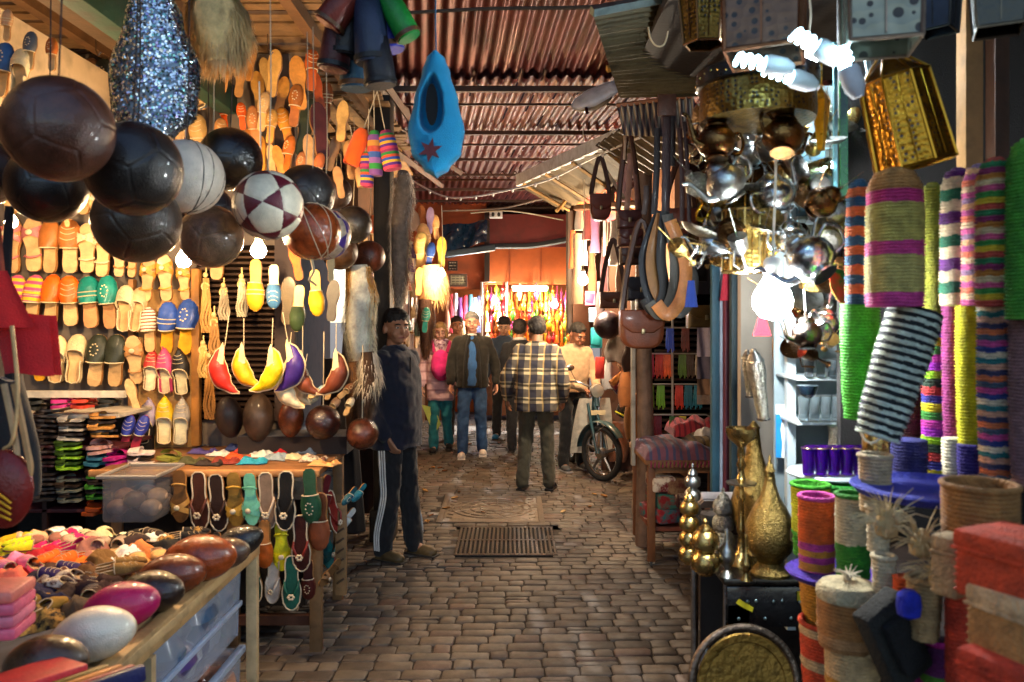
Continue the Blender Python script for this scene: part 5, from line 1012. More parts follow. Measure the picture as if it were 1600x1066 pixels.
# plaid shirt
def plaid():
    m = bpy.data.materials.new('plaid_flannel'); m.use_nodes = True; n = m.node_tree.nodes; L = m.node_tree.links; b = n['Principled BSDF']; b.inputs['Roughness'].default_value = .95
    tc = n.new('ShaderNodeTexCoord'); mp = n.new('ShaderNodeVectorMath'); mp.operation = 'ADD'; nz = n.new('ShaderNodeTexNoise'); nz.inputs['Scale'].default_value = 5
    L.new(tc.outputs['Object'], nz.inputs[0]); sb = n.new('ShaderNodeVectorMath'); sb.operation = 'SCALE'; sb.inputs[3].default_value = .03; L.new(nz.outputs[1], sb.inputs[0]); L.new(tc.outputs['Object'], mp.inputs[0]); L.new(sb.outputs[0], mp.inputs[1])
    sp = n.new('ShaderNodeSeparateXYZ'); L.new(mp.outputs[0], sp.inputs[0]); last = None
    def band(src, sc, ph, wd):
        a = n.new('ShaderNodeMath'); a.operation = 'MULTIPLY_ADD'; a.inputs[1].default_value = sc; a.inputs[2].default_value = ph; L.new(src, a.inputs[0])
        f = n.new('ShaderNodeMath'); f.operation = 'FRACT'; L.new(a.outputs[0], f.inputs[0]); c = n.new('ShaderNodeMath'); c.operation = 'LESS_THAN'; c.inputs[1].default_value = wd; L.new(f.outputs[0], c.inputs[0]); return c.outputs[0]
    def mix(fac, k, A, B):
        x = n.new('ShaderNodeMix'); x.data_type = 'RGBA'; mm = n.new('ShaderNodeMath'); mm.operation = 'MULTIPLY'; mm.inputs[1].default_value = k; L.new(fac, mm.inputs[0]); L.new(mm.outputs[0], x.inputs[0])
        if isinstance(A, tuple): x.inputs[6].default_value = A
        else: L.new(A, x.inputs[6])
        x.inputs[7].default_value = B; return x.outputs[2]
    cr, nv, bl = lin('#d8c49a'), lin('#131a34'), lin('#0a0b10')
    c = mix(band(sp.outputs[0], 7.4, .1, .54), .8, cr, nv); c = mix(band(sp.outputs[2], 7.0, .3, .56), .82, c, nv); c = mix(band(sp.outputs[2], 7.0, .55, .16), .8, c, bl); c = mix(band(sp.outputs[0], 7.4, .6, .12), .4, c, lin('#d8b060'))
    L.new(c, b.inputs['Base Color']); return m
d5 = 7.9
person('man seen from behind in a plaid flannel shirt and olive trousers', (P(838, 764, d5).x, d5, 0), 168, 1.72, skin='#9a6a4c', hair='#17110e', head_yaw=28, head_pitch=14, vox=.01, top='#222', top_m=plaid(), top_hem=.8, top_w=1.3, bot='#4a4636', shoe_c='#1c1816', bare_feet=True, lean=(0, -.12),
       arms=[((-.27, .03, 1.12), (-.26, -.05, .9)), ((.3, -.02, 1.14), (.32, -.1, .9))], legs=[((-.11, -.02, .5), (-.13, .0, .09)), ((.11, .0, .5), (.13, .06, .09))])
d6 = 8.95
person('man in a cream jumper bending his head over the moped handlebars', (P(893, 722, d6).x, d6, 0), 24, 1.66, skin='#8a5a40', hair='#14110f', head_pitch=24, head_yaw=8, vox=.011, top='#b79a78', top_hem=.92, top_w=1.12, bot='#101114', shoe_c='#4a4e52', sole_c='#9a9a9a', lean=(.0, -.14),
       arms=[((-.22, -.16, 1.12), (-.02, -.34, .98)), ((.25, -.1, 1.12), (.14, -.34, 1.0))], legs=[((-.1, -.04, .5), (-.12, -.02, .09)), ((.1, -.02, .5), (.14, .02, .09))], collar='#a88a68')
d7 = 11.2
person('tanned man in a beige coat half hidden behind the grey haired man', (P(714, 690, d7).x, d7, 0), 10, 1.72, skin='#b07a5a', hair='#2a1c14', vox=.014, top='#9a7a5a', top_hem=.8, bot='#2a2a30')
d8 = 10.1
person('dark haired passer by in black with a pale collar, behind the plaid shirt', (P(812, 700, d8).x, d8, 0), 170, 1.68, skin='#a07050', hair='#1c120d', vox=.014, top='#15161c', top_hem=.8, bot='#1a1a20', collar='#d8d0c8')
# ---------------------------------------------------------------- moped
def moped():
    f = P(940, 708, 8.3); yaw = 12
    t = thing('moped', 'old teal moped with a white leg shield parked facing the camera', 'moped', (f.x, f.y, 0), (0, 0, yaw))
    TEAL = mat('#24454c', rough=.3, coat=.6, dirt=.3, name='paint'); WH = mat('#cfc6b4', rough=.35, coat=.4, dirt=.3, name='paint'); RUB = mat('#141312', rough=.85, bump=.4, name='rubber')
    def wheel(y, steer):
        w = thing('wheel', None, None, (0, y, .29), (0, 0, steer)); w.parent = t; Rw = .29
        q = MB(); q.tube([(0, (Rw - .03) * math.cos(a * PI / 24), (Rw - .03) * math.sin(a * PI / 24)) for a in range(48)], .032, n=12, closed=True, up=(1, 0, 0)); q.build('tyre', RUB, w)
        q = MB(); q.tube([(0, (Rw - .062) * math.cos(a * PI / 24), (Rw - .062) * math.sin(a * PI / 24)) for a in range(48)], .014, n=8, closed=True, up=(1, 0, 0)); q.build('rim', CHROME, w)
        for k in range(5):
            a = 2 * PI * k / 5 + .3; q = MB(); q.tube([(0, .05 * math.cos(a), .05 * math.sin(a)), (0, .23 * math.cos(a), .23 * math.sin(a))], [.016, .01], n=6, flat=1.3); q.build('spoke', metal_('#8a8a8a', .4), w)
        q = MB(); q.lathe([(.01, -.05), (.05, -.045), (.062, -.02), (.062, .02), (.05, .045), (.01, .05)], 20, X=M4.Rotation(R(90), 4, 'Y')); q.build('hub', metal_('#b8bab8', .3), w); return w
    wheel(0, 26); wheel(1.12, 0)
    S2 = M4.Rotation(R(26), 4, 'Z')
    def fender(y, a0, a1, X):
        q = MB()
        def f_(a, b): th = R(lerp(a0, a1, b)); s = (a - .5) * PI; r_ = .325 + .02 * math.cos(s); return (.05 * math.sin(s), y - r_ * math.cos(th), .29 + r_ * math.sin(th))
        q.grid(f_, 9, 20, X=X); q.grid(lambda a, b: V(f_(a, b)) * 1.0 + V((0, 0, -.004)), 9, 20, X=X); q.build('fender', TEAL, t)
    fender(0, 35, 175, S2); fender(1.12, -10, 150, M4.Identity(4))
    q = MB()
    for s in (-1, 1): q.tube([(s * .06, 0, .29), (s * .06, .1, .62), (s * .045, .16, .8)], .017, n=10, X=S2)
    q.tube([(0, .15, .76), (0, .21, .96)], .03, n=10); q.build('fork', TEAL, t)
    for s in (-1, 1): q = MB(); q.tube([(s * .075, -.02, .3), (s * .075, .03, .5), (s * .06, -.12, .6)], .006, n=6, X=S2); q.build('fender_stay', CHROME, t)
    for s in (-1, 1):
        def ls(a, b, s=s): z = lerp(.24, .84, b); return (s * lerp(.045, .045 + .19 * (1 - .35 * b ** 2), a), .24 + .05 * a - .12 * (b - .5) + .04 * math.sin(PI * a), z)
        q = MB(); q.grid(ls, 8, 14); q.grid(lambda a, b: V(ls(a, b)) + V((0, .012, 0)), 8, 14); q.build('leg_shield', WH, t)
    q = MB(); q.tube([(0, .2, .9), (0, .3, .5), (0, .5, .36), (0, .9, .42), (0, 1.12, .5)], [.035, .05, .06, .07, .05], n=12); q.build('frame', TEAL, t)
    q = MB(); q.ell((0, .62, .3), (.09, .14, .1)); q.tube([(.1, .62, .22), (.11, 1.2, .25)], .03, n=8); q.build('engine', metal_('#5a5854', .5), t)
    q = MB(); q.tube(smooth_path([(-.33, .36, 1.0), (-.2, .26, 1.02), (-.06, .22, .97), (.06, .22, .97), (.2, .26, 1.02), (.33, .36, 1.0)]), .012, n=8); hb = q.build('handlebar', CHROME, t)
    for s in (-1, 1):
        q = MB(); q.tube([(s * .27, .31, 1.012), (s * .36, .38, .995)], .019, n=10); q.build('grip', RUB, hb)
        q = MB(); q.tube([(s * .2, .24, 1.03), (s * .3, .26, 1.01)], .006, n=6); q.build('brake_lever', CHROME, hb)
        q = MB(); q.tube([(s * .2, .26, 1.02), (s * .26, .25, 1.14)], .004, n=5); q.ell((s * .27, .25, 1.17), (.05, .012, .035)); q.build('mirror', CHROME, hb)
    q = MB(); q.lathe([(.02, -.06), (.06, -.04), (.075, 0), (.07, .03), (.01, .045)], 20, X=M4.Translation((0, .16, .93)) @ M4.Rotation(R(100), 4, 'X')); q.build('headlight', mat('#c8c4b8', rough=.1, metal=.6, name='lamp_glass'), t)
    q = MB(); q.ell((0, .85, .77), (.12, .26, .055)); q.build('seat', leather('#1a1614'), t)
    q = MB(); q.tube([(0, .85, .74), (0, .9, .45)], .03, n=8); q.build('seat_post', TEAL, t)
    q = MB(); q.tube([(-.1, 1.0, .6), (-.1, 1.4, .62), (.1, 1.4, .62), (.1, 1.0, .6)], .009, n=6, closed=True); q.build('rack', CHROME, t)
    q = MB(); q.box((0, .12, .7), (.16, .006, .05)); q.build('number_plate', mat('#c8b890', rough=.5, name='plate'), t)
moped()
h = thing('helmet', 'black motorcycle helmet hanging beside the moped handlebar', 'helmet', P(978, 655, 8.4)); q = MB()
q.lathe([(.02, .24), (.08, .225), (.12, .18), (.14, .11), (.135, .04), (.12, 0), (.11, .01), (.12, .1), (.1, .17), (.01, .21)], 24, X=M4.Rotation(R(25), 4, 'Y')); q.build('shell', mat('#0f0f12', rough=.15, coat=.8, name='paint'), h)
q = MB(); q.tube(arc((0, -.01, .03), .142, 190, 350, 14, 'xy'), .008, n=6, X=M4.Rotation(R(25), 4, 'Y')); q.build('band', mat('#b8b82a', rough=.5, name='tape'), h)
q = MB(); q.tube([(.05, 0, .22), (.0, .02, .4)], .006, n=5); q.build('strap', cloth('#1a1a1a'), h)
# ---------------------------------------------------------------- coiled baskets
def basket(name, label, cat, loc, prof, bands, rot=(0, 0, 0), coil=.008, n=36, group=None, closed_top=True, wob=.004, hollow=False, sharp=0, seed=0, sq=1.0, part='coils', lid=None):
    """prof = [(height, radius)] bottom to top, bands = [(fraction, colour)] bottom to top: rows of stitched coil"""
    r3 = random.Random(str(label)); t = thing(name, label, cat, loc, rot, group) if label else None
    H = prof[-1][0]; rows = max(6, int(H / coil)); vs = []; fs = []; ms = []; cols = []
    for f_, c in bands:
        if c not in cols: cols.append(c)
    def colour(u):
        for f_, c in bands:
            if u <= f_: return cols.index(c)
        return cols.index(bands[-1][1])
    def rad(z): return interp([(a, b) for a, b in prof], z)
    lev = []
    for k in range(rows):
        for s_, b_ in ((.08, 0), (.35, 1), (.65, 1), (.92, 0)): lev.append(((k + s_) * H / rows, b_, k))
    jit = [.55 * NZ.noise(V((math.cos(2 * PI * i / n) * 2.2, math.sin(2 * PI * i / n) * 2.2, seed + len(bands)))) + (.45 if i > n * .86 else 0) for i in range(n)]
    for z, b_, k in lev:
        for i in range(n):
            a = 2 * PI * i / n; r_ = rad(z) + (coil * (.36 + .3 * NZ.noise(V((k * .7, seed, 3)))) if b_ else -coil * .16); r_ *= 1 + wob * 14 * (NZ.noise(V((math.cos(a) * 1.3, math.sin(a) * 1.3, z * 6 + seed + H * 31))) * .5)
            zz = z + coil * .25 * NZ.noise(V((math.cos(a) * 2, math.sin(a) * 2, z * 20)))
            vs.append((r_ * math.cos(a), r_ * math.sin(a) * sq, zz))
    for j in range(len(lev) - 1):
        for i in range(n):
            k2 = (i + 1) % n; fs.append((j * n + i, j * n + k2, (j + 1) * n + k2, (j + 1) * n + i)); ms.append(colour((lev[j][0] / H * rows + jit[i] * .6 * (1 if len(bands) > 1 else 0)) / rows))
    nb = len(vs); top = (len(lev) - 1) * n
    if closed_top and not hollow: fs.append(tuple(top + i for i in range(n))); ms.append(ms[-1])
    fs.append(tuple(range(n - 1, -1, -1))); ms.append(ms[0])
    q = MB(); q.add(vs, fs, ms)
    if hollow:
        q.tube([(rad(H) * math.cos(a * .2618), rad(H) * math.sin(a * .2618) * sq, H) for a in range(24)], coil * .8, n=7, closed=True, m=ms[-1])
        q.grid(lambda a, b: ((rad(lerp(H, H * .25, b)) - coil) * math.cos(a * 2 * PI), (rad(lerp(H, H * .25, b)) - coil) * math.sin(a * 2 * PI) * sq, lerp(H, H * .25, b)), 24, 8, cu=True, m=ms[-1])
        q.add([((rad(H * .25) - coil) * math.cos(i * .2618), (rad(H * .25) - coil) * math.sin(i * .2618) * sq, H * .26) for i in range(24)], [tuple(range(24))], m=ms[-1])
    o = q.build(part, [straw(c) for c in cols], t, sharp=sharp); return t
def hb(px0, px1, y0, y1, d, bands, lb, rot=(0, 0, 0), dome=True, **k):
    """a hanging column of nested hats/baskets spanning pixels px0..px1, y0 (top)..y1 (bottom)"""
    c = P((px0 + px1) / 2, y1, d); H = S(y1 - y0, d); r_ = S(px1 - px0, d) / 2
    pr = [(0, r_ * .97), (H * .1, r_), (H * .6, r_ * .98), (H * .85, r_ * .93), (H * .95, r_ * .72), (H, r_ * .25)] if dome else [(0, r_ * .8), (H * .3, r_ * .93), (H * .7, r_), (H, r_ * .98)]
    return basket('hanging_basket', lb, 'basket', c, pr, bands, rot, group='coiled baskets hanging at the right', **k)
def rep(cs, n, start=0.0, end=1.0): return [(start + (end - start) * (i + 1) / n, cs[i % len(cs)]) for i in range(n)]
OB = rep(['#1a4a6a', '#c8602c'], 13)
hb(1323, 1364, 280, 476, 2.1, OB, 'tall basket banded in orange and petrol blue')
hb(1356, 1440, 262, 480, 1.92, [(.1, '#c8408a'), (.36, '#b8a860'), (.46, '#c23a7a'), (.73, '#b0a050'), (.82, '#b8286a'), (1, '#a8743c')], 'wide straw coloured basket with three pink bands')
hb(1316, 1372, 474, 655, 2.12, [(1, '#3fa81a')], 'bright green hanging basket tapering to the bottom', dome=False)
q_ = rep(['#c9d6c4', '#101c20'], 34)
hb(1330, 1410, 474, 684, 1.95, q_, 'leaning basket in black and white hoops', rot=(0, 17, 0), dome=False)
hb(1436, 1478, 285, 500, 2.25, [(1, '#8a8a24')], 'dim olive yellow basket hanging in the shade')
hb(1472, 1522, 262, 478, 2.05, rep(['#d8c4a0', '#1a6a4a', '#d8c4a0', '#5a1a6a'], 12) , 'basket with broad cream, green and purple bands')
hb(1474, 1502, 478, 690, 2.1, [(1, '#8a2a6a')], 'slim plum purple basket column', dome=False)
hb(1474, 1504, 684, 765, 2.06, [(1, '#d8d0b4')], 'short cream basket below the plum purple column', dome=False)
hb(1506, 1552, 256, 478, 1.98, rep(['#c8508a', '#d8b890', '#d06a4a', '#b84a8a', '#d8a070', '#8a6a8a'], 24), 'basket in fine pink, peach and mauve stripes')
hb(1496, 1534, 475, 695, 2.02, [(1, '#c8c010')], 'lemon yellow basket column', dome=False)
hb(1498, 1532, 694, 752, 2.0, [(1, '#3a2a7a')], 'short indigo basket under the lemon yellow column', dome=False)
hb(1528, 1584, 246, 480, 1.85, rep(['#c04a3a', '#d8b82a', '#3a8a3a', '#c8507a', '#d8c090', '#c07a2a', '#8a2a5a', '#2a7a4a'], 25), 'basket with narrow red, yellow and green stripes')
hb(1530, 1582, 478, 750, 1.9, rep(['#4a5a6a', '#d07040', '#3a3a5a', '#d8a080', '#2a7a7a', '#d8c8a8', '#2a3a7a', '#c84a8a'], 30), 'basket column in grey, teal and coral stripes', dome=False)
hb(1576, 1640, 215, 500, 1.75, [(1, '#3c8a24')], 'leaf green basket at the right edge')
hb(1580, 1636, 498, 760, 1.8, [(1, '#7a5a5a')], 'dull mauve brown basket at the right edge', dome=False)
hb(1442, 1478, 515, 770, 2.2, rep(['#c83aa8', '#3a8a3a', '#d8c820', '#3a3a9a', '#c83a3a', '#243a2a', '#9ad020', '#a82ac0'], 20), 'vivid rainbow banded basket column')
hb(1395, 1446, 560, 690, 2.3, [(1, '#4a0f1c')], 'dark maroon basket behind the black and white hooped one', dome=False)
hb(1395, 1446, 686, 770, 2.15, [(1, '#22256a')], 'navy blue basket under the maroon one', dome=False)
# ---- baskets standing low on the right
def sb(px0, px1, y0, y1, d, bands, lb, taper=.9, hollow=True, **k):
    c = P((px0 + px1) / 2, y1, d); H = S(y1 - y0, d); r_ = S(px1 - px0, d) / 2
    return basket('standing_basket', lb, 'basket', c, [(0, r_ * taper), (H * .5, r_ * (taper + 1) / 2 * 1.01), (H, r_)], bands, hollow=hollow, group='coiled baskets stacked low at the right', **k)
sb(1238, 1294, 757, 868, 2.35, [(.35, '#3f9a1c'), (1, '#c8c81a')], 'lime yellow beaker basket behind the orange one', taper=.85)
sb(1282, 1345, 757, 810, 2.45, [(1, '#1f8a24')], 'green bowl basket behind the cream beaker')
sb(1250, 1302, 776, 895, 2.1, [(.06, '#b83a8a'), (.16, '#c88a2a'), (.24, '#b83a8a'), (.33, '#c88a2a'), (.42, '#b83a8a'), (1, '#d8601c')], 'orange beaker basket with pink bands at the foot', taper=.97)
sb(1308, 1357, 773, 902, 1.98, [(.42, '#2a7a1c'), (1, '#c8b894')], 'cream beaker basket with a green lower half', taper=.95)
sb(1344, 1390, 712, 800, 1.9, [(1, '#b8a078')], 'pale straw beaker basket in front of the gold mirror', taper=.9)
sb(1356, 1388, 793, 862, 1.85, [(1, '#cabfa0')], 'small off white straw beaker', taper=.9)
sb(1365, 1397, 870, 940, 1.8, [(1, '#cfc2a0')], 'narrow cream straw beaker below the off white one', taper=.92)
sb(1250, 1330, 888, 975, 2.15, [(.92, '#c88a24'), (1, '#4a2a8a')], 'mustard basket with a violet rim', taper=.8)
sb(1252, 1335, 972, 1075, 2.1, rep(['#c8401c', '#c8441c', '#c8a878'], 6), 'red orange basket with straw bands low at the right', taper=.85)
sb(1292, 1372, 1000, 1110, 1.85, [(.5, '#b8802a'), (1, '#c0a070')], 'straw and mustard basket at the bottom edge', hollow=False)
sb(1385, 1455, 985, 1090, 1.9, rep(['#5a1a5a', '#4a7a1c', '#8a1a5a'], 7), 'purple and green banded basket at the bottom edge')
sb(1478, 1584, 758, 880, 1.5, [(1, '#9a6a34')], 'large tan straw basket at the right with a pale rim', taper=.95)
sb(1420, 1470, 905, 1000, 1.65, [(1, '#a88a5c')], 'straw basket wrapped in loose palm fibre', taper=.7)
sb(1440, 1490, 1000, 1100, 1.75, [(.35, '#b81a7a'), (.5, '#4a7a1c'), (1, '#5a1450')], 'magenta and purple basket at the bottom edge')
sb(1480, 1520, 930, 1100, 1.6, [(1, '#c23a1c')], 'vermilion basket column at the right')
sb(1398, 1432, 900, 990, 1.75, [(1, '#d8541a')], 'orange basket behind the palm fibre', hollow=False)
# lidded basket
c = P(1325, 1010, 1.85); t = basket('lidded_basket', 'beige lidded round basket with a straw topknot', 'basket', c, [(0, .062), (.05, .066), (.115, .066)], [(.1, '#9a6a3a'), (.3, '#b08050'), (1, '#a8713a')], hollow=False)
q = MB(); q.lathe([(.069, .113), (.071, .12), (.07, .135), (.06, .147), (.03, .153), (.001, .155)], 32); lid = q.build('lid', straw('#c0b088'), t); q = MB()
for k in range(14): a = k * .45; q.tube([(0, 0, .152), (.012 * math.cos(a), .012 * math.sin(a), .17), (.03 * math.cos(a), .03 * math.sin(a), .175 + .01 * math.sin(k))], [.003, .0025, .001], n=4)
q.build('topknot', straw('#d8ccb0'), lid)
# square boxes
def sqbox(label, px, py, d, w_, h_, c1, rz, c2=None):
    t = thing('woven_box', label, 'box', P(px, py, d), (0, 0, rz)); q = MB()
    q.box((0, 0, h_ * .35), (w_, w_, h_ * .7), b=.008)
    for k in range(6): q.box((0, 0, h_ * (.08 + .11 * k)), (w_ * 1.006, w_ * 1.006, .003), b=.001)
    q.build('box', straw(c1), t); q = MB(); q.box((0, 0, h_ * .86), (w_ * 1.06, w_ * 1.06, h_ * .3), b=.01); q.box((0, 0, h_ * .72), (w_ * 1.07, w_ * 1.07, .006), b=.002); q.build('lid', straw(c2 or c1), t); return t
sqbox('vermilion square woven box with a lid at the right edge', 1586, 938, 1.3, .125, .11, '#c8421c', 24)
sqbox('tan square woven box under the vermilion one', 1592, 1035, 1.28, .105, .12, '#a87a44', 20, '#c8a87c')
sqbox('dark orange woven box at the bottom right corner', 1590, 1110, 1.26, .12, .09, '#c0381c', 26)
sqbox('cream woven box standing behind the straw basket', 1486, 930, 1.45, .05, .11, '#b09468', 30)
t = thing('black_box', 'black woven box leaning between the baskets at the bottom', 'box', P(1395, 1050, 1.7)); q = MB(); q.box((0, 0, .07), (.11, .05, .19), rot=(0, -28, 20), b=.008); q.build('shell', straw('#1e1e18'), t)
q = MB(); q.box((.005, -.04, .075), (.06, .02, .12), rot=(0, -28, 20), b=.004); q.build('inset', straw('#050505'), t)
for px, py, r_, c, w_ in [(1420, 945, .022, '#1a2ab0', 'bright blue'), (1505, 1000, .022, '#14206a', 'deep navy'), (1515, 1050, .03, '#1c1640', 'dark indigo patterned')]:
    t = thing('pouch', '%s round woven pouch between the low baskets' % w_, 'pouch', P(px, py, 1.62)); q = MB(); q.lathe([(.005, -.03), (r_, -.02), (r_ * 1.1, .0), (r_, .02), (r_ * .5, .03)], 20); q.build('coils', straw(c), t)
# palm fibre
r3 = random.Random(5)
for i, (px, py, w_) in enumerate([(1385, 820, 'upper'), (1440, 850, 'middle'), (1470, 900, 'lower')]):
    t = thing('palm_fibre', '%s tuft of loose pale palm fibre sticking out between the baskets' % w_, 'fibre', P(px, py, 1.58)); q = MB()
    for k in range(70):
        a = r3.uniform(0, 2 * PI); e = r3.uniform(-.2, 1.2); L_ = r3.uniform(.04, .1); v = V((math.cos(a) * math.cos(e), math.sin(a) * math.cos(e) * .6, math.sin(e)))
        q.tube([(0, 0, 0), v * L_ * .6 + V((0, 0, .004)), v * L_ + V((0, 0, -.02 * r3.random()))], [.0016, .0013, .0006], n=3)
    q.build('strands', straw('#cdb98a'), t)
    q = MB(); q.lathe([(.001, -.03), (.02, -.02), (.024, 0), (.014, .02), (.004, .03)], 14); q.build('bound_core', straw('#b89a64'), t)
t = thing('violet_tray', 'flat violet blue woven tray under the striped basket columns', 'tray', P(1450, 775, 1.8)); q = MB(); q.lathe([(.01, 0), (.15, .004), (.165, .02), (.16, .024), (.145, .012), (.01, .008)], 40); q.build('coils', straw('#2a32a0'), t)
t = thing('violet_tray', 'violet woven tray holding the orange beaker basket', 'tray', P(1300, 905, 2.05)); q = MB(); q.lathe([(.01, 0), (.1, .004), (.115, .02), (.11, .024), (.095, .012), (.01, .008)], 40); q.build('coils', straw('#4a2a9a'), t)
q = MB(); q.box((0, 0, 0), (.95, .9, .04)); 
q.build('basket_shelf', wood('#2a1c14'), loc=(1.4, 2.2, .98), label='dark plank shelf behind the low baskets', cat='shelf')
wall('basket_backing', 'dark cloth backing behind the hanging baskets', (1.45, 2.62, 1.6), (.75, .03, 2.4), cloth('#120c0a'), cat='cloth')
# ---------------------------------------------------------------- brassware
def lath(name, label, cat, loc, prof, mt, k=1.0, rot=(0, 0, 0), n=28, part='body', group=None, parent=None):
    t = thing(name, label, cat, loc, rot, group); q = MB(); q.lathe([(r_ * k, z * k) for r_, z in prof], n); q.build(part, mt, t, sharp=50); return t
ENG = mat('#9a8048', metal=1, rough=.3, var=.5, vs=60, bump=.8, bs=150, name='engraved_brass')
ENS = mat('#9c9a90', metal=1, rough=.3, var=.5, vs=70, bump=.9, bs=170, name='engraved_silver')
# table for the brassware
t = thing('brass_table', 'black painted metal fronted table carrying the brassware', 'table', (.98, 3.02, 0.045))
q = MB(); q.box((0, 0, .745), (.5, .56, .025), b=.006); q.build('table_top', metal_('#5a5650', .3), t)
q = MB(); q.box((0, -.27, .66), (.48, .02, .14), b=.004); q.box((-.2, -.27, .42), (.08, .02, .5), b=.004); q.box((.2, -.27, .42), (.08, .02, .5), b=.004)
q.build('apron', mat('#0a0a0c', rough=.25, coat=.5, dirt=.1, name='paint'), t)
q = MB(); q.prism([(-.2, .69), (-.15, .66), (-.155, .645), (-.185, .66), (-.21, .675)], .004); q.build('yellow_decoration', mat('#c8b81a', rough=.5, name='paint'), t, loc=(0, -.285, 0))
q = MB(); q.prism([(.0, .715), (.1, .715), (.13, .69), (.11, .635), (.05, .62), (.085, .655), (.07, .68), (.0, .685)], .004); q.build('yellow_decoration', mat('#c8b81a', rough=.5, name='paint'), t, loc=(0, -.285, 0))
for i in range(14): q = MB(); q.ell((-.2 + .03 * i, -.283, .62 + .07 * abs(math.sin(i * 2.1))), (.006, .003, .006), n=8, k=5); q.build('stud', metal_('#9ab0b0', .3), t)
for s in (-1, 1):
    for y_ in (-.25, .25): q = MB(); q.tube([(s * .23, y_, -.045), (s * .23, y_, .73)], .016, n=10); q.build('leg', CHROME, t)
q = MB(); q.box((0, .2, .38), (.44, .02, .7)); q.build('back_panel', wood('#241a14'), t)
lath('steel_cylinder', 'polished steel cylinder standing at the left of the brass tray', 'cylinder', (.66, 2.7, .0), [(.025, 0), (.026, .3), (.024, .56), (.01, .6)], CHROME)
t = thing('brass_tray', 'large round brass tray with a raised rim leaning against the table', 'tray', P(1163, 1068, 2.62), (-8, 0, 4)); q = MB()
X9 = M4.Rotation(R(90), 4, 'X'); q.lathe([(.001, .008), (.13, .01), (.135, .016), (.158, .018), (.163, .012)], 64, X=X9, m=0); q.build('dish', mat('#8a6a30', metal=.9, rough=.42, var=.45, vs=9, bump=.5, bs=60, name='old_brass', dirt=.4), t)
q = MB(); q.tube([(.178 * math.cos(a * PI / 32), 0, .178 * math.sin(a * PI / 32)) for a in range(64)], .012, n=10, closed=True, up=(0, 1, 0)); q.build('rim', mat('#7a6a5c', metal=.9, rough=.4, var=.4, vs=60, bump=.6, bs=90, name='hammered_metal'), t)
BT = .805
def onT(px, d): p = P(px, 0, d); return V((p.x, p.y, BT))
lath('ewer', 'big engraved brass ewer with a long tapering neck', 'ewer', onT(1203, 2.78), [(.075, 0), (.078, .012), (.06, .03), (.045, .05), (.055, .065), (.085, .1), (.098, .15), (.095, .2), (.07, .26), (.04, .31), (.024, .36), (.018, .41), (.022, .415), (.012, .44), (.004, .455), (.007, .465), (.002, .48)], ENG, k=.87)
lath('ewer', 'second engraved brass ewer half hidden behind the incense stand', 'ewer', onT(1178, 3.05), [(.07, 0), (.06, .03), (.05, .06), (.08, .12), (.085, .2), (.06, .28), (.03, .38), (.02, .47), (.024, .475), (.004, .5)], ENG)
t = lath('incense_stand', 'tall turned brass stand topped with a wide bowl', 'stand', onT(1158, 2.9), [(.06, 0), (.05, .02), (.015, .05), (.012, .12), (.02, .14), (.012, .16), (.011, .25), (.018, .27), (.011, .29), (.011, .33), (.02, .345), (.014, .36), (.011, .38), (.02, .4), (.012, .42), (.017, .44), (.012, .47), (.02, .48), (.05, .505), (.06, .53), (.061, .55), (.052, .545), (.04, .52), (.005, .51)], GOLD, part='stem', k=.9)
q = MB(); q.lathe([(.01, .286), (.05, .29), (.055, .296), (.05, .298), (.01, .294)], 28); q.build('collar_plate', metal_('#b8b4a4', .3), t)
lath('silver_ewer', 'slim engraved silver vase standing behind the big ewer', 'vase', onT(1222, 3.1), [(.04, 0), (.05, .1), (.045, .25), (.03, .35), (.02, .45), (.024, .47)], ENS)
def potstack(px, d, n_, lb, mt, r_=.048):
    t = thing('pot_stack', lb, 'pots', onT(px, d), group=None)
    for k in range(n_):
        q = MB(); s = r_ * (1 - .04 * k); q.lathe([(s * .5, 0), (s * .55, .004), (s * .9, s * .35), (s, s * .8), (s * .9, s * 1.25), (s * .6, s * 1.55), (s * .62, s * 1.62)], 26, X=M4.Translation((0, 0, k * r_ * 1.45))); q.build('pot', mt, t)
    q = MB(); z = n_ * r_ * 1.45; q.lathe([(r_ * .5, z), (r_ * .45, z + .012), (r_ * .12, z + .025), (r_ * .16, z + .035), (.001, z + .045)], 20); q.build('lid', mt, t)
potstack(1102, 2.78, 2, 'two stacked gold round pots at the front of the brass table', GOLD, .052)
potstack(1077, 2.9, 4, 'tower of small gold and silver pots at the table corner', GOLD, .04)
potstack(1082, 3.15, 5, 'tall tower of silver pots behind the gold ones', SILVER, .038)
potstack(1130, 3.08, 3, 'silver pots stacked beside the incense stand', ENS, .045)
lath('silver_ewer', 'small silver ewer between the gold pots and the brass bottle', 'ewer', onT(1136, 2.76), [(.03, 0), (.022, .012), (.008, .025), (.024, .05), (.03, .075), (.024, .1), (.009, .12), (.011, .135), (.006, .15), (.009, .16), (.001, .175)], SILVER, k=.95)
lath('brass_bottle', 'small brass rosewater bottle in front of the big ewer', 'bottle', onT(1166, 2.72), [(.022, 0), (.012, .014), (.008, .025), (.02, .045), (.022, .062), (.014, .08), (.005, .1), (.0045, .15), (.006, .156), (.003, .165)], GOLD, k=.95)
lath('silver_bowl', 'small silver footed cup at the back of the brass table', 'cup', onT(1112, 3.2), [(.03, 0), (.01, .02), (.01, .05), (.04, .08), (.045, .11)], SILVER)
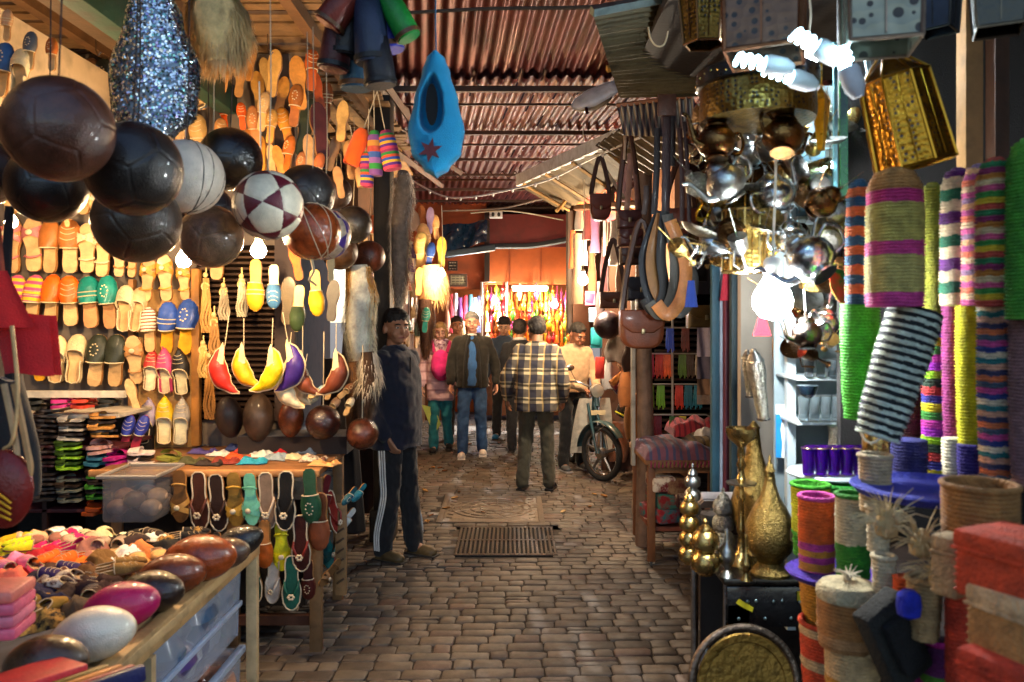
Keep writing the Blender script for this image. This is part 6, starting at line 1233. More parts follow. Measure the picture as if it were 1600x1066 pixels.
# ---------------------------------------------------------------- hanging teapots, lanterns
def teapot(label, loc, k, mt, rot=(0, 0, 0), name='teapot'):
    k *= .74; t = thing(name, label, 'teapot', loc, rot, group='metal teapots hanging under the lanterns', scale=k)
    q = MB(); q.lathe([(.055, 0), (.06, .006), (.04, .016), (.08, .04), (.1, .08), (.098, .12), (.075, .155), (.06, .17), (.062, .178)], 28); q.build('body', mt, t)
    q = MB(); q.lathe([(.06, .178), (.05, .2), (.03, .215), (.008, .225), (.012, .236), (.006, .248), (.001, .26)], 24); q.build('lid', mt, t)
    q = MB(); q.tube(smooth_path([(.085, 0, .06), (.13, 0, .08), (.15, 0, .14), (.17, 0, .2), (.2, 0, .215)]), [.02 - .0005 * i for i in range(25)], n=10); q.build('spout', mt, t)
    q = MB(); q.tube(smooth_path([(-.085, 0, .15), (-.14, 0, .17), (-.165, 0, .12), (-.14, 0, .06), (-.09, 0, .05)]), .009, n=8); q.build('handle', mt, t)
    q = MB(); q.tube([(0, 0, .25), (0, 0, .4)], .002, n=4); q.build('wire', CHROME, t); return t
BZ = metal_('#6a4a2a', .22, bump=.3); DK = metal_('#5a5048', .2, bump=.3)
for i, (px, py, d, k, m_, rt_, lb) in enumerate([(1120, 250, 2.35, .78, BZ, (10, -6, 200), 'dark bronze teapot hanging at the left of the lantern stall'), (1222, 240, 2.25, .8, BZ, (-12, 20, 30), 'bronze teapot tilted beside the gold mirror wedge'), (1265, 330, 2.3, .62, BZ, (60, 0, 40), 'bronze pot seen from below beside the white shelf'), (1150, 310, 2.4, .8, SILVER, (0, 35, 190), 'silver teapot with its long spout pointing down left'), (1225, 330, 2.5, .8, CHROME, (0, -30, 20), 'bright silver teapot above the glowing bulb'), (1240, 400, 2.5, .7, CHROME, (10, -10, 10), 'shiny teapot right above the bulb socket'), (1290, 430, 2.25, .95, CHROME, (20, 40, 160), 'large polished teapot with coloured reflections hanging beside the baskets'), (1120, 400, 2.55, .6, CHROME, (0, 20, 180), 'small bright teapot hanging left of the brass lantern'), (1130, 335, 2.6, .55, GOLD, (0, 10, 170), 'small gold teapot with an ornate handle'), (1262, 545, 2.35, .6, DK, (10, 0, 180), 'dark iron teapot hanging right of the bulb'), (1285, 530, 2.45, .6, CHROME, (0, 15, 30), 'polished teapot hanging behind the iron one'), (1300, 360, 2.6, .7, SILVER, (0, 0, 180), 'silver teapot with a tall looped handle'), (1175, 265, 2.7, .6, SILVER, (0, -10, 20), 'silver teapot hanging behind the bronze ones')]):
    teapot(lb, P(px, py, d), k, m_, rt_)
def lantern(label, px, py, d, w_, h_, mt, gm=None, rot=(0, 0, 0), n=6, taper=.8, name='lantern'):
    t = thing(name, label, 'lantern', P(px, py, d), rot); fr = MB(); pn = MB()
    for lv, rr in ((0, w_ * taper), (h_ * .75, w_)):
        ring = [(rr * math.cos(2 * PI * i / n), rr * math.sin(2 * PI * i / n), lv) for i in range(n)]; fr.tube(ring, w_ * .05, n=5, closed=True)
    for i in range(n):
        a = 2 * PI * i / n; a2 = 2 * PI * (i + 1) / n; c0, s0, c1, s1 = math.cos(a), math.sin(a), math.cos(a2), math.sin(a2)
        fr.tube([(w_ * taper * c0, w_ * taper * s0, 0), (w_ * c0, w_ * s0, h_ * .75), (w_ * .15 * c0, w_ * .15 * s0, h_)], w_ * .045, n=5)
        fr.tube([((w_ * taper) * (c0 + c1) / 2 * 1.02, (w_ * taper) * (s0 + s1) / 2 * 1.02, .01), (w_ * (c0 + c1) / 2 * 1.02, w_ * (s0 + s1) / 2 * 1.02, h_ * .74)], w_ * .022, n=4)
        pn.add([(w_ * taper * c0 * .97, w_ * taper * s0 * .97, 0), (w_ * taper * c1 * .97, w_ * taper * s1 * .97, 0), (w_ * c1 * .97, w_ * s1 * .97, h_ * .75), (w_ * c0 * .97, w_ * s0 * .97, h_ * .75)], [(0, 1, 2, 3)]); pn.add([(w_ * c0 * .97, w_ * s0 * .97, h_ * .75), (w_ * c1 * .97, w_ * s1 * .97, h_ * .75), (0, 0, h_ * .98)], [(0, 1, 2)])
    fr.lathe([(.001, h_), (w_ * .12, h_), (w_ * .1, h_ * 1.05), (w_ * .03, h_ * 1.08)], 12); fr.tube([(0, 0, h_), (0, 0, h_ * 1.3)], .004, n=5); fr.build('frame', mt, t)
    pn.build('panels', gm or ENG, t, sharp=10); return t
FIL = pierced('#8f743a', 75); FILG = pierced('#b8862c', 70, .25, '#3a1c04', .28)
lantern('large brass framed lantern box hanging at the top, left of the other', 1195, 88, 2.0, .13, .34, metal_('#7a5038', .4), pierced('#7a6050', 38, .4, '#1c1410', .3), n=4, taper=.95, rot=(0, 0, 22))
lantern('large pierced metal lantern box hanging at the top right of the brass one', 1375, 75, 1.75, .105, .3, metal_('#8a7868', .4), pierced('#9a9a88', 30, .4, '#2a241e', .34), n=4, taper=.95, rot=(0, 0, 30))
lantern('small dark lantern hanging at the top beside the wooden door post', 1465, 50, 2.1, .07, .22, metal_('#4a4844', .4), mat('#3a4250', metal=.5, rough=.3, name='smoky_glass'), n=4)
lantern('dim lantern hanging at the top right corner', 1560, 48, 1.8, .08, .2, metal_('#6a6458', .4), mat('#3a3a34', metal=.5, rough=.3, name='smoky_glass'), n=4, rot=(0, 0, 20))
lantern('gold pierced conical lantern slanting beside the dark doorway', 1430, 260, 2.0, .085, .3, metal_('#b8862a', .3), FILG, n=8, taper=1.15, rot=(0, -14, 0))
lantern('gold wedge shaped lantern shining amber', 1283, 235, 2.4, .028, .2, metal_('#c8901c', .3), mat('#d8951a', metal=.7, rough=.3, var=.3, vs=60, bump=.5, name='gold_glass'), n=4, taper=.35)
lantern('brass filigree cylinder lantern above the pale partition', 1165, 425, 2.55, .075, .26, GOLD, FIL, n=10, taper=1.0)
lantern('silver filigree lantern crowned above the brass cylinder', 1195, 345, 2.6, .05, .14, CHROME, ENS, n=8, taper=.8)
lantern('brown lantern hanging left of the large brass framed box', 1100, 70, 2.5, .08, .2, metal_('#6a4a2c', .4), FIL, n=6)
t = lath('dome_lamp', 'wide gold hanging dome lamp with pierced dots', 'lamp', P(1183, 190, 2.35), [(.165, 0), (.168, .02), (.165, .1), (.15, .14), (.1, .17), (.03, .185), (.02, .2), (.004, .21)], FIL, n=40)
q = MB(); q.lathe([(.169, .095), (.176, .1), (.176, .14), (.168, .145)], 40); q.build('dark_band', mat('#0a0c0e', rough=.3, coat=.4, name='paint'), t)
q = MB()
for i in range(40): a = 2 * PI * i / 40; q.ell((.177 * math.cos(a), .177 * math.sin(a), .118 + .008 * math.sin(i * .9)), (.003, .003, .003), n=6, k=4)
q.build('dots', GOLD, t)
lath('lamp_dish', 'shallow gold dish lamp under the wide dome', 'lamp', P(1205, 195, 2.5), [(.001, -.03), (.08, -.015), (.11, .02), (.115, .03)], FIL)
for i, (px, py, lb) in enumerate([(1160, 112, 'left'), (1215, 120, 'middle'), (1262, 128, 'right')]):   # glowing tube ends under the lantern
    pass
# powder flasks, daggers, leaflet
def flask(label, px0, y0, px1, y1, d, w_):
    a, b = P(px0, y0, d), P(px1, y1, d); v = b - a; t = thing('powder_flask', label, 'flask', b); t.rotation_euler = (a - b).to_track_quat('Z', 'Y').to_euler(); L_ = v.length
    q = MB(); q.grid(lambda u, k: (interp([(0, w_ * .65), (.5, w_ * .85), (.85, w_ * 1.1), (1, w_)], k) * math.cos(u * 2 * PI), .6 * interp([(0, w_ * .65), (.5, w_ * .85), (.85, w_ * 1.1), (1, w_)], k) * math.sin(u * 2 * PI), k * L_), 24, 14, cu=True, capu=True); q.build('body', ENS, t)
    q = MB(); q.grid(lambda u, k: (w_ * interp([(0, 1.05), (.5, .7), (.8, .35), (1, .28)], k) * math.cos(u * 2 * PI), w_ * .62 * interp([(0, 1.05), (.5, .7), (.8, .35), (1, .28)], k) * math.sin(u * 2 * PI), L_ * (1 + .22 * k)), 24, 8, cu=True, capu=True); q.build('cap', SILVER, t)
    q = MB(); q.tube([(w_ * .68 * math.cos(k * .52), w_ * .42 * math.sin(k * .52), 0) for k in range(12)], .004, closed=True, n=6); q.build('base_ring', CHROME, t)
flask('large embossed silver powder flask hanging on the pale partition', 1180, 565, 1193, 655, 2.9, .048)
flask('smaller embossed flask half behind the large one', 1168, 560, 1172, 620, 3.0, .032)
def dagger(label, pts, d, c, w_=.014):
    a = P(*pts[0], d); t = thing('dagger', label, 'dagger', a); q = MB(); q.tube(smooth_path([P(*p, d) - a for p in pts]), [w_ * (1 - .75 * (i / 18) ** 2) for i in range(6 * (len(pts) - 1) + 1)], n=8, flat=.5, up=(0, 1, 0)); q.build('sheath', metal_(c, .3, bump=.4), t)
    q = MB(); q.tube([(0, 0, 0), (0, 0, .03), (0, 0, .07)], [w_, w_ * .7, w_ * 1.1], n=8); q.build('hilt', leather('#3a2416'), t)
dagger('curved brass dagger hanging right under the bulb', [(1214, 520), (1212, 560), (1218, 590), (1228, 605)], 2.95, '#8a6a34')
dagger('silver dagger hanging behind the curved brass one', [(1224, 510), (1226, 560), (1224, 590)], 3.1, '#a8a49a', .012)
q = MB(); q.prism([(-.022, 0), (.022, -.003), (.022, .19), (-.022, .19)], .002); t = thing('leaflet', 'tall blue and white leaflet with small print clipped to the partition', 'leaflet', P(1222, 715, 2.85)); q.build('sheet', mat('#e8e4d8', rough=.6, name='paper'), t)
q = MB(); q.prism([(-.0225, .0), (-.004, 0), (.0, .05), (-.006, .1), (-.001, .135), (-.01, .155), (-.0225, .155)], .003); q.build('blue_panel', mat('#1a86c8', rough=.5, name='print'), t, loc=(0, -.001, 0))
q = MB()
for k in range(12): q.box((.01, -.0016, .035 + k * .0075), (.004, .001, .005 if k % 3 else .003))
q.build('print', mat('#3a3a44', rough=.6, name='ink'), t)
q = MB(); q.prism([(-.03, 0), (.03, 0), (.012, .06), (0, .08), (-.012, .06)], .02); q.build('tassel', cloth('#c81a2c'), loc=P(1190, 525, 2.7), label='red felt tassel hanging under the bulb', cat='tassel')
# shelf unit with glasses
t = thing('glass_shelf', 'white shelf unit of tea glasses beside the partition', 'shelf', (1.04, 2.82, 0)); SH_ = mat('#b8c4c8', rough=.3, bump=.05, name='paint')
for x in (-.055, .3): q = MB(); q.box((x, 0, 1.7), (.03, .03, 2.2)); q.build('upright', SH_, t)
for y_ in (235, 312, 345, 590, 658): z = P(0, y_, 2.75).z; q = MB(); q.box((.1, -.03, z), (.36, .22, .012), b=.003); q.build('board', SH_, t)
q = MB(); q.box((.12, .1, 1.6), (.4, .01, 1.9)); q.build('back', mat('#8a989c', rough=.4, name='paint'), t)
t = thing('round_shelf', 'round edged white shelf under the purple glasses', 'shelf', P(1300, 742, 2.55)); q = MB(); q.lathe([(.001, 0), (.135, 0), (.14, .006), (.135, .012), (.001, .012)], 36); q.build('board', SH_, t)
def glass(label, loc, c, h_=.075, r_=.024, group=None, tr=.7):
    t = thing('tea_glass', label, 'glass', loc, group=group); q = MB(); q.lathe([(r_ * .8, 0), (r_ * .82, .004), (r_ * .8, h_ * .4), (r_, h_), (r_ * .93, h_), (r_ * .73, h_ * .4), (r_ * .7, .008), (.001, .008)], 18); q.build('bowl', mat(c, rough=.08, trans=tr, var=.1, bump=0, name='glass'), t)
    q = MB(); q.tube([(r_ * 1.01 * math.cos(k * .52), r_ * 1.01 * math.sin(k * .52), h_ * .98) for k in range(12)], .0015, n=4, closed=True); q.build('gilding', GOLD if tr < .8 else SILVER, t)
k = 0
for j, (n_, d) in enumerate([(5, 2.46), (5, 2.56)]):
    for i in range(n_): glass('purple tea glass, %s from the left in the %s row on the round shelf' % (ORD[i], ['front', 'back'][j]), P(1263 + 20 * i + 5 * j, 742 - 4 * j, d), '#5a14a8', .085, .021, 'purple tea glasses on the round shelf')
for i in range(5): glass('clear tea glass, %s from the left on the shelf above the purple ones' % ORD[i], P(1256 + 17 * i, 657, 2.68), '#c8d8dc', .085, .02, 'clear tea glasses on the middle shelf', .9)
for i in range(4): glass('little silver rimmed glass, %s from the left on the upper shelf' % ORD[i], P(1264 + 18 * i, 589, 2.68), '#b8c4c8', .06, .018, 'silver rimmed glasses on the upper shelf', .9)
lath('silver_holder', 'engraved silver cylinder vase standing behind the purple glasses', 'vase', P(1310, 735, 2.66), [(.03, 0), (.034, .06), (.03, .12), (.036, .15)], ENS)
lath('cup', 'small dark cup with a white rim hanging before the clear glasses', 'cup', P(1262, 622, 2.55), [(.012, 0), (.026, .014), (.032, .036), (.034, .04)], mat('#1a2a3a', rough=.15, coat=.5, name='glaze'))
for i, (px, py) in enumerate([(1325, 200), (1340, 185), (1332, 225), (1345, 160), (1322, 165)]): lath('silver_cup', 'polished silver goblet, %s in the upper right shelf' % ORD[i], 'goblet', P(px, py, 2.7), [(.014, 0), (.004, .012), (.004, .025), (.018, .04), (.02, .06)], CHROME, group='silver goblets in the upper shelf')
for i, (x, w_, c) in enumerate([(1318, 12, '#1f5a2a'), (1372, 8, '#b8ccd0'), (1305, 6, '#6a9aa0')]): q = MB(); q.box((0, 0, 0), (S(w_, 2.5), .01, .5), rot=(0, [0, -10, 0][i], 0)); q.build('glass_strip', mat(c, rough=.1, trans=.3, bump=0, name='glass'), loc=P(x, 190, 2.52), label='%s upright strip of glass beside the gold lantern' % ['dark green', 'pale slanting', 'blue grey'][i], cat='glass strip')
t = thing('gold_mirror', 'gold framed curved mirror under the black and white hooped basket', 'mirror', P(1368, 720, 2.1)); q = MB(); q.lathe([(.03, 0), (.034, .03), (.033, .09), (.03, .1)], 20); q.build('frame', GOLD, t); q = MB(); q.tube([(.036 * math.cos(k * .4), .036 * math.sin(k * .4), .07 - .02 * math.sin(k * .8)) for k in range(16)], .004, closed=True, n=6); q.build('ornament', mat('#e8e0c8', rough=.3, name='enamel'), t)
lath('silver_holder', 'silver hanging dish behind the polished teapots', 'dish', P(1250, 470, 2.7), [(.001, 0), (.05, .01), (.07, .03)], SILVER, rot=(50, 10, 0))
lath('dish', 'enamelled dish in red and green hanging beside the teapots', 'dish', P(1310, 455, 2.45), [(.001, 0), (.04, .006), (.06, .02), (.062, .024)], mat('#2a6a2a', rough=.15, metal=.3, col2='#b83a2a', vs=12, name='enamel'), rot=(70, 0, 30))
for i, (px, py, c) in enumerate([(1100, 330, '#c8a030'), (1090, 240, '#c8a878'), (1105, 360, '#d8d0c0'), (1090, 400, '#d0ccc4'), (1210, 380, '#c8a020'), (1235, 370, '#d8c890')]):
    q = MB(); q.tube([(.02 * math.cos(k * .5) * (1 + .4 * math.sin(k)), .01 * math.sin(k), .03 * math.sin(k * .5) * (1 + .3 * math.cos(k * 1.7))) for k in range(40)], .004, n=6); q.build('metal_ornament', metal_(c, .2), loc=P(px, py, 2.55), label='%s curled metal ornament hanging among the teapots' % ['gold, lower left', 'pale gold, upper left', 'silver, left', 'bright silver, lowest', 'yellow gold, right', 'pale brass, far right'][i], cat='ornament')
# door frame posts and wood at far right top
q = MB(); q.box((0, 0, 0), (.05, .05, 1.3)); q.build('door_post', wood('#a87c4a'), loc=P(1515, 120, 2.35), label='tan wooden door post rising behind the striped baskets', cat='post')
q = MB(); q.box((0, 0, 0), (.04, .05, 1.3)); q.build('door_post', wood('#4a2c18'), loc=P(1558, 140, 2.3), label='dark brown door post at the top right', cat='post')
for i, (x, w_, c, d) in enumerate([(1117, 12, '#1f4a5a', 3.7), (1127, 8, '#b0b8c4', 3.72), (1137, 12, '#5a1428', 3.66), (1148, 14, '#1a3238', 3.5)]):
    q = MB(); q.box((0, 0, 1.18), (S(w_, d), .04, 1.9), b=.004); p = P(x, 0, d); q.build('pole', wood(c, dirt=.1), loc=(p.x, p.y, 0), label='%s painted pole between the scarf and the partition' % ['petrol blue', 'pale grey', 'maroon', 'dark green'][i], cat='pole')
# ---------------------------------------------------------------- textile table
t = thing('textile_table', 'brown wooden table on castors piled with folded throws', 'table', (1.29, 5.82, -.055))
for x, y_ in ((-.33, -.33), (.25, -.33), (-.33, .33), (.25, .33)):
    q = MB(); q.box((x, y_, .42), (.05, .05, .68), b=.004); lg = q.build('leg', wood('#7a4a26'), t)
    q = MB(); q.lathe([(.01, -.01), (.022, -.008), (.022, .008), (.01, .01)], 14, X=M4.Translation((x, y_, .03)) @ M4.Rotation(R(90), 4, 'Y')); q.tube([(x, y_, .04), (x, y_, .09)], .01); q.build('castor', metal_('#7a7a78', .4), lg)
q = MB(); q.box((0, 0, .77), (.76, .76, .04), b=.006); q.box((-.04, -.335, .72), (.62, .025, .06)); q.build('table_top', wood('#8a5a30'), t)
q = MB(); q.box((-.04, 0, .3), (.6, .66, .03)); q.build('lower_shelf', wood('#7a3a20'), t)
def throw(label, loc, w_, dp, h_, c, wv=None, rz=0):
    q = MB(); sd = len(label)
    def f(a, b):
        x, y_ = (a - .5) * 2, (b - .5) * 2; e = max(0, 1 - abs(x) ** 6) ** .5 * max(0, 1 - abs(y_) ** 6) ** .5; return (x * w_ / 2, y_ * dp / 2, e * h_ * (1 + .35 * NZ.noise(V((x * 1.8 + sd, y_ * 1.8, sd))) + .12 * math.sin(x * 9 + 3 * y_)))
    q.grid(f, 26, 26); return q.build('folded_throw', cloth(c, wave=wv, bump=.5), loc=V(loc) + V((.08, .87, -.055)), rot=(0, 0, rz), label=label, cat='throw')
throw('mauve striped throw folded on the brown table', (1.08, 4.86, .785), .5, .6, .1, '#7a4a5a', ('X', 6, '#4a4a6a', .3, 2))
throw('olive brown throw folded behind the mauve one', (1.35, 4.95, .785), .42, .6, .13, '#6a5424', ('X', 7, '#3a2a1a', .25, 2))
throw('crimson throw stacked at the back of the brown table', (1.3, 5.12, .89), .4, .4, .1, '#a02a34', ('X', 8, '#6a1a2a', .3, 2))
throw('small white cloth lying on the crimson throw', (1.34, 4.86, .9), .22, .1, .06, '#d8d0c4', None, 30)
q = MB()
for k in range(24): q.box((-.34 + k * .03, -.385, .755), (.022, .012, .05), rot=(0, 30, 0), b=.003)
q.build('fringe', cloth('#7a5a34', wave=('X', 12, '#8a2a4a', .4, 1)), t)
for i, (px, py, c, c2, w_) in enumerate([(1032, 752, '#6a1a1c', '#d8c8b0', 'dark red patterned'), (1052, 755, '#5a2a1c', '#8a6a4a', 'brown'), (1036, 778, '#2a6a5a', '#7a1a1c', 'teal and red'), (1060, 775, '#3a1a18', '#b89a80', 'maroon patterned'), (1030, 800, '#8a1a24', '#1a6a6a', 'red and teal')]):
    p = P(px, py, 5.6); q = MB(); q.box((0, 0, 0), (.165, .3, .105), rot=(0, 0, 5 * i), b=.02); q.build('folded_rug', mat(c, rough=.95, col2=c2, vs=14, bump=.5, name='rug'), loc=p, label='%s folded rug on the lower shelf of the brown table' % w_, cat='rug')
q = MB(); q.box((0, 0, 0), (.28, .5, .16), b=.02); q.build('storage_box', wood('#3a1414'), loc=(1.22, 5.85, .36), label='dark red box at the back of the lower shelf', cat='box')
t = thing('bead_box', 'open box of sparkling blue beads beside the brass table', 'box', P(1120, 785, 3.5), (-25, 0, 0)); q = MB(); q.box((0, 0, 0), (.15, .15, .02)); q.box((0, -.078, .012), (.16, .008, .03)); q.box((-.078, 0, .012), (.008, .15, .03)); q.box((.078, 0, .012), (.008, .15, .03)); q.build('tray', mat('#d8c8c0', rough=.5, name='card'), t)
q = MB()
for i in range(8):
    for j in range(10): q.ell((-.062 + i * .018, -.064 + j * .0145, .018), (.009, .008, .007), n=8, k=5)
q.build('beads', mat('#1f4a8a', rough=.1, coat=1, col2='#9ac0e0', vs=60, bump=0, name='glass_beads'), t); t['label'] = 'open tray of sparkling blue beads beside the brass table'
q = MB(); q.box((0, 0, .2), (.16, .16, .4)); q.build('stool', wood('#2a1a16'), loc=(P(1120, 0, 3.5).x, 3.5, P(0, 800, 3.5).z - .41), label='dark stool under the tray of blue beads', cat='stool')
# stone step, wooden post, bracelet rack
q = MB(); q.box((0, 0, .08), (.35, .5, .16), b=.03); q.box((.03, .25, .2), (.3, .3, .1), b=.02); q.build('stone_step', mat('#9a8672', rough=.9, bump=.7, bs=20, name='stone'), loc=(1.2, 6.6, 0), label='worn stone step beside the moped wheel', cat='step')
t = thing('wooden_post', 'rough grey brown wooden post beside the moped', 'post', (.99, 5.95, 0)); q = MB(); q.tube([(0, 0, 0), (.01, 0, .8), (-.01, 0, 1.6), (.0, 0, 3.2)], [.07, .062, .06, .06], n=12); q.build('trunk', wood('#7a5f4c', bump=.6), t)
q = MB(); q.box((-.085, 0, 1.25), (.03, .05, 1.3), b=.004); q.build('white_batten', wood('#b8b0a0'), t)
t = thing('bracelet_rack', 'white wire rack hung with leather bracelets', 'rack', (1.23, 6.1, .76)); t.scale = (1.17,) * 3; q = MB(); q.tube([(0, 0, 0), (0, 0, .85)], .008, n=8)
for z in (.17, .37, .57, .74):
    q.tube([(-.2, 0, z), (.22, 0, z)], .005, n=6); q.tube([(-.2, 0, z), (-.2, -.08, z)], .004, n=6); q.tube([(.22, 0, z), (.22, -.08, z)], .004, n=6)
q.build('wire_frame', mat('#9a968e', rough=.4, name='paint'), t)
for i, (x, z, c, w_) in enumerate([(-.15, .57, '#b8284a', 'crimson'), (-.09, .57, '#c8341c', 'red'), (-.04, .57, '#d85a1c', 'orange red'), (.06, .57, '#5a7a2a', 'green'), (.11, .57, '#4a3424', 'brown'), (.17, .57, '#b8a890', 'beige'), (-.15, .37, '#6a7a1c', 'olive green'), (-.08, .37, '#8ab82a', 'lime'), (.04, .37, '#c83a24', 'scarlet'), (.1, .37, '#1a6a80', 'teal'), (.16, .37, '#1f7a90', 'turquoise'), (-.16, .17, '#b81a3a', 'ruby'), (-.1, .17, '#8a1c2a', 'dark red'), (.0, .17, '#3a6a24', 'dark green'), (.06, .17, '#c8b82a', 'yellow'), (.14, .17, '#2a3a2a', 'blackish green'), (-.02, .74, '#1c4ac0', 'bright blue'), (.08, .74, '#6a2a24', 'maroon')]):
    tt_ = thing('bracelet_bunch', '%s bunch of leather bracelets on the white wire rack, %s tier' % (w_, {.57: 'second', .37: 'third', .17: 'lowest', .74: 'top'}[z]), 'bracelets', (1.23 + x * 1.17, 6.05, .76 + (z - .005) * 1.17), scale=1.17, group='bracelet bunches on the wire rack'); q = MB()
    for k in range(6): q.tube([(.008 * (k - 3) + .0, 0, 0), (.009 * (k - 3) - .004, -.01 - .004 * (k % 2), -.07 - .01 * (k % 3)), (.01 * (k - 3), -.004, -.13 - .012 * ((k * 5) % 3))], .0045, n=5)
    q.build('thongs', leather(c), tt_)
t = thing('shutter', 'black ribbed grille panel behind the bracelet rack', 'shutter', (1.46, 6.45, .78)); t.scale = (1.17,) * 3; q = MB()
for k in range(22): q.tube([(-.26, 0, k * .04), (.26, 0, k * .04)], .012, n=6)
q.build('slats', metal_('#4a4038', .5), t); q = MB(); q.box((0, .03, .45), (.56, .02, 1.0)); q.build('backing', metal_('#0c0a09', .8), t)
t = thing('scarf', 'pale lilac fringed scarf hanging over the black grille', 'scarf', P(1102, 632, 5.9)); t.scale = (1.18,) * 3; q = MB()
for k, (z0, z1, c) in enumerate([(.06, .16, '#8a6a54'), (.16, .3, '#6a6478'), (.3, .5, '#b0a8c0')]):
    q = MB(); q.grid(lambda a, b: (lerp(-.052, .052, a), -.012 * math.sin(a * 9 + b * 2), lerp(z0, z1, b)), 14, 8); q.grid(lambda a, b: (lerp(-.052, .052, a), .008 - .012 * math.sin(a * 9 + b * 2), lerp(z0, z1, b)), 14, 8); q.build('cloth_band', cloth(c), t)
q = MB()
for k in range(14): q.tube([(-.05 + k * .0077, 0, .06), (-.05 + k * .0077 + .003, 0, .0)], .003, n=4)
q.build('fringe', cloth('#a08878'), t)
# ---------------------------------------------------------------- leather bags and belts
def satchel(label, px, py, d, w_, h_, c, rot=(0, 0, 0), strap=None, shape='round', group=None):
    t = thing('leather_bag', label, 'bag', P(px, py, d), rot); n = 24
    if shape == 'round': out = [(-w_, h_), (w_, h_)] + [(w_ * math.copysign(abs(math.cos(a)) ** .6, math.cos(a)), h_ * .55 - h_ * .55 * math.sin(a) ** .8) for a in [PI * i / n for i in range(n + 1)]]
    else: out = [(-w_, 0), (w_, 0), (w_, h_), (-w_, h_)]
    q = MB(); q.prism(out, .07, inset=.25, h=.015); q.build('body', leather(c), t)
    f_ = [(-w_ * 1.02, h_ * 1.02), (w_ * 1.02, h_ * 1.02), (w_ * .98, h_ * .62), (w_ * .5, h_ * .42), (-w_ * .5, h_ * .42), (-w_ * .98, h_ * .62)]; q = MB(); q.prism(f_, .008, inset=.1, h=.006); fl = q.build('flap', leather(c), t, loc=(0, -.052, 0))
    q = MB(); q.box((0, -.018, h_ * .46), (.02, .01, .03), b=.003); q.build('clasp', metal_('#9a8a6a', .4), fl)
    if strap:
        q = MB(); H = strap; q.tube(smooth_path([(-w_ * .9, 0, h_), (-w_ * .6, 0, h_ + H * .5), (0, 0, h_ + H), (w_ * .6, 0, h_ + H * .5), (w_ * .9, 0, h_)]), .008, n=6, flat=2.2, up=(1, 0, 0)); q.build('strap', leather('#3a2016'), t)
    return t
satchel('large brown leather shoulder bag with a rounded bottom hanging over the rack', 1002, 545, 4.4, .12, .21, '#6a3418', strap=.5)
satchel('small plum brown leather bag hanging above two others', 982, 358, 5.0, .075, .11, '#3a1c20', shape='sq', strap=.5)
satchel('dark red leather bag with a silver clasp in the hanging column', 984, 385, 4.9, .075, .1, '#3a1614', shape='sq')
satchel('dark brown leather bag at the bottom of the hanging column', 985, 414, 4.8, .065, .1, '#2a120e', shape='sq')
satchel('black leather bag behind the brown and tan belts', 1075, 440, 4.5, .1, .26, '#100c0c', shape='sq')
satchel('dark brown bag hanging behind the belts at the right', 1062, 380, 4.8, .1, .2, '#5a2a1c', shape='sq', strap=.3)
satchel('olive brown leather bag above the lilac scarf', 1100, 512, 4.7, .1, .13, '#4a3a1a', shape='sq')
satchel('small dark bag low behind the big shoulder bag', 1020, 500, 4.7, .1, .12, '#1a1214', shape='sq')
satchel('navy bag hanging left of the belts', 1000, 470, 4.8, .09, .14, '#141a2a', shape='sq')
satchel('small brown purse among the bags at the far side', 958, 482, 6.0, .1, .12, '#4a281a', shape='sq', strap=.4)
satchel('reddish bag hanging by the narrow passage', 938, 345, 6.2, .08, .2, '#5a2a22', strap=.3)
for i, (px, wd, c, w_, y0, y1, d) in enumerate([(1008, 12, '#141a24', 'navy', 330, 480, 4.35), (1022, 16, '#8a6436', 'tan', 335, 478, 4.3), (1036, 14, '#0f0e10', 'black', 330, 486, 4.25), (1049, 16, '#4a4a44', 'grey green', 335, 492, 4.2), (1064, 18, '#b8763a', 'light tan', 345, 492, 4.15), (1077, 14, '#3a3a38', 'charcoal', 380, 490, 4.2)]):
    a, b = P(px, y0, d), P(px, y1, d); L_ = a.z - b.z; sp = S(wd, d)
    q = MB(); pts = [((.05 - (px - 1040) / 1244 * 2) * 0 + (1040 - px) / FPX * d * .7, 0, L_), (sp * .3 * (1 if px > 1040 else -1), -.02, L_ * .55), (0, -.03, L_ * .2), (-sp * 1.2 * (1 if px > 1035 else -1), -.035, 0), (-sp * 2.2 * (1 if px > 1035 else -1), -.02, L_ * .12)]
    q.tube(smooth_path(pts), sp * .55, n=8, flat=.14, up=(0, 1, 0)); q.build('leather_belt', leather(c), loc=b, label='%s leather belt looping down in the hanging bunch' % w_, cat='belt', group='leather belts in the hanging bunch')
for i, (x0, y0, x1, y1, w_, c, nm, d) in enumerate([(1040, 60, 1040, 330, 12, '#2a1418', 'broad dark plum', 4.3), (1027, 200, 1022, 335, 9, '#1a1216', 'black', 4.35), (1047, 130, 1050, 260, 10, '#1a1014', 'dark upper', 4.5), (1062, 200, 1066, 345, 7, '#3a1c18', 'brown', 4.4), (985, 240, 978, 340, 8, '#8a6a60', 'dusty pink', 5.0), (1070, 190, 1078, 380, 6, '#2a181c', 'thin plum', 4.45), (1010, 290, 1006, 335, 8, '#3a2a24', 'short brown', 4.4), (990, 250, 996, 340, 6, '#6a4a44', 'narrow mauve', 5.0), (1044, 20, 1042, 130, 8, '#5a3a2c', 'upper brown', 4.2)]):
    a, b = P(x0, y0, d), P(x1, y1, d); q = MB(); v = a - b; q.tube([(0, 0, 0), v * .5 + V((.004, -.01, 0)), v], S(w_, d) * .55, n=8, flat=.16, up=(0, 1, 0)); q.build('leather_strap', leather(c), loc=b, label='%s leather strap running up from the bags and belts' % nm, cat='strap')
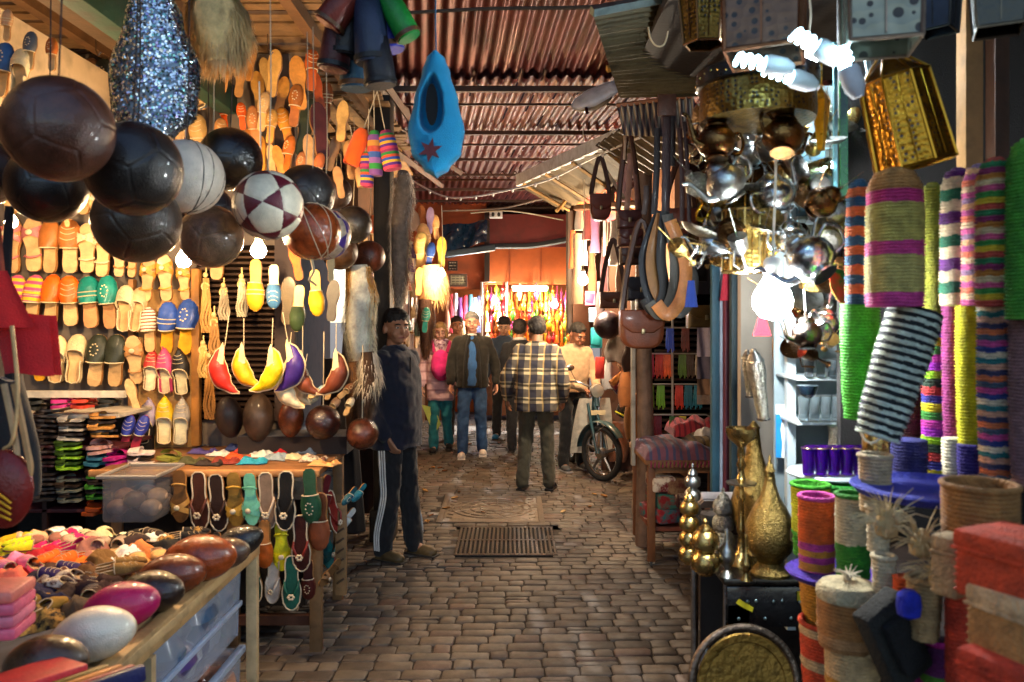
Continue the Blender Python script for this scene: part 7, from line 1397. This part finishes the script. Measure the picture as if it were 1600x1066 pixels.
t = thing('buckle_strap', 'leather strap with a pale metal buckle above the belts', 'strap', P(1042, 175, 4.25)); q = MB(); q.box((0, 0, .06), (.1, .012, .16), b=.004); q.build('strap', leather('#4a2c20'), t); q = MB(); q.box((0, -.012, .13), (.11, .008, .014), b=.003); q.lathe([(.001, 0), (.02, .004), (.02, .012)], 16, X=M4.Translation((-.02, -.01, .31)) @ X9); q.build('buckle', CHROME, t)
t = thing('pull_ring', 'pale cord loop hanging from the corrugated awning', 'cord', P(1030, 75, 3.4)); q = MB(); q.tube(smooth_path([(-.04, 0, .25), (-.045, 0, .08), (-.02, 0, .015), (.02, 0, .015), (.04, 0, .09), (.05, 0, .22)]), .004, n=6); q.build('loop', ROPE, t)
for px, py, c, w_ in [(1080, 480, '#1f3a8a', 'blue'), (1145, 380, '#1a3ab8', 'cobalt blue'), (1135, 470, '#b8283a', 'red'), (1125, 400, '#c83a2a', 'scarlet')]:
    q = MB(); q.grid(lambda a, b: (.03 * math.cos(a * 2 * PI) * (1 - .5 * b), .012 * math.sin(a * 2 * PI), b * .12), 12, 6, cu=True, capu=True); q.build('pouch', cloth(c), loc=P(px, py, 3.6), label='%s cloth pouch hanging near the brass lanterns' % w_, cat='pouch')

# spiral energy lamps glowing under the lanterns, and the crowd of small metalware around them
def spiral_lamp(label, px, py, d, rot, power, L_=.1, col=(.45, .82, 1)):
    t = thing('spiral_lamp', label, 'lamp', P(px, py, d), rot); em = bpy.data.materials.new('lit_tube'); em.use_nodes = True; b = em.node_tree.nodes['Principled BSDF']; b.inputs['Base Color'].default_value = (1, 1, 1, 1); b.inputs['Emission Color'].default_value = (*col, 1); b.inputs['Emission Strength'].default_value = power * LAMP
    q = MB(); q.tube([(.013 * math.cos(k * .5), .013 * math.sin(k * .5), L_ * k / 44) for k in range(44)], .0055, n=6); q.build('tube', em, t); q = MB(); q.lathe([(.02, L_), (.024, L_ + .01), (.022, L_ + .05), (.012, L_ + .07)], 14); q.build('base', mat('#c8ccd0', rough=.4, name='plastic'), t)
spiral_lamp('glowing spiral lamp lying under the brass framed lantern box, left one', 1150, 92, 1.92, (0, 100, 0), 9, .07)
spiral_lamp('glowing spiral lamp in the middle under the lantern boxes', 1196, 108, 1.95, (0, 104, 10), 9, .07)
spiral_lamp('glowing spiral lamp between the two lantern boxes', 1240, 52, 1.8, (0, 120, 0), 9, .06)
spiral_lamp('glowing spiral lamp above the green glass strip', 1312, 72, 1.75, (0, 160, 0), 9, .05)
spiral_lamp('glowing spiral lamp high behind the polished teapots', 1300, 300, 2.72, (0, 0, 0), 34)
r3 = random.Random(77); KN = []
for prof in ([(.001, 0), (.05, .004), (.07, .018), (.072, .022)], [(.02, 0), (.03, .02), (.012, .05), (.03, .08), (.026, .11), (.008, .13), (.01, .15), (.001, .16)], [(.012, 0), (.004, .012), (.004, .04), (.022, .06), (.026, .1)], [(.001, 0), (.04, .01), (.05, .04), (.035, .07), (.015, .085), (.016, .1)]):
    q = MB(); q.lathe(prof, 22); q.tube([(prof[-1][0] + .01, 0, prof[-1][1] * .8), (prof[-1][0] + .035, 0, prof[-1][1] * .5), (prof[-1][0] + .01, 0, prof[-1][1] * .2)], .003, n=5); q.tube([(0, 0, prof[-1][1]), (0, 0, prof[-1][1] + .09)], .0015, n=4); KN.append(q.mesh('metalware', 50))
KW = ['plate', 'flagon', 'goblet', 'jug']; KM = [(SILVER, 'silver'), (CHROME, 'polished steel'), (ENS, 'engraved silver'), (GOLD, 'gold'), (ENG, 'engraved brass'), (BZ, 'bronze')]
PS = [(r3.uniform(1075, 1325), r3.uniform(195, 420)) for _ in range(74)] + [(r3.uniform(1245, 1322), r3.uniform(430, 600)) for _ in range(18)]
PS = sorted((int((y - 190) // 75), x, y) for x, y in PS); tier = [p[0] for p in PS]
for i, (row_, px, py) in enumerate(PS):
    nth = i - tier.index(row_)
    k = r3.randrange(4); m_, mn = KM[r3.choice([0, 1, 2, 2, 0, 3, 4, 5])]; d = r3.uniform(2.45, 2.8)
    o = thing(KW[k], '%s %s in the hanging metalware, %s from the left in its %s tier' % (mn, KW[k], ORD[nth], ['top', 'second', 'third', 'fourth', 'fifth', 'lowest'][min(5, row_)]), KW[k], P(px, py, d), (r3.uniform(-70, 70), r3.uniform(-40, 40), r3.uniform(0, 360)), 'small metalware hanging on the right', scale=r3.uniform(.7, 1.15))
    place('metal_body', KN[k], m_, o)
# ---------------------------------------------------------------- awnings over the right side
def sheet(corners, th, nx, ny, wave=0, amp=.012, along='v', m=0, q=None):
    """corrugated or slatted sheet between four corner points (a b / d c)"""
    a, b, c, d = [V(p) for p in corners]; nrm = (b - a).cross(d - a).normalized(); q = q or MB()
    def f(off):
        def g(u, v): p = a.lerp(b, u).lerp(d.lerp(c, u), v); w = (v if along == 'u' else u) * wave * 2 * PI; return tuple(p + nrm * (amp * math.sin(w) + off))
        return g
    q.grid(f(0), nx, ny, m=m); q.grid(f(th), nx, ny, m=m); return q
cz = [P(925, 18, 3.1), P(1150, -25, 3.3), P(1120, 150, 4.3), P(968, 152, 4.3)]
t = thing('metal_awning', 'dull olive corrugated metal awning at the upper right with a pale front edge', 'awning', cz[3]); o = cz[3]
sheet([p - o for p in cz], .006, 30, 200, 24, .008, 'u').build('sheet', mat('#5a5038', rough=.5, metal=.4, dirt=.5, name='old_sheet'), t)
q = MB(); q.tube([cz[0] - o, cz[1] - o], .022, n=4); q.build('edge_trim', metal_('#8fa0a0', .4), t)
q = MB(); a, b = P(948, 108, 3.9) - o, P(1060, 92, 3.95) - o; q.tube([a, b], .018, n=4); q.build('batten', wood('#c08a3a'), t)
cs = [P(963, 165, 4.7), P(1085, 150, 4.6), P(1090, 215, 4.6), P(975, 212, 4.75)]; o = cs[3]
t = thing('striped_valance', 'corrugated valance with light and dark ribs under the metal awning', 'valance', o); sheet([p - o for p in cs], .005, 120, 6, 12, .016, 'v').build('sheet', mat('#a89a88', rough=.5, metal=.5, name='galvanised', wave=('X', 9, '#5a5058', .45, .4), dirt=.3), t)
q = MB(); q.tube([p - o for p in (cs[0], cs[1])], .014, n=5); q.build('rail', wood('#7a4a2a'), t)
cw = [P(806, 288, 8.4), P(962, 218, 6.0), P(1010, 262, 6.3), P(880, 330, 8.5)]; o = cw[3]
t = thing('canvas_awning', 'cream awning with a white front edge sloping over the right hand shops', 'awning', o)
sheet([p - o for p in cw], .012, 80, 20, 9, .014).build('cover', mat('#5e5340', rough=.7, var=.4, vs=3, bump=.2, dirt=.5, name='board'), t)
q = MB(); v = cw[1] - cw[0]; q.add([tuple(cw[0] - o + V((0, 0, z))) for z in (-.02, .1)] + [tuple(cw[1] - o + V((0, 0, z))) for z in (.08, -.02)] + [tuple(cw[0] - o + V((.03, .02, z))) for z in (-.02, .1)] + [tuple(cw[1] - o + V((.03, .02, z))) for z in (.08, -.02)], [(0, 1, 2, 3), (7, 6, 5, 4), (0, 3, 7, 4), (1, 5, 6, 2), (0, 4, 5, 1), (3, 2, 6, 7)]); q.build('edge', mat('#dfe6ea', rough=.4, dirt=.25, name='paint'), t)
for i in range(4): q = MB(); a = cw[0].lerp(cw[1], .1 + .27 * i) - o; b = cw[3].lerp(cw[2], .1 + .27 * i) - o; q.tube([a + V((0, 0, -.03)), b + V((0, 0, -.03))], .016, n=4); q.build('rib', wood('#a07a44'), t)
ce = [P(930, 228, 6.0), P(1010, 175, 4.9), P(1090, 240, 4.9), P(1010, 275, 5.9)]; o = ce[3]
t = thing('crumpled_awning', 'crumpled brownish awning sheet behind the striped valance', 'awning', o); sheet([p - o for p in ce], .01, 60, 20, 7, .02, 'v').build('sheet', mat('#6a5d4a', rough=.45, metal=.4, dirt=.4, name='old_sheet'), t)
cf = [P(885, 310, 8.0), P(975, 295, 7.4), P(1000, 330, 7.6), P(930, 350, 8.4)]; o = cf[3]
t = thing('orange_awning', 'small orange and pink cloth awning under the cream one', 'awning', o); sheet([p - o for p in cf], .008, 20, 10, 2, .03).build('cloth', cloth('#c8642a', col2='#b83a5a', vs=3), t)
for i, (a, b, c, r_, nm) in enumerate([((870, 330, 8), (895, 300, 8.3), '#8a6a3a', .02, 'short brace under the cream awning'), ((930, 240, 6.5), (975, 310, 6.2), '#b8b0a0', .015, 'pale strut from the cream awning'), ((900, 325, 7.5), (1000, 318, 6.5), '#7a5030', .03, 'brown beam under the orange awning'), ((885, 288, 7.8), (1000, 335, 7.4), '#a8793c', .02, 'tan pole across the right shops'), ((890, 330, 9), (890, 520, 9), '#3a2c28', .04, 'dark upright at the corner of the orange wall'), ((945, 300, 7.4), (945, 400, 7.4), '#c8c0b4', .015, 'thin pale upright in the right shops'), ((980, 160, 5.0), (975, 250, 5.0), '#a08a78', .012, 'thin rod under the valance')]):
    a, b = P(*a), P(*b); q = MB(); q.tube([(0, 0, 0), b - a], r_, n=6); q.build('strut', wood(c), loc=a, label=nm, cat='strut')
# ---------------------------------------------------------------- street lamp
t = thing('street_lamp', 'grey cobra head street lamp jutting out under the corrugated roof', 'street lamp', P(972, 138, 5.6), (48, -22, 0))
q = MB()
def lampf(a, b): w_ = interp([(0, .05), (.2, .1), (.6, .12), (.9, .08), (1, .015)], b); return (-b * .38, w_ * .75 * math.cos(a * 2 * PI), w_ * .42 * math.sin(a * 2 * PI) + .03 * (1 - b) + (0 if math.sin(a * 2 * PI) > 0 else .02))
q.grid(lampf, 24, 18, cu=True, capu=True); q.build('housing', mat('#c4c2c8', rough=.35, metal=.1, dirt=.4, name='paint'), t)
q = MB(); q.ell((-.22, 0, -.02), (.14, .07, .045)); q.build('lens', mat('#c8bfae', rough=.2, trans=.3, bump=0, name='lens'), t)
q = MB(); q.tube([(0, 0, .03), (.15, 0, .04), (.5, 0, .06)], .022, n=8); q.build('arm', metal_('#6a6a70', .5), t)
q = MB(); q.box((-.3, -.085, .0), (.02, .012, .05)); q.build('latch', metal_('#4a2a3a', .5), t)
# ---------------------------------------------------------------- cables and string lights
def cable(label, pts, r_, c, part=None):
    ps = [P(*p) for p in pts]; q = MB(); q.tube(smooth_path([p - ps[-1] for p in ps]), r_, n=6); return q.build('cable', mat(c, rough=.6, name='cable'), loc=ps[-1], label=label, cat='cable')
t = thing('string_lights', 'string of little white clip lights sagging across the alley', 'string lights', P(640, 280, 8)); o = P(640, 280, 8)
pts = [P(*p) - o for p in [(640, 280, 8), (690, 306, 7.8), (735, 308, 7.6), (790, 298, 7.4), (860, 280, 7.0), (930, 245, 6.2), (1000, 215, 5.2)]]; pth = smooth_path(pts); q = MB(); q.tube(pth, .009, n=5); q.build('wire', mat('#d8d4d0', rough=.5, name='cable'), t)
for k in range(1, len(pth), 3): q = MB(); q.lathe([(.004, -.03), (.012, -.02), (.012, 0), (.004, .01)], 8, X=M4.Translation(pth[k])); q.build('lamp_holder', mat('#d8d4d0', rough=.5, name='plastic'), t)
cable('thick black cable bundle sagging across the orange wall', [(700, 400, 12.6), (760, 386, 12.4), (830, 384, 12.2), (890, 374, 12)], .045, '#2c3440')
cable('thin dark cable curving over the dark red upper wall', [(762, 362, 13.2), (820, 356, 13.2), (870, 368, 13.2), (888, 378, 13.2)], .018, '#171418')
cable('grey rope strung above the dark red wall', [(690, 330, 11), (780, 326, 11), (850, 310, 9), (900, 300, 8)], .012, '#7a6a60')
cable('dark horizontal wire high under the corrugated roof', [(640, 20, 5.0), (760, 14, 4.9), (900, 12, 4.6), (960, 8, 4.4)], .012, '#2a2a30')
cable('thin pale wire running back to the far shop', [(735, 333, 12), (800, 330, 12.2), (880, 344, 12.4)], .01, '#b8a890')
# ---------------------------------------------------------------- building at the end of the alley
BD = 13.2
t = thing('end_building', 'terracotta orange building with a dark red upper storey closing the alley', 'building', (0, BD, 0))
def pw(px0, px1, py0, py1, y, th, m, name, par=None, b=0):
    a, c = P(px0, py0, y), P(px1, py1, y); q = MB(); q.box(((a.x + c.x) / 2, y - BD + th / 2, (a.z + c.z) / 2), (c.x - a.x, th, a.z - c.z), b=b); return q.build(name, m, par or t)
ORW = mat('#94441f', rough=.85, var=.3, vs=1.6, bump=.2, bs=12, name='plaster', dirt=.3)
pw(560, 760, 250, 452, BD, .15, ORW, 'left_wall'); pw(757, 895, 384, 444, BD - .25, .3, mat('#a8501c', rough=.8, var=.25, vs=2, bump=.2, bs=14, name='plaster', dirt=.2), 'fascia'); pw(757, 893, 335, 386, BD - .3, .3, mat('#6a2220', rough=.7, var=.2, vs=2, name='boarding', dirt=.3), 'upper_boarding')
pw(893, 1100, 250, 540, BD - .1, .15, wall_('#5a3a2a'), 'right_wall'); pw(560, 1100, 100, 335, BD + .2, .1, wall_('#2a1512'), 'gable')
pw(560, 700, 452, 700, BD, .15, wall_('#7a4a30'), 'lower_left_wall'); pw(750, 757, 440, 700, BD - .1, .12, wood('#4a2a1c'), 'pillar')
pw(700, 900, 440, 700, BD + 1.3, .06, wall_('#a05a2a'), 'shop_back'); pw(757, 765, 330, 440, BD - .42, .08, wood('#2a1612'), 'bracket')
for x in (795, 845): pw(x, x + 1, 386, 443, BD - .262, .01, wood('#7a3010'), 'joint')
wall('end_shop_counter', 'dim counter across the opening of the bright back shop', P(830, 600, BD + .2), (1.6, .5, 1.0), wood('#6a3a1c'), cat='counter')
wall('shop_divider', 'plaster divider right of the bright back shop', P(905, 560, BD - .2), (.3, .4, 2.6), wall_('#6a4028'))
# blue tarpaulin
a = [P(690, 352, 11.8), P(762, 345, 12), P(760, 378, 11.9), P(692, 398, 11.6)]; t = thing('tarpaulin', 'shiny dark blue tarpaulin bundled against the upper wall', 'tarpaulin', a[3]); q = MB(); q.grid(lambda u, v: tuple(a[0].lerp(a[1], u).lerp(a[3].lerp(a[2], u), v) - a[3] + V((0, .07 * math.sin(u * 11 + v * 4) + .05 * NZ.noise(V((u * 6, v * 5, 1))), .02 * math.sin(u * 9)))), 40, 16); q.build('sheet', mat('#16304c', rough=.25, var=.4, vs=2, bump=.3, bs=10, coat=.3, name='tarpaulin'), t)
q = MB(); q.tube([(0, 0, .0), (.4, .1, .06), (.75, .2, .12)], .05, n=8); q.build('rolled_edge', mat('#4a5a6a', rough=.4, name='tarpaulin'), t)
t = thing('camera_box', 'white boxy fixture with dark openings above the upper wall', 'fixture', P(775, 340, 12.4)); q = MB(); q.box((0, 0, .04), (.2, .12, .1), b=.01); q.build('housing', mat('#d8dce4', rough=.4, name='plastic'), t)
for s in (-1, 1): q = MB(); q.ell((s * .045, -.06, .04), (.025, .015, .035)); q.build('opening', mat('#101418', rough=.3, name='plastic'), t)
# framed signs
def sign(label, x0, x1, y0, y1, d, fc, pc, ic, lines):
    a, c = P(x0, y1, d), P(x1, y0, d); w_, h_ = c.x - a.x, c.z - a.z; t = thing('sign', label, 'sign', (a.x + w_ / 2, d, a.z)); q = MB()
    for s in (-1, 1): q.box((s * (w_ / 2 - .012), 0, h_ / 2), (.024, .03, h_)); q.box((0, 0, h_ / 2 + s * (h_ / 2 - .012)), (w_ - .048, .03, .024))
    q.build('frame', wood(fc), t); q = MB(); q.box((0, .005, h_ / 2), (w_ - .046, .012, h_ - .046)); q.build('panel', mat(pc, rough=.5, name='print'), t); q = MB(); r3 = random.Random(x0)
    for k in range(lines):
        z = h_ * (.2 + .62 * k / max(1, lines - 1)); x = -w_ * .36
        while x < w_ * .34: l_ = r3.uniform(.02, .06); q.box((x + l_ / 2, -.003, z), (l_, .004, h_ * .07)); x += l_ + .015
    q.build('writing', mat(ic, rough=.5, name='ink'), t)
sign('small black sign with pale writing on the orange wall', 700, 715, 408, 423, 13.0, '#2a1a14', '#1a1614', '#d8c8b0', 3)
sign('framed notice with dark writing under the black sign', 702, 730, 428, 448, 13.0, '#3a2418', '#8f8468', '#3a3020', 4)
# white display frame and goods of the back shop
t = thing('display_stand', 'white metal display frame in front of the bright back shop', 'frame', P(773, 560, 12.7)); q = MB(); a, c = P(753, 560, 12.7) - P(773, 560, 12.7), P(792, 441, 12.7) - P(773, 560, 12.7)
q.tube([a, (a.x, 0, c.z), (c.x, 0, c.z), (c.x, 0, a.z)], .015, n=6); q.build('tubes', mat('#d8d0c8', rough=.4, name='paint'), t)
GC = ['#d8441c', '#e8a81c', '#c81a2a', '#e0c83a', '#d86a1c', '#8a1a1c', '#d81a6a', '#e8d8a0', '#4a8a2a', '#c8341c', '#b8701c', '#e87a1c', '#f0b82a', '#9a2a6a', '#c8c02a']
GN = ['tomato', 'amber', 'crimson', 'yellow', 'orange', 'dark red', 'magenta', 'cream', 'green', 'red', 'bronze', 'tangerine', 'gold', 'purple', 'lime']
r3 = random.Random(21); PEND = []
for k in range(4):
    q = MB(); q.lathe([(.001, 0), (.012, .01), (.02, .04), (.032, .075), (.012, .11), (.02, .13), (.006, .15), (.004, .2)] if k == 0 else [(.001, 0), (.03, .005), (.045, .04), (.03, .08), (.008, .1), (.004, .17)] if k == 1 else [(.006, 0), (.014, .005), (.018, .11), (.022, .13), (.006, .15), (.003, .2)] if k == 2 else [(.03, 0), (.028, .01), (.02, .09), (.004, .1), (.003, .2)], 12)
    if k == 2:
        for j in range(6): q.tube([(.015 * math.cos(j), .015 * math.sin(j), .01), (.02 * math.cos(j), .02 * math.sin(j), -.08)], .004, n=4)
    PEND.append(q.mesh('pendant', 50))
n_ = 0; rowsn = ['top', 'second', 'third', 'fourth', 'fifth', 'lowest']
for j, py in enumerate((462, 478, 494, 510, 528, 548)):
    for i in range(22):
        px = 762 + i * 6.4 + r3.uniform(-1.5, 1.5); c = r3.randrange(15) if i % 22 < 6 or r3.random() < .7 else r3.choice([0, 1, 3, 4, 11, 12]); d = 12.9 + .35 * ((i * 5 + j * 3) % 4) / 4
        t = thing('hanging_trinket', '%s trinket, %s from the left in the %s row of the back shop' % (GN[c], ORD[i], rowsn[j]), 'trinket', P(px, py + 8, d), group='trinkets hanging in the bright back shop', scale=r3.uniform(1.0, 1.6))
        place('pendant', PEND[(i * 7 + j) % 4], mat(GC[c], rough=.35, metal=.15, coat=.3, bump=.2, name='painted_metal'), t)
for i, (px, y0, y1, c, w_) in enumerate([(705, 460, 520, '#a82a3a', 'dark red'), (712, 458, 500, '#c8b0c0', 'pale lilac'), (719, 465, 515, '#5a2a6a', 'violet'), (727, 462, 500, '#c81a3a', 'bright red'), (735, 460, 510, '#2a5a6a', 'teal'), (742, 465, 515, '#8a9ab0', 'pale blue grey'), (749, 462, 520, '#3a3a5a', 'slate'), (700, 470, 530, '#d8a08a', 'salmon'), (723, 500, 540, '#c8a070', 'tan'), (738, 505, 540, '#c8d0d8', 'silver white')]):
    a, b = P(px, y0, 13.0), P(px, y1, 13.0); q = MB(); w2 = .05; H = a.z - b.z; q.grid(lambda u, v: (w2 * math.cos(u * 2 * PI) * (1.1 - .4 * v), .025 * math.sin(u * 2 * PI) + .01 * math.sin(v * 8), v * H), 12, 8, cu=True, capu=True); q.build('hanging_garment', cloth(c), loc=b, label='%s garment hanging in the left part of the back shop' % w_, cat='garment', group='garments hanging in the back shop')
# lit tubes and bulbs of the back shop
def tube_lamp(label, px, py, d, L_, power, col=(1, .9, .7)):
    t = thing('tube_lamp', label, 'lamp', P(px, py, d)); em = bpy.data.materials.new('lit_tube'); em.use_nodes = True; b = em.node_tree.nodes['Principled BSDF']; b.inputs['Base Color'].default_value = (1, 1, 1, 1); b.inputs['Emission Color'].default_value = (*col, 1); b.inputs['Emission Strength'].default_value = power * LAMP
    q = MB(); q.tube([(-L_ / 2, 0, 0), (L_ / 2, 0, 0)], .022, n=8); q.build('tube', em, t); q = MB(); q.box((0, .03, .04), (L_ * 1.05, .05, .04)); q.build('fitting', mat('#d8d4cc', rough=.4, name='paint'), t)
tube_lamp('bright strip light at the ceiling of the back shop', 828, 452, 12.75, .55, 60)
bulb('warm bulb glowing in the left half of the bright back shop', P(773, 470, 12.75), .05, 34, (1, .85, .6), 0)
bulb('warm bulb glowing at the right of the bright back shop', P(866, 476, 12.75), .055, 42, (1, .85, .6), 0)
bulb('cool bulb among the garments at the left of the back shop', P(748, 490, 12.9), .035, 22, (.9, .95, 1), 0)
# ---------------------------------------------------------------- goods on the left side of the far alley
for i, (px, py, h_, d, c, nm, k) in enumerate([(664, 380, 60, 10.0, '#d8b07a', 'cream hanging slipper', 's'), (672, 345, 40, 10.0, '#8a7aa8', 'lilac', 's'), (658, 395, 70, 9.8, '#d8c07a', 'straw yellow slipper', 's'), (690, 395, 50, 9.9, '#a8a040', 'olive yellow', 's'), (672, 400, 44, 9.7, '#1f3f8a', 'royal blue', 's'), (660, 340, 40, 10.2, '#b87a4a', 'tan', 's'), (681, 355, 40, 10.1, '#e0b078', 'peach', 's'), (655, 440, 44, 9.6, '#c89a5a', 'golden', 's'), (665, 500, 40, 9.0, '#2a8a7a', 'green', 's')]):
    hang_shoe(px, py, h_, d, '%s %shanging in the distance on the left above the tourists' % (nm, '' if 'slipper' in nm else 'slipper '), 'sole' if i % 2 else 'mule', c, inner=c, rot=(0, r3.uniform(-8, 8), 0))
for i in range(46):   # packed wall of goods beyond the pillar
    y_ = 7.55 + (i % 16) * .36 + r3.uniform(-.1, .1); z = [2.5, 1.95, 1.4][i // 16] + r3.uniform(-.2, .2); c = r3.choice(['#c89a5a', '#8a5a2c', '#d8b88a', '#7a3a20', '#4a6a5a', '#b8603a', '#d8c8a0', '#5a3a6a'])
    sm_, um_ = shoe_meshes('mule'); t = thing('slipper', '%s slipper on the far left arcade wall, %s row, %s from the pillar' % (cname(c), ['upper', 'middle', 'lower'][i // 16], ORD[i % 16]), 'slipper', (-1.4, y_, z), (0, 0, 75), 'slippers along the far left arcade wall', scale=1.4)
    place('sole', sm_, [leather('#a4713c'), leather('#d2ab74')], t); place('upper', um_, [leather(c), leather('#e6cfa2')], t)
# ---------------------------------------------------------------- clutter of the right hand shops further back
for i, (px, py, w_, h_, d, c, nm) in enumerate([(905, 330, 14, 60, 8.2, '#8a8478', 'grey'), (918, 345, 16, 60, 8.0, '#7a3a34', 'brick'), (930, 350, 16, 90, 7.6, '#8a5a7a', 'mauve'), (945, 420, 16, 70, 7.6, '#5a2a2a', 'maroon'), (960, 380, 20, 70, 7.0, '#c8c0b4', 'off white'), (925, 420, 14, 70, 7.8, '#a8603a', 'copper'), (902, 420, 18, 110, 8.4, '#8a6a50', 'brown'), (895, 390, 12, 60, 8.6, '#b84a24', 'rust orange'), (955, 300, 14, 60, 7.2, '#5a4a44', 'dark grey'), (968, 440, 14, 60, 6.8, '#9a7a60', 'beige'), (938, 470, 16, 60, 7.4, '#3a2420', 'dark brown'), (975, 270, 16, 90, 6.4, '#c8a0a0', 'dusty pink'), (912, 390, 12, 50, 8.1, '#d8d4d0', 'white')]):
    b = P(px, py + h_ / 2, d); w2, H = S(w_, d) / 2, S(h_, d); q = MB(); q.grid(lambda u, v: (w2 * math.cos(u * 2 * PI) * (1.0 - .35 * v + .12 * math.sin(v * 9 + i)), w2 * .6 * math.sin(u * 2 * PI), v * H), 14, 12, cu=True, capu=True); q.build('hanging_garment', cloth(c, col2=None), loc=b, label='%s garment hanging in the crowded shops on the right' % nm, cat='garment', group='garments hanging in the right hand shops')
for i, (px, py, w_, h_, d, c, c2, nm) in enumerate([(922, 466, 16, 22, 7.8, '#d87a9a', '#c8305a', 'pink edged'), (928, 492, 16, 22, 7.7, '#8ab0c8', '#e0e8f0', 'blue and white'), (932, 528, 18, 32, 7.4, '#1f8a8a', '#2a9a98', 'turquoise'), (937, 575, 14, 34, 7.4, '#c8341c', '#b82a1c', 'red')]):
    t = thing('picture', '%s little picture hanging on the right behind the moped man' % nm, 'picture', P(px, py + h_ / 2, d)); q = MB(); w2, H = S(w_, d), S(h_, d); q.box((0, 0, H / 2), (w2, .012, H), b=.003); q.build('panel', mat(c, rough=.5, name='print'), t); q = MB(); q.box((0, -.008, H / 2), (w2 * .75, .006, H * .7), rot=(0, 12, 0), b=.002); q.build('motif', mat(c2, rough=.5, name='print'), t)
t = thing('leather_ball', 'dark plum ball hanging in the right hand shops above the moped', 'ball', P(950, 508, 7.2)); place('panels', ball_mesh('32'), bleather('#2a1418'), t, scale=.13); q = MB(); q.tube([(0, 0, .13), (0, 0, .8)], .004, n=5); q.build('string', DARKW, t)
for i, (px, py, w_, h_, d, c, nm) in enumerate([(962, 545, 30, 40, 7.6, '#6a5a4c', 'grey brown sack'), (955, 585, 26, 46, 7.8, '#a8a09a', 'pale grey sack'), (985, 560, 24, 40, 7.4, '#3a241c', 'dark brown sack'), (978, 605, 22, 60, 7.6, '#a8622a', 'amber brown panel of hides'), (990, 650, 26, 70, 7.9, '#8a5a2a', 'ochre bale'), (965, 690, 30, 60, 8.8, '#6a3a20', 'dark ochre bale')]):
    b = P(px, py + h_ / 2, d); q = MB(); w2, H = S(w_, d) / 2, S(h_, d); q.grid(lambda u, v: (w2 * math.cos(u * 2 * PI) * (.7 + .5 * math.sin(PI * min(v + .12, 1))), w2 * .8 * math.sin(u * 2 * PI), v * H + .01 * math.sin(u * 20)), 18, 12, cu=True, capu=True); q.build('sack', cloth(c, bump=.6), loc=b, label='%s in the shops on the right behind the moped' % nm, cat='sack')
t = thing('rolled_rugs', 'rolled ochre rugs leaning diagonally behind the moped handlebar', 'rugs', P(955, 600, 7.6))
for k, c in enumerate(['#b8742c', '#8a2a2a', '#4a2a3a']): q = MB(); a = V((.0, 0, 0)); q.tube([a + V((.02 * k, .03 * k, -.04 * k)), a + V((.28 + .02 * k, .1, .22 - .03 * k))], .035, n=12); q.build('roll', cloth(c), t)
q = MB(); q.box((0, 0, 0), (1.2, .06, 2.6)); q.build('shop_screen', wood('#4a2c1c'), loc=(1.6, 8.9, 1.3), label='dark timber screen closing the shops behind the moped', cat='screen')
# litter: dry leaves on the paving
r3 = random.Random(8); LF = MB(); LF.grid(lambda a, b: ((a - .5) * .05 * math.sin(PI * b), (b - .5) * .08, .008 * math.cos(a * 6) + .006), 6, 7); LFM = LF.mesh('leaf', 0)
for i, y_ in enumerate(sorted(r3.uniform(6.5, 11.5) for _ in range(34))):
    x = r3.uniform(-1.0, 1.1); o = place('dry_leaf', LFM, mat(r3.choice(['#b8884a', '#9a6a34', '#c8a878', '#7a4a24']), rough=.8, name='leaf'), None, (x, y_, .008), (r3.uniform(-20, 20), 0, r3.uniform(0, 360)), r3.uniform(.5, 1.1)); tag(o, 'dry leaf lying on the paving %s, %s from the camera' % ('left of the manhole line' if x < -.2 else 'in the middle of the alley' if x < .4 else 'toward the right hand shops', ORD[i]), 'leaf', 'dry leaves on the paving')
